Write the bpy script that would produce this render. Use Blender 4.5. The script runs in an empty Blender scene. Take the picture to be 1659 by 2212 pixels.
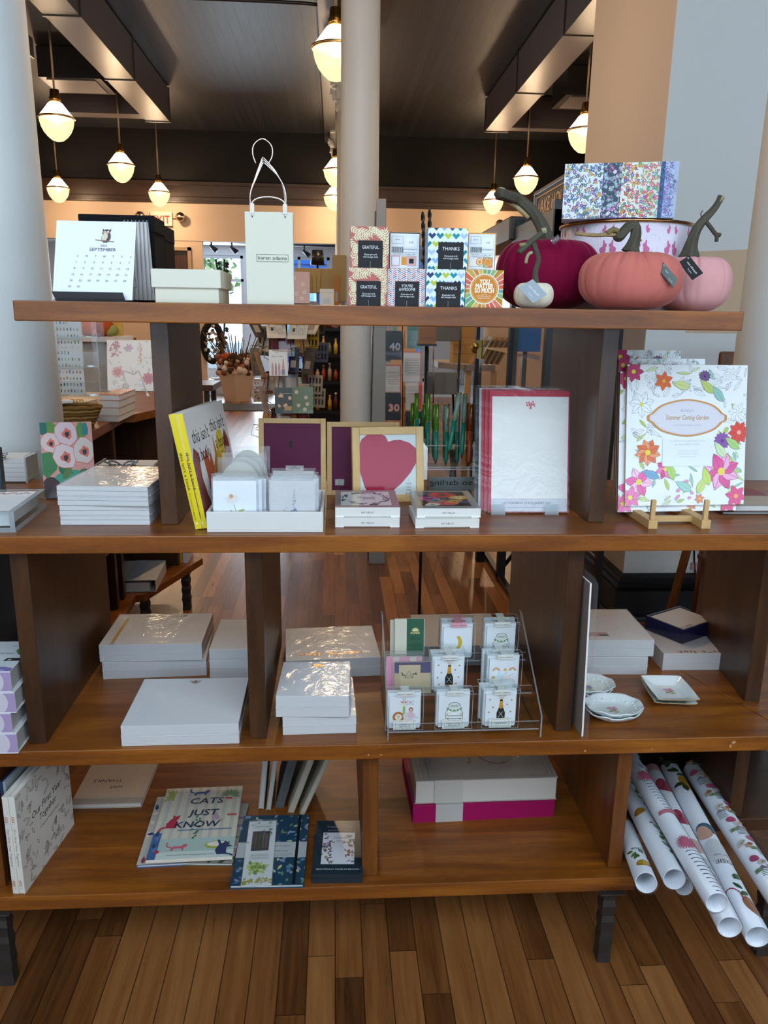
import bpy, math, random
from mathutils import Vector, Matrix
random.seed(7)
scene = bpy.context.scene
COL = scene.collection
PI = math.pi

# ---------------------------------------------------------------- camera
FPX, PCX, PCY = 1670.0, 829.5, 1106.0
_d = Vector((722 - PCX, -(682 - PCY), -FPX)).normalized()
_x = Vector((1, -0.0148, 0)); _x = (_x - _x.dot(_d) * _d).normalized()
_z = _x.cross(_d)
ROT = Matrix((_x, _d, _z))          # camera axes -> room axes
EYE = Vector((0, 0, 1.5))
cam = bpy.data.objects.new('camera', bpy.data.cameras.new('camera'))
COL.objects.link(cam)
cam.matrix_world = Matrix.Translation(EYE) @ ROT.to_4x4()
cam.data.sensor_fit = 'HORIZONTAL'; cam.data.sensor_width = 36
cam.data.lens = 36 * FPX / 1659
cam.data.clip_start = 0.05; cam.data.clip_end = 200
scene.camera = cam

# ---------------------------------------------------------------- world, daylight, exposure
scene.view_settings.view_transform = 'Standard'
scene.view_settings.look = 'None'
scene.view_settings.gamma = 1.0
scene.view_settings.exposure = 0.85
scene.cycles.transparent_max_bounces = 32
scene.cycles.max_bounces = 8
scene.cycles.caustics_reflective = False
scene.cycles.caustics_refractive = False
scene.cycles.sample_clamp_indirect = 4.0
wd = bpy.data.worlds.new('daylight'); scene.world = wd; wd.use_nodes = True
wd.node_tree.nodes['Background'].inputs[0].default_value = (0.62, 0.80, 1.0, 1)
wd.node_tree.nodes['Background'].inputs[1].default_value = 1.9

def area(name, loc, rot, sx, sy, power, col, spread=PI):
    l = bpy.data.lights.new(name, 'AREA'); l.shape = 'RECTANGLE'; l.size = sx; l.size_y = sy
    l.energy = power; l.color = col; l.spread = spread
    o = bpy.data.objects.new(name, l); COL.objects.link(o); o.location = loc; o.rotation_euler = rot
    return o
DAY = (0.84, 0.94, 1.0)
# daylight through the shop front behind the photographer
area('shopfront_daylight', (0.9, -1.15, 3.4), (math.radians(48), 0, 0), 8.0, 2.0, 40, DAY)
area('shopfront_fill_low', (0.9, -1.2, 1.5), (math.radians(88), 0, 0), 8.0, 1.3, 5, DAY)  # added low fill, brightens the front faces of shelf and goods
# daylight through the windows and door of the far wall
area('far_window_daylight', (-2.6, 17.9, 1.6), (math.radians(-90), 0, 0), 3.2, 2.3, 120, (0.75, 0.88, 1.0))

# ---------------------------------------------------------------- pixel -> room point
def ray(px, py): return ROT @ Vector((px - PCX, -(py - PCY), -FPX))
def at(px, py, x=None, y=None, z=None):
    d = ray(px, py)
    t = (x - EYE.x) / d.x if x is not None else (y - EYE.y) / d.y if y is not None else (z - EYE.z) / d.z
    return EYE + d * t
def at_plane(px, py, p0, n):
    d = ray(px, py); return EYE + d * ((Vector(p0) - EYE).dot(n) / d.dot(n))

# ---------------------------------------------------------------- materials
_mc = {}
def srgb(h):
    if isinstance(h, str):
        h = h.lstrip('#'); c = [int(h[i:i + 2], 16) / 255 for i in (0, 2, 4)]
    else: return tuple(h)
    return tuple(v / 12.92 if v <= 0.04045 else ((v + 0.055) / 1.055) ** 2.4 for v in c)
class G:                                     # tiny node-graph helper
    def __init__(s, name):
        s.m = bpy.data.materials.new(name); s.m.use_nodes = True; s.t = s.m.node_tree; s.n = s.t.nodes
        s.b = s.n['Principled BSDF']; s.out = s.n['Material Output']
    def add(s, typ, **kw):
        n = s.n.new(typ)
        for k, v in kw.items():
            if k.startswith('i_'): n.inputs[k[2:].replace('_', ' ')].default_value = v
            else: setattr(n, k, v)
        return n
    def l(s, a, b): s.t.links.new(a, b)
    def math(s, op, a, b=None):
        n = s.n.new('ShaderNodeMath'); n.operation = op
        for i, v in enumerate((a, b)):
            if v is None: continue
            if isinstance(v, (int, float)): n.inputs[i].default_value = v
            else: s.l(v, n.inputs[i])
        return n.outputs[0]
    def ramp(s, fac, stops):
        n = s.n.new('ShaderNodeValToRGB'); e = n.color_ramp.elements
        while len(e) < len(stops): e.new(0.5)
        for i, (p, c) in enumerate(stops): e[i].position = p; e[i].color = (*srgb(c), 1)
        s.l(fac, n.inputs[0]); return n.outputs[0]
    def noise(s, vec, scale, detail=4, rough=0.5, dist=0.0):
        n = s.n.new('ShaderNodeTexNoise'); n.inputs['Scale'].default_value = scale
        n.inputs['Detail'].default_value = detail; n.inputs['Roughness'].default_value = rough
        n.inputs['Distortion'].default_value = dist
        if vec is not None: s.l(vec, n.inputs['Vector'])
        return n.outputs[0]
    def coord(s, kind='Object', scale=(1, 1, 1), rot=(0, 0, 0)):
        c = s.n.new('ShaderNodeTexCoord'); mp = s.n.new('ShaderNodeMapping')
        mp.inputs['Scale'].default_value = scale; mp.inputs['Rotation'].default_value = rot
        s.l(c.outputs[kind], mp.inputs[0]); return mp.outputs[0]
    def mix(s, fac, a, b, mode='MIX'):
        n = s.n.new('ShaderNodeMix'); n.data_type = 'RGBA'; n.blend_type = mode
        for i, v in ((0, fac), (6, a), (7, b)):
            if isinstance(v, (int, float)): n.inputs[i].default_value = v
            elif isinstance(v, (tuple, str)): n.inputs[i].default_value = (*srgb(v), 1)
            else: s.l(v, n.inputs[i])
        return n.outputs[2]
    def bump(s, h, strength, dist=0.01):
        n = s.n.new('ShaderNodeBump'); n.inputs['Strength'].default_value = strength
        n.inputs['Distance'].default_value = dist; s.l(h, n.inputs['Height']); s.l(n.outputs[0], s.b.inputs['Normal'])
    def set(s, **kw):
        for k, v in kw.items():
            i = s.b.inputs[k.replace('_', ' ')]
            if isinstance(v, (int, float)): i.default_value = v
            elif isinstance(v, tuple): i.default_value = (*v, 1) if len(v) == 3 else v
            else: s.l(v, i)
        return s
def attr(g):
    n = g.n.new('ShaderNodeAttribute'); n.attribute_name = 'col'; return n.outputs['Color']

def simple(name, rough, metal=0.0, spec=0.4, coat=0.0, sheen=0.0, bumps=None):
    g = G(name); g.set(Base_Color=attr(g), Roughness=rough, Metallic=metal, Coat_Weight=coat)
    g.b.inputs['Specular IOR Level'].default_value = spec
    if sheen: g.set(Sheen_Weight=sheen, Sheen_Roughness=0.35)
    if bumps: g.bump(g.noise(g.coord(), bumps[0], 5, 0.6), bumps[1], bumps[2])
    return g.m
def wood(name, sc, dark='#241107', mid='#4a2410', light='#6b3815', rough=0.33):
    g = G(name); v = g.coord(scale=sc)
    n1 = g.noise(v, 5, 6, 0.62, 0.6)
    v2 = g.coord(scale=tuple(c * 7 for c in sc)); n2 = g.noise(v2, 14, 3, 0.7)
    f = g.math('ADD', g.math('MULTIPLY', n1, 0.72), g.math('MULTIPLY', n2, 0.28))
    n3 = g.noise(g.coord(), 2.2, 2)
    c = g.mix(g.math('MULTIPLY', n3, 0.35), g.ramp(f, [(0.30, dark), (0.5, mid), (0.70, light)]), g.ramp(n1, [(0.3, mid), (0.7, light)]))
    g.set(Base_Color=c, Roughness=g.math('ADD', rough - 0.08, g.math('MULTIPLY', n2, 0.2)))
    g.b.inputs['Specular IOR Level'].default_value = 0.45
    g.bump(n2, 0.12, 0.002); return g.m
def planks(name, w, L, stops, rough, gap=0.03, grain=1.0, gapdark=0.25, bevel=0.3):
    g = G(name); c = g.n.new('ShaderNodeTexCoord'); sp = g.n.new('ShaderNodeSeparateXYZ'); g.l(c.outputs['Object'], sp.inputs[0])
    xs = g.math('DIVIDE', sp.outputs[0], w); ix = g.math('FLOOR', xs); fx = g.math('FRACT', xs)
    wn = g.n.new('ShaderNodeTexWhiteNoise'); wn.noise_dimensions = '1D'; g.l(ix, wn.inputs['W'])
    ys = g.math('ADD', g.math('DIVIDE', sp.outputs[1], L), g.math('MULTIPLY', wn.outputs[0], 9.7)); iy = g.math('FLOOR', ys); fy = g.math('FRACT', ys)
    cb = g.n.new('ShaderNodeCombineXYZ'); g.l(ix, cb.inputs[0]); g.l(iy, cb.inputs[1])
    w2 = g.n.new('ShaderNodeTexWhiteNoise'); w2.noise_dimensions = '2D'; g.l(cb.outputs[0], w2.inputs['Vector'])
    cb2 = g.n.new('ShaderNodeCombineXYZ')
    g.l(g.math('ADD', g.math('MULTIPLY', sp.outputs[0], 26), g.math('MULTIPLY', w2.outputs[0], 60)), cb2.inputs[0]); g.l(g.math('MULTIPLY', sp.outputs[1], 1.6), cb2.inputs[1])
    gr = g.noise(cb2.outputs[0], 1.6, 6, 0.66, 1.1)
    f = g.math('ADD', g.math('MULTIPLY', w2.outputs[0], 0.42), g.math('MULTIPLY', gr, 0.58 * grain))
    ed = g.math('ABSOLUTE', g.math('SUBTRACT', fx, 0.5)); ge = g.math('GREATER_THAN', ed, 0.5 - gap)
    ey = g.math('LESS_THAN', fy, 0.0016 / L * 1.2); gp = g.math('MAXIMUM', ge, ey)
    col = g.mix(g.math('MULTIPLY', gp, 1 - gapdark), g.ramp(f, stops), (0.004, 0.003, 0.002))
    g.set(Base_Color=col, Roughness=g.math('ADD', rough, g.math('MULTIPLY', gr, 0.15)))
    g.bump(g.math('SUBTRACT', g.math('MULTIPLY', gr, 0.15), gp), bevel, 0.003); return g.m
def clear(name, tint=(0.97, 0.99, 1.0), rough=0.03, ior=1.45, bumps=None, dif=0.0, boost=1.0):
    g = G(name); tr = g.add('ShaderNodeBsdfTransparent'); tr.inputs[0].default_value = (*tint, 1)
    gl = g.add('ShaderNodeBsdfGlossy'); gl.inputs['Roughness'].default_value = rough
    fr = g.add('ShaderNodeFresnel'); fr.inputs[0].default_value = ior
    if bumps:
        bn = g.add('ShaderNodeBump'); bn.inputs['Strength'].default_value = bumps[1]; bn.inputs['Distance'].default_value = bumps[2]
        g.l(g.noise(g.coord(), bumps[0], 3, 0.6, 1.5), bn.inputs['Height']); g.l(bn.outputs[0], gl.inputs['Normal']); g.l(bn.outputs[0], fr.inputs['Normal'])
    geo = g.add('ShaderNodeNewGeometry'); front = g.math('SUBTRACT', 1.0, geo.outputs['Backfacing'])
    mx = g.add('ShaderNodeMixShader'); g.l(g.math('MULTIPLY', g.math('MULTIPLY', fr.outputs[0], boost), front), mx.inputs[0]); g.l(tr.outputs[0], mx.inputs[1]); g.l(gl.outputs[0], mx.inputs[2])
    last = mx
    if dif:
        df = g.add('ShaderNodeBsdfTranslucent'); df2 = g.add('ShaderNodeBsdfDiffuse'); df2.inputs[0].default_value = (0.9, 0.93, 0.95, 1); df.inputs[0].default_value = (0.9, 0.93, 0.95, 1)
        a = g.add('ShaderNodeMixShader'); a.inputs[0].default_value = 0.5; g.l(df.outputs[0], a.inputs[1]); g.l(df2.outputs[0], a.inputs[2])
        b = g.add('ShaderNodeMixShader'); b.inputs[0].default_value = dif; g.l(last.outputs[0], b.inputs[1]); g.l(a.outputs[0], b.inputs[2]); last = b
    g.l(last.outputs[0], g.out.inputs[0]); return g.m
def emit(name, col, s, transp=0.0):
    g = G(name); e = g.add('ShaderNodeEmission'); e.inputs[0].default_value = (*srgb(col), 1); e.inputs[1].default_value = s
    last = e.outputs[0]
    if transp:
        t = g.add('ShaderNodeBsdfTransparent'); m = g.add('ShaderNodeMixShader'); m.inputs[0].default_value = transp
        g.l(e.outputs[0], m.inputs[1]); g.l(t.outputs[0], m.inputs[2]); last = m.outputs[0]
    g.l(last, g.out.inputs[0]); return g.m
def mk(n):
    if n in _mc: return _mc[n]
    if n == 'paper': m = simple('printed_paper', 0.55, spec=0.3)
    elif n == 'gloss': m = simple('glossy_print', 0.22, spec=0.5, coat=0.3)
    elif n == 'plastic': m = simple('plastic', 0.35)
    elif n == 'metal': m = simple('metal', 0.25, metal=1.0)
    elif n == 'iron': m = simple('hammered_iron', 0.55, metal=0.7, bumps=(60, 0.4, 0.004))
    elif n == 'fabric': m = simple('fabric', 0.85, spec=0.15, bumps=(500, 0.25, 0.001))
    elif n == 'wall': m = simple('painted_wall', 0.65, spec=0.25, bumps=(70, 0.15, 0.003))
    elif n == 'ceramic': m = simple('glazed_porcelain', 0.12, spec=0.55, coat=0.6)
    elif n == 'velvet':
        g = G('velvet'); a = attr(g); lw = g.add('ShaderNodeLayerWeight'); lw.inputs[0].default_value = 0.35
        nn = g.noise(g.coord(), 22, 3, 0.6)
        g.set(Base_Color=g.mix(g.math('MULTIPLY', nn, 0.35), a, g.mix(1.0, a, (0.55, 0.45, 0.45), 'MULTIPLY')), Roughness=0.8, Sheen_Weight=0.55, Sheen_Roughness=0.3)
        g.b.inputs['Specular IOR Level'].default_value = 0.1
        g.l(g.mix(0.45, a, (0.9, 0.8, 0.8)), g.b.inputs['Sheen Tint']); g.bump(g.noise(g.coord(), 900, 2), 0.2, 0.0006); m = g.m
    elif n == 'stem':
        g = G('dried_stem'); nn = g.noise(g.coord(scale=(1, 1, 0.4)), 75, 5, 0.7); a = attr(g)
        g.set(Base_Color=g.mix(nn, g.mix(1.0, a, (0.28, 0.26, 0.2), 'MULTIPLY'), a), Roughness=0.8); g.bump(nn, 0.7, 0.003); m = g.m
    elif n == 'plaster':
        g = G('painted_iron_column'); n1 = g.noise(g.coord(), 55, 6, 0.6); n2 = g.noise(g.coord(), 9, 2, 0.4)
        chip = g.math('GREATER_THAN', g.noise(g.coord(), 16, 2, 0.5, 1.4), 0.67)
        g.set(Base_Color=g.mix(g.math('MULTIPLY', n2, 0.25), (0.66, 0.68, 0.66), (0.56, 0.57, 0.54)), Roughness=0.5)
        g.bump(g.math('ADD', g.math('MULTIPLY', n1, 0.5), g.math('MULTIPLY', chip, 0.8)), 0.4, 0.004); m = g.m
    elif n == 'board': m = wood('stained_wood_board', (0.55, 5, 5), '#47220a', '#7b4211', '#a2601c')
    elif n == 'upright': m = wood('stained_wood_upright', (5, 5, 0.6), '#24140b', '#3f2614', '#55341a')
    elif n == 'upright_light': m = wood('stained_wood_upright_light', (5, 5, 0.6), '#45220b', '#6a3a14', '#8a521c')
    elif n == 'pine': m = wood('pale_pine', (4, 4, 0.8), '#a9814f', '#cda66c', '#dcbb85', 0.45)
    elif n == 'pine_x': m = wood('pale_pine_rail', (0.8, 4, 4), '#a9814f', '#cda66c', '#dcbb85', 0.45)
    elif n == 'kraft': m = simple('kraft_board', 0.8, spec=0.15)
    elif n == 'film': m = clear('shrink_wrap', (0.985, 0.985, 0.985), 0.10, 1.5, (26, 0.35, 0.004), boost=1.2)
    elif n == 'acrylic': m = clear('clear_acrylic', (0.95, 0.97, 0.97), 0.09, 1.49)
    elif n == 'acrylic_edge': m = clear('acrylic_edge', (0.85, 0.9, 0.92), 0.08, 1.49, dif=0.35)
    elif n == 'glass': m = clear('window_glass', (0.96, 0.98, 0.98), 0.13, 1.5, boost=0.8)
    elif n == 'bag': m = clear('cellophane', (0.97, 0.97, 0.97), 0.1, 1.5, (40, 0.6, 0.003), dif=0.10)
    elif n == 'floor': m = planks('oak_floor', 0.066, 1.1, [(0.15, '#3a2010'), (0.38, '#673d1c'), (0.58, '#8a572d'), (0.82, '#a6723f')], 0.22, 0.02)
    elif n == 'ceil': m = planks('black_beadboard', 0.115, 60, [(0.2, '#1f2124'), (0.8, '#2c2e32')], 0.38, 0.035, gapdark=0.0)
    elif n == 'lampglass': m = emit('lit_lamp_bowl', '#ffdca4', 1.0, 0.40)
    elif n == 'lamptop': m = emit('lit_lamp_crown', '#ffe9c0', 2.2, 0.4)
    elif n == 'bulb': m = emit('lit_bulb', '#fff0c8', 14)
    elif n == 'exit': m = emit('exit_letters', '#ff3a2a', 1.6)
    _mc[n] = m; return m

# ---------------------------------------------------------------- mesh builder
_tx = {}
def text_mesh(s, res=2):
    k = (s, res)
    if k not in _tx:
        cu = bpy.data.curves.new('t', 'FONT'); cu.body = s; cu.size = 1.0; cu.resolution_u = res
        o = bpy.data.objects.new('t', cu); COL.objects.link(o)
        dg = bpy.context.evaluated_depsgraph_get(); me = o.evaluated_get(dg).to_mesh()
        v = [(p.co.x, p.co.y) for p in me.vertices]; f = [tuple(p.vertices) for p in me.polygons]
        o.evaluated_get(dg).to_mesh_clear(); bpy.data.objects.remove(o); bpy.data.curves.remove(cu)
        xs = [p[0] for p in v] or [0]
        _tx[k] = (v, f, min(xs), max(xs))
    return _tx[k]
class MB:
    def __init__(s, mat='paper', col='#ffffff'):
        s.v = []; s.f = []; s.fm = []; s.fc = []; s.mat = mat; s.col = col; s.M = Matrix.Identity(4); s.dz = 0.00002; s.k = 1; s.sm = []
    def face(s, vs, mat=None, col=None, smooth=False):
        b = len(s.v); s.v += [s.M @ Vector(p) for p in vs]; s.f.append(tuple(range(b, b + len(vs))))
        s.fm.append(mat or s.mat); s.fc.append(srgb(col or s.col)); s.sm.append(smooth)
    def mesh(s, vs, fs, mat=None, col=None, smooth=False, cols=None):
        b = len(s.v); s.v += [s.M @ Vector(p) for p in vs]
        for i, f in enumerate(fs):
            s.f.append(tuple(b + j for j in f)); s.fm.append(mat or s.mat); s.fc.append(srgb(cols[i] if cols else (col or s.col))); s.sm.append(smooth)
        return s
    def box(s, x0, y0, z0, x1, y1, z1, mat=None, col=None, top=None, front=None):
        v = [(x0, y0, z0), (x1, y0, z0), (x1, y1, z0), (x0, y1, z0), (x0, y0, z1), (x1, y0, z1), (x1, y1, z1), (x0, y1, z1)]
        f = [(3, 2, 1, 0), (4, 5, 6, 7), (0, 1, 5, 4), (1, 2, 6, 5), (2, 3, 7, 6), (3, 0, 4, 7)]
        c = [col or s.col] * 6
        if top: c[1] = top
        if front: c[2] = front
        return s.mesh(v, f, mat, cols=c)
    def prism(s, pts, z0, z1, mat=None, col=None, top=None):
        n = len(pts); v = [(x, y, z0) for x, y in pts] + [(x, y, z1) for x, y in pts]
        f = [tuple(range(n - 1, -1, -1)), tuple(range(n, 2 * n))] + [(i, (i + 1) % n, n + (i + 1) % n, n + i) for i in range(n)]
        c = [col or s.col] * (n + 2)
        if top: c[1] = top
        return s.mesh(v, f, mat, cols=c)
    def lathe(s, prof, n=32, mat=None, col=None, smooth=True, cap=True, sx=1, sy=1):
        v = []; f = []
        for r, z in prof:
            for i in range(n): a = 2 * PI * i / n; v.append((r * math.cos(a) * sx, r * math.sin(a) * sy, z))
        for j in range(len(prof) - 1):
            for i in range(n): k = (i + 1) % n; f.append((j * n + i, j * n + k, (j + 1) * n + k, (j + 1) * n + i))
        if cap:
            if prof[0][0] > 1e-5: f.append(tuple(range(n - 1, -1, -1)))
            if prof[-1][0] > 1e-5: f.append(tuple((len(prof) - 1) * n + i for i in range(n)))
        return s.mesh(v, f, mat, col, smooth)
    def tube(s, pts, r, n=8, mat=None, col=None, smooth=True, caps=True, ridge=0.0, sq=1.0):
        pts = [Vector(p) for p in pts]; N = len(pts)
        rr = r if isinstance(r, (list, tuple)) else [r] * N
        v = []; f = []; up = None
        for i, p in enumerate(pts):
            t = (pts[min(i + 1, N - 1)] - pts[max(i - 1, 0)]).normalized()
            if up is None: up = Vector((0, 0, 1)) if abs(t.z) < 0.9 else Vector((0, 1, 0))
            a = t.cross(up).normalized(); b = a.cross(t); up = b
            for j in range(n):
                th = 2 * PI * j / n; q = rr[i] * (1 + ridge * math.cos(th * 5 + i * 0.12))
                v.append(p + a * (q * math.cos(th)) + b * (q * math.sin(th) * sq))
        for i in range(N - 1):
            for j in range(n): k = (j + 1) % n; f.append((i * n + j, i * n + k, (i + 1) * n + k, (i + 1) * n + j))
        if caps: f.append(tuple(range(n - 1, -1, -1))); f.append(tuple((N - 1) * n + j for j in range(n)))
        return s.mesh(v, f, mat, col, smooth)
    def sphere(s, c, r, n=12, mat=None, col=None, sz=1.0):
        v = []; f = []; m = max(4, n // 2)
        for j in range(m + 1):
            ph = PI * j / m
            for i in range(n): a = 2 * PI * i / n; v.append((c[0] + r * math.sin(ph) * math.cos(a), c[1] + r * math.sin(ph) * math.sin(a), c[2] + r * math.cos(ph) * sz))
        for j in range(m):
            for i in range(n): k = (i + 1) % n; f.append((j * n + i, (j + 1) * n + i, (j + 1) * n + k, j * n + k))
        return s.mesh(v, f, mat, col, True)
    # ---- flat printed artwork, in millimetres on a plane
    def plane(s, o, u, v, dz=None):
        o, u, v = Vector(o), Vector(u).normalized(), Vector(v).normalized(); n = u.cross(v)
        s.M = Matrix(((u.x * .001, v.x * .001, n.x, o.x), (u.y * .001, v.y * .001, n.y, o.y), (u.z * .001, v.z * .001, n.z, o.z), (0, 0, 0, 1)))
        s.k = 2
        if dz: s.dz = dz
        return s
    def up(s, n=1): s.k += n
    def clip(s, *b): s.cl = b; return s
    cl = None
    mic = 0
    def lz(s): s.mic = (s.mic + 1) % 9; return (s.k + s.mic * .1) * s.dz
    def poly(s, pts, col, mat=None):
        if s.cl:
            x0, y0, x1, y1 = s.cl
            for ax, lim, sg in ((0, x0, 1), (0, x1, -1), (1, y0, 1), (1, y1, -1)):
                out = []
                for i in range(len(pts)):
                    a, b = pts[i - 1], pts[i]; ia, ib = (a[ax] - lim) * sg >= 0, (b[ax] - lim) * sg >= 0
                    if ia != ib:
                        t = (lim - a[ax]) / (b[ax] - a[ax]); out.append((a[0] + t * (b[0] - a[0]), a[1] + t * (b[1] - a[1])))
                    if ib: out.append(b)
                pts = out
                if len(pts) < 3: return s
        z = s.lz(); s.face([(x, y, z) for x, y in pts], mat, col); return s
    def rect(s, x, y, w, h, col, mat=None): s.poly([(x, y), (x + w, y), (x + w, y + h), (x, y + h)], col, mat); s.up(); return s
    def circ(s, x, y, r, col, n=20, ry=None, rot=0, mat=None):
        ry = ry or r; c, d = math.cos(rot), math.sin(rot)
        s.poly([(x + r * math.cos(2 * PI * i / n) * c - ry * math.sin(2 * PI * i / n) * d, y + r * math.cos(2 * PI * i / n) * d + ry * math.sin(2 * PI * i / n) * c) for i in range(n)], col, mat); s.up(); return s
    def line(s, pts, w, col, mat=None):
        for i in range(len(pts) - 1):
            a, b = pts[i], pts[i + 1]; dx, dy = b[0] - a[0], b[1] - a[1]; L = math.hypot(dx, dy) or 1; nx, ny = -dy / L * w / 2, dx / L * w / 2
            s.poly([(a[0] - nx, a[1] - ny), (b[0] - nx, b[1] - ny), (b[0] + nx, b[1] + ny), (a[0] + nx, a[1] + ny)], col, mat)
        s.up(); return s
    def frame(s, x, y, w, h, t, col): s.line([(x, y), (x + w, y), (x + w, y + h), (x, y + h), (x, y)], t, col); return s
    def leaf(s, x, y, L, w, ang, col, vein=None):
        c, d = math.cos(ang), math.sin(ang); P = [(0, 0), (.2, .38), (.45, .5), (.75, .3), (1, 0), (.75, -.3), (.45, -.5), (.2, -.38)]
        s.poly([(x + px * L * c - py * w * d, y + px * L * d + py * w * c) for px, py in P], col); s.up()
        if vein: s.line([(x, y), (x + L * .9 * c, y + L * .9 * d)], max(L * .03, .15), vein)
        return s
    def oleaf(s, x, y, L, w, ang, col='#6a6a62', t=.35, fill=None):      # outlined leaf
        c, d = math.cos(ang), math.sin(ang); P = [(0, 0), (.2, .38), (.45, .5), (.75, .3), (1, 0), (.75, -.3), (.45, -.5), (.2, -.38), (0, 0), (.9, 0)]
        q = [(x + px * L * c - py * w * d, y + px * L * d + py * w * c) for px, py in P]
        if fill: s.poly(q[:8], fill); s.up()
        s.line(q, t, col); return s
    def flower(s, x, y, r, n, col, cc='#e0c020', ang=0, wid=.75, line=None, rc=.22, col2=None):
        for i in range(n):
            a = ang + 2 * PI * i / n
            (s.oleaf(x, y, r, r * wid, a, line, max(.3, r * .02), col if (i % 2 or not col2) else col2) if line else s.leaf(x, y, r, r * wid, a, col if (i % 2 or not col2) else col2))
            if not line: s.k -= 1
        s.up(); s.circ(x, y, r * rc, cc, 10); return s
    def blob(s, x, y, r, col, seed=0, n=14, j=.25, ry=None):
        rd = random.Random(seed); ry = ry or r
        s.poly([(x + r * (1 + j * (rd.random() - .5) * 2) * math.cos(2 * PI * i / n), y + ry * (1 + j * (rd.random() - .5) * 2) * math.sin(2 * PI * i / n)) for i in range(n)], col); s.up(); return s
    def text(s, t, x, y, size, col, al='C', rot=0, sx=1.0, shear=0.0, mat=None, w=None, bold=0):
        v, f, a, b = text_mesh(t); sc = size
        if w: sx = w / ((b - a) * sc) if b > a else 1
        ox = -a if al == 'L' else -b if al == 'R' else -(a + b) / 2
        c, d = math.cos(rot), math.sin(rot)
        offs = [(0, 0)] if not bold else [(-bold, 0), (bold, 0), (0, bold), (0, -bold)]
        for bx, by in offs:
            q = []; z = s.lz()
            for px, py in v:
                X, Y = (px + ox + shear * py) * sc * sx + bx, py * sc + by; q.append((x + X * c - Y * d, y + X * d + Y * c, z))
            s.mesh(q, f, mat, col)
        s.up(); return s
    def obj(s, name, parent=None, bevel=0, seg=2, loc=None, sub=0, autos=None):
        me = bpy.data.meshes.new(name); me.from_pydata([tuple(p) for p in s.v], [], s.f)
        ms = []
        for m in s.fm:
            if m not in ms: ms.append(m)
        for m in ms: me.materials.append(mk(m))
        me.polygons.foreach_set('material_index', [ms.index(m) for m in s.fm])
        me.polygons.foreach_set('use_smooth', s.sm)
        ca = me.color_attributes.new('col', 'FLOAT_COLOR', 'CORNER'); buf = []
        for f, c in zip(s.f, s.fc): buf += [c[0], c[1], c[2], 1.0] * len(f)
        ca.data.foreach_set('color', buf); me.update()
        o = bpy.data.objects.new(name, me); COL.objects.link(o)
        if parent: o.parent = parent
        if loc is not None: o.location = loc
        if bevel:
            b = o.modifiers.new('bevel', 'BEVEL'); b.width = bevel; b.segments = seg; b.limit_method = 'ANGLE'; b.angle_limit = 0.6
        if sub:
            b = o.modifiers.new('sub', 'SUBSURF'); b.levels = sub; b.render_levels = sub
        return o
def tag(o, label, cat, group=None):
    o['label'] = label; o['category'] = cat
    if group: o['group'] = group
    return o
def T(name, label, cat, loc, rz=0, group=None, rot=None):
    o = bpy.data.objects.new(name, None); COL.objects.link(o); o.empty_display_size = 0.05
    o.location = loc; o.rotation_euler = rot if rot else (0, 0, rz); return tag(o, label, cat, group)
def struct(o): o['kind'] = 'structure'; return o
def dup(root, loc=None, rz=None, label=None, group=None):
    r = root.copy(); COL.objects.link(r)
    if loc is not None: r.location = loc
    if rz is not None: r.rotation_euler = (0, 0, rz)
    if label: r['label'] = label
    if group: r['group'] = group
    for ch in list(root.children):
        c = ch.copy(); COL.objects.link(c); c.parent = r
        for g in ch.children:
            d = g.copy(); COL.objects.link(d); d.parent = c
    return r
# ---- a thing standing on a level z: corner pixels -> base corner, yaw, width, depth, height
def fit(z, A, B, top=None, back=None, h=None, d=None, yaw=None):
    a = at(*A, z=z); b = at(*B, z=z)
    if yaw is None: yaw = math.atan2(b.y - a.y, b.x - a.x)
    w = (b - a).length; ux, uy = math.cos(yaw), math.sin(yaw)
    if h is None: h = at_plane(*top, a, Vector((-uy, ux, 0))).z - z
    if d is None: k = at(*back, z=z + h); d = (k.x - a.x) * -uy + (k.y - a.y) * ux
    return a, yaw, w, d, h
def lean_axes(a, b, top, lean):
    # edge a-b on the ground, leaning back by lean: returns (u, width, height) with the height read from the pixel row of its top
    u = (b - a).normalized(); n = Vector((-u.y, u.x, 0)); v = n * math.sin(lean) + Vector((0, 0, math.cos(lean)))
    p = at_plane(*top, a, u.cross(v)); return u, (b - a).length, (p - a).dot(v)
def smooth_path(pts, n=6):                    # Catmull-Rom through points
    P = [Vector(p) for p in pts]; P = [P[0] * 2 - P[1]] + P + [P[-1] * 2 - P[-2]]; out = []
    for i in range(1, len(P) - 2):
        for j in range(n):
            t = j / n; a, b, c, d = P[i - 1:i + 3]
            out.append(0.5 * ((2 * b) + (c - a) * t + (2 * a - 5 * b + 4 * c - d) * t * t + (3 * b - a - 3 * c + d) * t ** 3))
    out.append(P[-2]); return out
# ================================================================ the room
m = MB('floor'); m.box(-7, -1.4, -0.06, 8, 15, 0); struct(m.obj('floor'))
m = MB('wall', '#8d8f90'); m.box(-7, 15.05, -0.06, 8, 18.2, 0.0); struct(m.obj('floor_entry'))
CZ = 4.6
m = MB('ceil'); m.box(-7, -1.4, CZ, 8, 15.05, CZ + .1); struct(m.obj('ceiling'))
PE = '#d3bba4'      # warm cream wall paint
m = MB('wall', PE)
Y0, Y1 = 14.9, 15.05
ZT = 2.77
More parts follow.
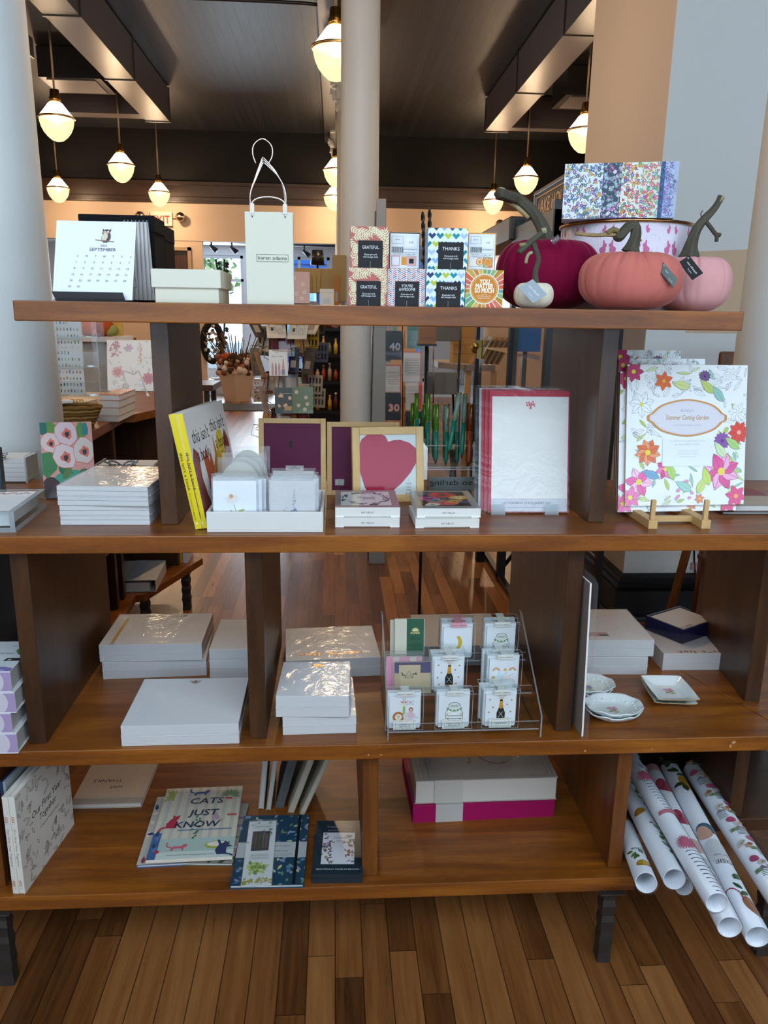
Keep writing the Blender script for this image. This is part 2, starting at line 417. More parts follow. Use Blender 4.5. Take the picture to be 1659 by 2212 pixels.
# far wall around its openings: door, opening 1, opening 2, opening 3
xs = [(-7, -5.6), (-4.9, -4.15), (-3.55, -2.97), (-2.62, -2.42), (-0.0, 3.0), (4.6, 8)]
for a, b in [(-7, -6.35), (-5.5, -5.15), (-4.05, -3.2), (-2.62, -2.38), (0.02, 1.55), (2.75, 4.0), (5.2, 8)]: m.box(a, Y0, 0, b, Y1, ZT)
m.box(-7, Y0, ZT, 8, Y1, CZ, col='#1a1412')
m.box(-7, Y0 - .01, ZT, 8, Y0, 3.40)
m.box(-3.2, Y0, 2.77, -2.62, Y1, 2.78)
m.box(-3.2, Y0, 2.60, -2.62, Y1, 2.77)
struct(m.obj('wall_back'))
m = MB('plastic', '#3a2a20')                       # brown picture-rail frieze with mouldings
m.box(-7, Y0 - .05, 3.40, 8, Y0 - .011, 3.74); m.box(-7, Y0 - .09, 3.70, 8, Y0 - .051, 3.76); m.box(-7, Y0 - .08, 3.40, 8, Y0 - .051, 3.44); m.box(-7, Y0 - .07, 3.50, 8, Y0 - .051, 3.515)
struct(m.obj('trim_1', bevel=.006))
m = MB('wall', '#141211'); m.box(-7, Y0 - .03, 3.76, 8, Y0 - .011, CZ); struct(m.obj('trim_2'))
m = MB('wall', '#b9a48f'); m.box(-7.15, -1.4, 0, -7, 18.2, CZ); struct(m.obj('wall_left'))
m = MB('wall', '#b9a48f'); m.box(8, -1.4, 0, 8.15, 18.2, CZ); struct(m.obj('wall_right'))
m = MB('wall', '#b8b4ae')                          # wall behind the photographer with its shop window opening
m.box(-7, -1.4, 0, -3.4, -1.3, CZ); m.box(5.2, -1.4, 0, 8, -1.3, CZ); m.box(-3.4, -1.4, 4.45, 5.2, -1.3, CZ); m.box(-3.4, -1.4, 0, 5.2, -1.3, 1.0); m.box(-3.4, -1.4, 1.7, 5.2, -1.3, 2.5)
struct(m.obj('wall_front'))
# entrance bay beyond the far wall
m = MB('wall', '#c9cdd2')
m.box(-7, 15.05, 2.95, 8, 18.2, 3.05)
struct(m.obj('ceiling_entry'))
m = MB('wall', '#d3d6de')
for a, b in [(-7, -5.6), (-4.3, -3.9), (-2.0, -1.45), (-0.1, 0.4), (2.0, 3.0), (4.6, 8)]: m.box(a, 18.0, 0, b, 18.2, 2.95)
for a, b in [(-5.6, -4.3), (-3.9, -2.0), (-1.45, -0.1), (.4, 2.0), (3.0, 4.6)]: m.box(a, 18.0, 0, b, 18.2, .25); m.box(a, 18.0, 2.75, b, 18.2, 2.95)
m.box(-2.42, 15.05, 0, -2.30, 15.5, .28); 
struct(m.obj('wall_entry'))
for i, (a, b) in enumerate([(-5.6, -4.3), (-3.9, -2.0), (-1.45, -0.1), (.4, 2.0), (3.0, 4.6)]):
    m = MB('plastic', '#c8ccd4')
    for x in (a, b - .06, (a + b) / 2 - .03): m.box(x, 18.02, .25, x + .06, 18.1, 2.75)
    m.box(a, 18.02, .25, b, 18.1, .32); m.box(a, 18.02, 2.2, b, 18.1, 2.26); m.box(a, 18.02, 2.69, b, 18.1, 2.75)
    f = struct(m.obj('window_%d' % (i + 1)))
    g = MB('glass'); g.box(a + .06, 18.055, .32, b - .06, 18.065, 2.69); g.obj('pane', f)
# door in the far wall: brown with a small window
m = MB('upright'); m.box(-3.2, 14.93, 0, -2.62, 14.98, 2.60)
d = struct(m.obj('door_1')); w = MB('glass', '#9fb4a8'); w.box(-3.12, 14.925, 1.0, -2.86, 14.985, 2.25); w.obj('pane', d)
m = MB('plastic', '#a88d70'); m.box(-3.24, 14.86, 0, -3.18, 14.90, 2.66); m.box(-2.64, 14.86, 0, -2.58, 14.90, 2.66); m.box(-3.24, 14.86, 2.60, -2.58, 14.90, 2.66); m.obj('door_frame', d)
# white sill panels in the openings of the far wall
m = MB('wall', '#c3cad8'); m.box(-2.38, 15.3, 0, -1.2, 15.36, .27); m.box(-2.38, 15.25, .27, -1.2, 15.38, .30); struct(m.obj('trim_3'))
m = MB('fabric', '#4b4f57'); m.box(-2.7, 12.5, .001, -.9, 13.5, .012); tag(m.obj('door_mat'), 'dark grey mat lying on the floor before the planter', 'mat')

# outside the shop: foliage, pavement, blue shop front over the road
m = MB('wall', '#8b8f94'); m.box(-30, 18.3, -.3, 30, 45, -.05); struct(m.obj('ground_street'))
rnd = random.Random(5)
def tree(x, y, z, r, col, label):
    t = T('street_tree', label, 'tree', (x, y, -.05))
    k = MB('stem', '#5a4a3a'); k.tube([(0, 0, 0), (.05, 0, z * .5), (0, 0, z)], [.12, .1, .06], 8); k.obj('trunk', t)
    f = MB('paper', col)
    for i in range(900):
        a, b = rnd.random() * 6.28, math.acos(2 * rnd.random() - 1); q = r * (.55 + .45 * rnd.random()); s = .09 + .09 * rnd.random()
        c = Vector((q * math.sin(b) * math.cos(a), q * math.sin(b) * math.sin(a), z + q * math.cos(b) * .8)); u = Vector((rnd.random() - .5, rnd.random() - .5, rnd.random() - .5)).normalized(); v = u.orthogonal().normalized()
        f.face([c + u * s, c + v * s * .5, c - u * s, c - v * s * .5], col=rnd.choice([col, '#7f9a58', '#a9b984', '#5c7a4a']))
    f.obj('foliage', t)
tree(-4.4, 23, 3.0, 1.9, '#7d9a5c', 'leafy green street tree seen through the opening left of the gift bag')
tree(-8.3, 21.5, 2.6, 1.6, '#6d8a50', 'leafy green street tree seen through the door pane behind the black boxes')
bd = T('shop_building', 'bright blue shop front with pale windows across the street', 'building', (0, 27, -.05))
m = MB('wall', '#2f5fae'); m.box(-2.6, 0, 0, 9, .5, 5.0); m.box(-2.6, -.12, 3.2, 9, 0, 3.9); m.obj('facade', bd)
for x in (-2.1, -.2, 1.9, 4.0):
    m = MB('plastic', '#dfe9f2'); m.box(x, -.1, .9, x + 1.5, .0, 2.9); w = m.obj('window', bd); m = MB('gloss', '#86c3e4'); m.box(x + .08, -.12, .98, x + 1.42, -.10, 2.82); m.obj('pane', w)
m = MB('plastic', '#c23b52'); m.box(0, 0, 0, 2.0, .4, 1.5); m.box(.2, .05, 1.5, 1.7, .35, 2.2); o = m.obj('parked_van', bevel=.12); o.location = (-6.3, 24.4, -.05); tag(o, 'red parked van outside beneath the street trees', 'van')

# ---------------------------------------------------------------- cast-iron columns
def column(name, label, x, y, r0, r1, cap=True, grp=None):
    t = T(name, label, 'column', (x, y, 0), group=grp)
    m = MB('plaster'); m.lathe([(r0 * 1.25, 0), (r0 * 1.25, .05), (r0 * 1.1, .07), (r0 * 1.1, .1), (r0, .14)] + [(r0 + (r1 - r0) * k / 8, .14 + (3.95 - .14) * k / 8) for k in range(9)], 48); m.obj('shaft', t)
    c = MB('plaster'); c.lathe([(r1, 3.8), (r1 * 1.15, 3.83), (r1 * 1.15, 3.87), (r1, 3.9), (r1 * 1.05, 4.0), (r1 * 1.3, 4.3), (r1 * 1.75, 4.42)], 32)
    for k in range(8):
        a = k * PI / 4
        for zz, q, s in ((3.98, 1.12, .06), (4.14, 1.28, .07), (4.28, 1.52, .075)):
            p = Vector((math.cos(a + zz), math.sin(a + zz), 0)) * r1 * q
            c.tube([p + Vector((0, 0, zz - .06)), p * 1.12 + Vector((0, 0, zz + .02)), p * 1.3 + Vector((0, 0, zz + .05)), p * 1.36 + Vector((0, 0, zz))], [s * .6, s * .55, s * .4, s * .25], 6)
    s = r1 * 1.75; c.prism([(-s, -s * .85), (-s * .85, -s), (s * .85, -s), (s, -s * .85), (s, s * .85), (s * .85, s), (-s * .85, s), (-s, s * .85)], 4.42, 4.5); c.box(-s * .8, -s * .8, 4.5, s * .8, s * .8, CZ); c.obj('capital', t)
    return t
column('column', 'thick white painted column at the left edge behind the shelf', -.955, 2.32, .158, .142)
column('column', 'thick white painted column at the right edge behind the shelf', 1.535, 2.6, .165, .145)
column('column', 'slim cream column standing in the middle of the shop', .185, 6.0, .14, .135)
column('column', 'cream column farther back half hidden behind the middle column', .17, 9.9, .14, .135)
column('column', 'farthest cream column near the back wall behind the middle column', .17, 14.1, .14, .135)

# ---------------------------------------------------------------- pier with its painted walls
PX, PY, PYB = 1.48, 3.69, 4.86
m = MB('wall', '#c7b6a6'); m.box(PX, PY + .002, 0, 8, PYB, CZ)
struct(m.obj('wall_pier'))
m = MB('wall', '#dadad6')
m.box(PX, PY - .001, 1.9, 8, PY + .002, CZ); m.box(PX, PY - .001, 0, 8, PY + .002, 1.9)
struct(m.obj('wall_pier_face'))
m = MB('wall', '#d3b596')                          # painted tan arch band on the grey wall
poly = [(1.67, 1.445), (1.67, 1.56), (1.53, 1.62), (1.52, 1.79), (1.7, 1.815), (2.0, 1.832), (2.6, 1.84), (6, 1.84), (6, 1.445)]
m.mesh([(x, PY - .002, z) for x, z in poly], [tuple(range(len(poly)))])
struct(m.obj('trim_4'))
bb = MB('plastic', '#0c0d0e')
prof = [(0, 0), (.05, 0), (.05, .155), (.038, .162), (.045, .175), (.03, .19), (.032, .205), (.018, .215), (.016, .235), (0, .24)]
for i in range(len(prof) - 1):
    (a, z0), (b, z1) = prof[i], prof[i + 1]
    bb.face([(PX - a, PY - a, z0), (8, PY - a, z0), (8, PY - b, z1), (PX - b, PY - b, z1)]); bb.face([(PX - a, PYB, z0), (PX - a, PY - a, z0), (PX - b, PY - b, z1), (PX - b, PYB, z1)])
struct(bb.obj('baseboard_pier'))
q = MB('plastic', '#39474c'); q.box(PX - .075, PY - .075, 0, 8, PY - .05, .022); q.box(PX - .075, PY - .075, 0, PX - .05, PYB, .022); struct(q.obj('baseboard_pier_shoe', bevel=.006))

# ---------------------------------------------------------------- ducts, conduit and ceiling fittings
def duct(label, x0, x1, sgn):
    t = T('air_duct', label, 'duct', (0, 0, 0)); z0 = 4.14
    for k, (a, b) in enumerate([(4.2, 6.2), (6.2, 8.2), (8.2, 10.2), (10.2, 12.2)]):
        m = MB('plastic', '#474144'); m.box(x0, a + .004, z0, x1, b - .004, CZ - .02); m.obj('duct_section', t)
        f = MB('plastic', '#3a3537'); f.box(x0 - .012, b - .03, z0 - .012, x1 + .012, b + .0, CZ - .02); f.obj('flange', t)
    m = MB('plastic', '#474144'); xa = min(x0, x0 - sgn * 1.2) if sgn > 0 else x0; 
    if sgn > 0: m.box(x0 - 1.15, 11.9, z0 + .02, x0 - .012, 12.16, CZ - .02)
    else: m.box(x1 + .012, 12.0, z0 + .02, x1 + 1.15, 12.2, CZ - .02)
    m.obj('branch_duct', t)
duct('grey rectangular air duct running along the ceiling at left', -2.66, -2.33, 1)
duct('grey rectangular air duct running along the ceiling at right', 2.20, 2.53, -1)
for lab, x in (('square dark vent box under the ceiling beyond the left duct', -3.55), ('square dark vent box under the ceiling beyond the right duct', 2.95)):
    t = T('air_unit', lab, 'air unit', (x, 10.6, 0)); m = MB('plastic', '#201d1e'); m.box(-.02, 0, 4.25, .72, .7, CZ - .01); m.obj('casing', t)
    m = MB('plastic', '#6f6a68'); m.box(.06, .05, 4.235, .64, .6, 4.249); m.obj('diffuser', t)
m = MB('plastic', '#2e2b2c'); m.tube(smooth_path([(-2.3, 8.9, 4.57), (-.6, 8.9, 4.57), (-.12, 8.95, 4.57), (-.03, 9.1, 4.57), (-.03, 9.75, 4.57)], 5), .018, 8)
m.tube(smooth_path([(-2.3, 8.8, 4.575), (-.14, 8.8, 4.575)], 2), .012, 6)
tag(m.obj('conduit'), 'dark pipe conduit running across the black ceiling to the column', 'pipe')
m = MB('plastic', '#1d1b1d'); m.box(-.06, -.12, -.16, .14, .14, .02); m.tube([(0, 0, 0), (0, 0, .55)], .02, 8); m.box(-.08, -.2, -.14, .10, -.12, .0)
o = m.obj('ceiling_speaker', bevel=.01); o.location = (-3.0, 8.3, 4.0); tag(o, 'small black speaker hung from the ceiling beside the nearest left lamp', 'speaker')
m = MB('plastic', '#3b3839'); m.box(-.16, 3, 4.45, .02, 14.8, 4.59); struct(m.obj('trim_5'))

# ---------------------------------------------------------------- acorn pendant lamps
def pendant():
    t = T('pendant_lamp', 'x', 'lamp', (0, 0, 3.4))
    m = MB('metal', '#8d8271'); m.lathe([(.0, CZ - 3.4), (.085, CZ - 3.4), (.085, CZ - 3.44), (.05, CZ - 3.47), (.0, CZ - 3.475)][::-1], 20, col='#d8cfc2', mat='plastic'); m.obj('canopy', t)
    m = MB('plastic', '#a08c74'); m.tube([(0, 0, .3), (0, 0, CZ - 3.44)], .011, 8); m.obj('rod', t)
    m = MB('metal', '#c79a55'); m.lathe([(.0, .31), (.045, .31), (.05, .24), (.058, .235), (.058, .185), (0, .185)][::-1], 20); m.obj('socket', t)
    m = MB('lamptop'); m.lathe([(.055, .19), (.075, .175), (.105, .135), (.145, .085), (.170, .055), (.172, .045)], 32, cap=False); m.obj('glass_crown', t)
    m = MB('metal', '#e8c890'); m.lathe([(.172, .05), (.188, .046), (.188, .030), (.172, .028)], 32, cap=False); m.obj('band', t)
    m = MB('lampglass'); m.lathe([(.174, .032), (.172, 0), (.160, -.05), (.136, -.10), (.100, -.145), (.06, -.178), (.02, -.19), (0, -.191)], 32, cap=False); m.obj('glass_bowl', t)
    m = MB('bulb'); m.sphere((0, 0, .03), .045, 14, sz=1.3); b = m.obj('bulb', t)
    m = MB('lampglass'); m.lathe([(.06, .0), (.095, -.02), (.098, -.06), (.085, -.07), (.05, -.072)], 24, cap=False); m.obj('inner_reflector', t)
    return t
LL = [('nearest hanging acorn lamp in the left row, beside the left column', -2.92, 9.12), ('middle hanging acorn lamp in the left row, above the calendar and black boxes', -2.94, 11.75), ('farthest hanging acorn lamp in the left row, covering the exit sign', -2.95, 14.2),
      ('hanging acorn lamp next to the left column, directly below the nearest one', -4.55, 14.0), ('nearest hanging acorn lamp at right, partly cut off by the orange pier', 2.70, 8.95), ('middle hanging acorn lamp at right, just above the curled pumpkin stem', 2.78, 11.9),
      ('farthest hanging acorn lamp at right, over the yellow sunburst box', 2.76, 14.2), ('topmost lamp peeking out left of the middle column', .015, 6.6), ('middle one of three lamps peeking out left of the middle column', .03, 11.7), ('lowest lamp peeking out left of the middle column', .0, 14.2)]
p0 = None
for lab, x, y in LL:
    if p0 is None: p0 = pendant(); o = p0; o.location = (x, y, 3.4 + .04)
    else: o = dup(p0, (x, y, 3.44))
    o['label'] = lab; o['group'] = 'acorn pendant lamps in rows'
    l = bpy.data.lights.new('lamp_light', 'POINT'); l.energy = 95; l.color = (1.0, 0.69, 0.42); l.shadow_soft_size = .05
    lo = bpy.data.objects.new('lamp_light', l); COL.objects.link(lo); lo.parent = o; lo.location = (0, 0, -.02)
for x, y in ((-2.9, 6.5), (2.7, 6.4), (-2.9, 3.9), (.015, 3.95)):                  # the same rows continue above and behind the photographer
    o = dup(p0, (x, y, 3.44), label='acorn lamp of the same rows hanging nearer, above the frame', group='acorn pendant lamps out of view')
    l = bpy.data.lights.new('lamp_light', 'POINT'); l.energy = 95; l.color = (1.0, 0.69, 0.42); l.shadow_soft_size = .05
    lo = bpy.data.objects.new('lamp_light', l); COL.objects.link(lo); lo.parent = o; lo.location = (0, 0, -.02)
# ---------------------------------------------------------------- exit signs with twin emergency heads
def exit_sign(label, x):
    t = T('exit_sign', label, 'sign', (x, 14.86, 3.1))
    m = MB('plastic', '#d9cbb8'); m.box(-.19, -.03, -.09, .19, .02, .15); m.obj('housing', t, bevel=.008)
    m = MB('exit'); m.plane((0, -.031, -.05), (1, 0, 0), (0, 0, 1), .0002); m.text('EXIT', 0, 0, 190, '#ff3a2a', w=300, mat='exit', bold=3); m.obj('lettering', t)
    for s in (-1, 1):
        m = MB('metal', '#b9a894'); m.lathe([(0, 0), (.07, 0), (.085, .03), (.06, .09), (0, .1)], 18); o = m.obj('lamp_head', t); o.location = (s * .34, -.06, .05); o.rotation_euler = (PI / 2 - .3, 0, s * .3)
        a = MB('plastic', '#b9a894'); a.tube([(s * .18, 0, .05), (s * .34, -.02, .05)], .012, 6); a.obj('arm', t)
exit_sign('red exit sign half hidden by a hanging lamp at left', -3.07)
exit_sign('red exit sign on the far wall at right behind the burgundy pumpkin stem', 3.36)
# track lights in the entrance bay
for lab, x0, y0, x1, y1, n in (('black track with spotlights seen through the left opening', -2.5, 15.5, -1.1, 16.6, 4), ('black track with a spotlight seen through the opening right of the gift bag', -1.0, 16.4, .6, 16.4, 2)):
    t = T('track_light', lab, 'light', (0, 0, 0)); m = MB('plastic', '#1b1c20'); m.tube([(x0, y0, 2.86), (x1, y1, 2.86)], .022, 4); m.obj('track', t)
    for k in range(n):
        u = (k + .5) / n; x, y = x0 + (x1 - x0) * u, y0 + (y1 - y0) * u
        h = MB('plastic', '#15161a'); h.tube([(x, y, 2.86), (x, y, 2.74)], .015, 6); h.tube([(x - .02, y, 2.76), (x + .10, y - .06, 2.66)], [.03, .05], 10); h.obj('spotlight', t)
# ================================================================ the wooden display shelf
Z1, Z2, Z3, Z4 = 1.519, 1.0715, 0.600, 0.240
TH = .0365; YF = 1.5; YB = 2.05
def iron_leg(parent, x, y, h=.2035, r=.0155, name='leg'):
    m = MB('iron', '#4a4541'); n = 14; v = []; f = []
    rd = random.Random(int(x * 1000))
    for k in range(n + 1):
        z = h * k / n; q = r * (1 + .10 * math.sin(k * 1.9) + .04 * rd.random()) if 1 < k < n else r * 1.02
        for a, b in ((-1, -1), (1, -1), (1, 1), (-1, 1)): v.append((x + a * q, y + b * q * (1 + .06 * math.cos(k * 2.3)), z))
    for k in range(n):
        for j in range(4): i = (j + 1) % 4; f.append((k * 4 + j, k * 4 + i, k * 4 + 4 + i, k * 4 + 4 + j))
    f.append((3, 2, 1, 0)); f.append(tuple(n * 4 + j for j in range(4))); m.mesh(v, f)
    m.box(x - .03, y - .03, h - .003, x + .03, y + .03, h)
    return m.obj(name, parent, bevel=.0025)
S = T('display_shelf', 'four-tier brown wooden display shelf with iron legs in the foreground', 'shelf', (0, 0, 0))
def board(x0, x1, z, y0=YF, y1=YB, name='shelf_board', poly=None, par=None, mat='board'):
    m = MB(mat)
    if poly: m.prism(poly, z - TH, z)
    else: m.box(x0, y0, z - TH, x1, y1, z)
    return m.obj(name, par or S, bevel=.0022, seg=2)
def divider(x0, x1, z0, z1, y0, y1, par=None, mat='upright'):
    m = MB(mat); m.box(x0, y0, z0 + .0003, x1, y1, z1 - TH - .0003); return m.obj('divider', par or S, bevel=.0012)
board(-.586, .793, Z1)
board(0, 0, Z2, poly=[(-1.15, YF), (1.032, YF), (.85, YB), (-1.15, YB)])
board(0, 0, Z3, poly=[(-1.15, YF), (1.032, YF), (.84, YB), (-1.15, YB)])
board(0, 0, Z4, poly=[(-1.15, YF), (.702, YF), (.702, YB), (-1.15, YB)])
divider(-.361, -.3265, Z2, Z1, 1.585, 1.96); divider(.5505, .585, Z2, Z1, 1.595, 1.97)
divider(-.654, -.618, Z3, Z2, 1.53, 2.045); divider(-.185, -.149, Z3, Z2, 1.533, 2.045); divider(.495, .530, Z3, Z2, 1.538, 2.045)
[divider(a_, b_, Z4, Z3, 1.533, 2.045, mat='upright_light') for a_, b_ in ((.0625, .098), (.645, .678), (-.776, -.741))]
for x, y in ((.645, 1.517), (-.75, 1.517), (.645, 2.02), (-.70, 2.02)): iron_leg(S, x, y)
m = MB('paper', '#b98a62')                       # pale dents and scuffs on the front edges
for px, py, w_, h_, z_ in ((795, 1613, .0016, .0010, Z3), (821, 1613, .0018, .0012, Z3), (796, 1631, .003, .0022, Z3), (823, 1631, .0032, .0022, Z3), (1264, 1622, .003, .003, Z3), (1585, 1604, .006, .005, Z3), (1578, 1612, .003, .006, Z3), (1408, 1618, .002, .002, Z3)):
    c = at(px, py, y=YF - .0004); m.face([(c.x - w_, YF - .0004, c.z), (c.x, YF - .0004, c.z - h_), (c.x + w_, YF - .0004, c.z + h_ * .2), (c.x, YF - .0004, c.z + h_)])
m.obj('scuff_marks', S)['kind'] = 'stuff'
# neighbouring unit at right, set at an angle against the first
S2 = T('display_shelf', 'second wooden shelf unit joined at an angle at the right edge', 'shelf', (0, 0, 0))
for z in (Z2, Z3): board(0, 0, z, poly=[(1.034, YF), (1.5, YF), (1.34, YB), (.842 if z == Z3 else .852, YB)], par=S2)
board(0, 0, Z4, poly=[(.704, 1.70), (1.4, 1.70), (1.30, YB), (.704, YB)], par=S2, mat='upright')  # darker wood than the other boards, painting in the bay's shade
a = at(1608, 1515, z=Z3); m = MB('upright'); m.box(0, 0, .0003, .036, .36, Z2 - Z3 - TH - .0003); o = m.obj('divider', S2, bevel=.0012); o.location = (a.x, a.y, Z3); o.rotation_euler = (0, 0, math.radians(18) * 0 - .12)
m = MB('upright', ); m.box(1.03, 1.71, Z4 + .0003, 1.066, 2.028, Z3 - TH - .0003); m.obj('divider', S2, bevel=.0012)
m = MB('upright'); m.box(.704, 2.03, Z4 + .0003, 1.3, 2.048, Z3 - TH - .0003); m.obj('back_panel', S2)  # dark panel added behind the rolls to stand for the bay's shade
for x, y in ((1.04, 1.517), (1.2, 2.0)): iron_leg(S2, x, y)
# ================================================================ counter unit at left rear
S3 = T('display_counter', 'wooden counter unit with shelves standing behind the left side of the shelf', 'counter', (0, 0, 0))
pl = [(-1.75, 2.72), (-.89, 2.72), (-.915, 3.42), (-.875, 3.43), (-.70, 3.98), (-1.0, 4.4), (-1.75, 4.4)]
for z in (Z2, Z3, Z4): board(0, 0, z, poly=pl, par=S3)
for x0, y0, x1, y1, z0, z1 in ((-1.3, 2.78, -.94, 2.815, Z4, Z2), (-1.6, 3.36, -.95, 3.395, Z4, Z2), (-1.6, 2.76, -1.57, 3.9, Z4, Z2), (-1.5, 3.85, -.80, 3.885, Z4, Z2), (-1.2, 3.24, -.945, 3.27, Z4, Z3)):
    m = MB('upright'); m.box(x0, y0, z0 + .0003, x1, y1, z1 - TH - .0003); m.obj('divider', S3)
iron_leg(S3, -.90, 3.52, r=.02); iron_leg(S3, -.77, 3.86, r=.02); iron_leg(S3, -1.6, 2.8, r=.02)
# ================================================================ things on the top shelf
def tent_plane(m, o, u, v, dz=None): return m.plane(o, u, v, dz)
# --- desk calendar
a = at(112, 648, y=1.56); w = (at(285, 648, y=1.56) - a).length; zt = at(121, 475, y=1.60).z
t = T('desk_calendar', 'white desk calendar with an owl showing September on a black stand', 'calendar', (a.x, 1.56, Z1))
hh = zt - Z1; lean = .045; up_ = Vector((0.004, lean, hh)).normalized(); H = math.hypot(lean, hh)
m = MB('paper', '#e9eef2')
for k in range(5): m.mesh([(0 + .001, .002 + k * .0011, .004), (w, .002 + k * .0011, .004), (w + .006, lean + .002 + k * .0011, hh), (.006, lean + .002 + k * .0011, hh), (0, .0030 + k * .0011, .004), (w, .003 + k * .0011, .004), (w + .006, lean + .003 + k * .0011, hh), (.006, lean + .003 + k * .0011, hh)], [(3, 2, 1, 0), (4, 5, 6, 7), (0, 1, 5, 4), (1, 2, 6, 5), (2, 3, 7, 6), (3, 0, 4, 7)], col='#e9eef2' if k == 0 else '#b58f7a')
m.plane((.0, .0016, .004), (1, 0, 0), (.03, lean, hh)); W_ = w * 1000; HH = H * 1000
INK = '#5a5d66'
m.dz = .00003
m.blob(W_ * .50, HH * .845, 7.2, '#4b3f3d', 3, 16, .08); m.poly([(W_ * .5 - 7, HH * .86), (W_ * .5 - 8, HH * .895), (W_ * .5 - 2, HH * .875), (W_ * .5 + 2, HH * .875), (W_ * .5 + 8, HH * .895), (W_ * .5 + 7, HH * .86)], '#4b3f3d'); m.up()
m.blob(W_ * .51, HH * .79, 8.5, '#5a4a45', 4, 16, .08, 11); m.blob(W_ * .49, HH * .79, 5.6, '#d8cdb6', 5, 14, .08, 8.6)
for s in (-3, 3): m.circ(W_ * .5 + s, HH * .853, 2.5, '#e8dccb'); m.circ(W_ * .5 + s, HH * .853, 1.1, '#2a211f')
m.poly([(W_ * .5 - 1, HH * .846), (W_ * .5 + 1, HH * .846), (W_ * .5, HH * .832)], '#d98a4e'); m.up(); m.line([(W_ * .38, HH * .755), (W_ * .62, HH * .735)], 1.3, '#8a6a5a')
m.text('2024', W_ * .5, HH * .672, 5.2, INK, sx=1.2); m.text('SEPTEMBER', W_ * .5, HH * .615, 8.4, INK, w=50)
for r in range(7):
    for c in range(7):
        x = W_ * (.205 + .111 * c) - r * .6; y = HH * (.535 - .077 * r)
        s = 'SMTWTFS'[c] if r == 0 else (str(c + 1 + (r - 1) * 7) if c + 1 + (r - 1) * 7 <= 30 else '')
        if s: m.text(s, x, y, 5.4, INK, sx=1.1)
m.obj('calendar_card', t)
b = MB('plastic', '#0d0d0e'); b.mesh([(.010, -.006, .001), (w * .93, -.006, .001), (w * .90, -.007, .018), (.003, -.007, .018), (.010, -.004, .001), (w * .93, -.004, .001), (w * .90, -.005, .018), (.003, -.005, .018)], [(0, 1, 2, 3), (7, 6, 5, 4), (0, 4, 5, 1), (3, 2, 6, 7), (0, 3, 7, 4), (1, 5, 6, 2)]); b.box(.01, -.006, 0, w * .93, .09, .003); b.mesh([(.02, .06, .003), (w * .9, .06, .003), (w * .9, .085, hh * .8), (.02, .085, hh * .8)], [(0, 1, 2, 3)]); b.obj('easel', t)
# --- two black lidded boxes, striped sheet leaning against them
xa = at(178, 560, y=1.70).x; xb = at(335, 560, y=1.70).x; z = at(250, 466, y=1.70).z
m = MB('fabric', '#0f0f10'); m.box(0, 0, 0, xb - xa, .105, z - Z1); o = m.obj('black_box', bevel=.003); o.location = (xa, 1.70, Z1); tag(o, 'front black cloth-covered box behind the calendar', 'box', 'black cloth boxes')
l = MB('fabric', '#131314'); l.box(-.002, -.002, z - Z1 - .03, xb - xa + .002, .104, z - Z1 + .002); l.obj('lid', o, bevel=.002)
m = MB('fabric', '#101011'); m.box(0, 0, 0, xb - xa - .01, .11, z - Z1 - .006); o = m.obj('black_box', bevel=.003); o.location = (xa + .008, 1.812, Z1); tag(o, 'rear black cloth-covered box pushed behind the first black one', 'box', 'black cloth boxes')
l = MB('fabric', '#141415'); l.box(-.001, -.001, z - Z1 - .036, xb - xa - .009, .110, z - Z1 - .004); l.obj('lid', o, bevel=.002)
x0, x1 = at(262, 600, y=1.66).x, at(334, 636, y=1.66).x
m = MB('paper', '#cfcbc4'); hh = at(323, 480, y=1.69).z - Z1
m.mesh([(0, 0, .006), (x1 - x0, 0, .006), (x1 - x0 - .012, .03, hh), (0, .03, hh), (0, .004, .006), (x1 - x0, .004, .006), (x1 - x0 - .012, .034, hh), (0, .034, hh)], [(0, 1, 2, 3), (7, 6, 5, 4), (1, 5, 6, 2), (3, 2, 6, 7), (0, 4, 5, 1)])
m.plane((0, -.0005, .006), (1, 0, 0), (0, .03, hh)); W_ = (x1 - x0) * 1000; HH = hh * 1000
for k in range(7):
    f = .10 + k * .135; m.line([(W_ * f, 0), (W_ * f * .86, HH)], 1.5, '#7f8290'); m.line([(W_ * f + 2.4, 0), (W_ * f * .86 + 2, HH)], .4, '#6d707c')
m.poly([(0, 25), (W_ * .42, 25), (W_ * .28, 92), (0, 96)], '#bfc0bf'); m.up(); m.line([(0, 25), (W_ * .44, 25), (W_ * .30, 94), (W_ * .2, 100)], .7, '#55585f')
o = m.obj('striped_sheet'); o.location = (x0, 1.66, Z1); tag(o, 'grey pinstriped card sheet leaning behind the calendar against the black box', 'card')
# --- cream lidded box
CRM = '#d9d6c2'
xa, xb = at(335, 640, y=1.55).x, at(473, 640, y=1.55).x
t = T('gift_box', 'cream lidded gift box on the top shelf beside the black boxes', 'box', (xa, 1.55, Z1)); zz = at(329, 580, y=1.545).z - Z1
m = MB('paper', CRM); m.box(0, 0, 0, xb - xa, .150, zz - .012); m.obj('body', t, bevel=.0015)
m = MB('paper', '#dddac8'); m.box(-.005, -.005, zz - .034, xb - xa + .005, .156, zz); m.obj('lid', t, bevel=.0015)
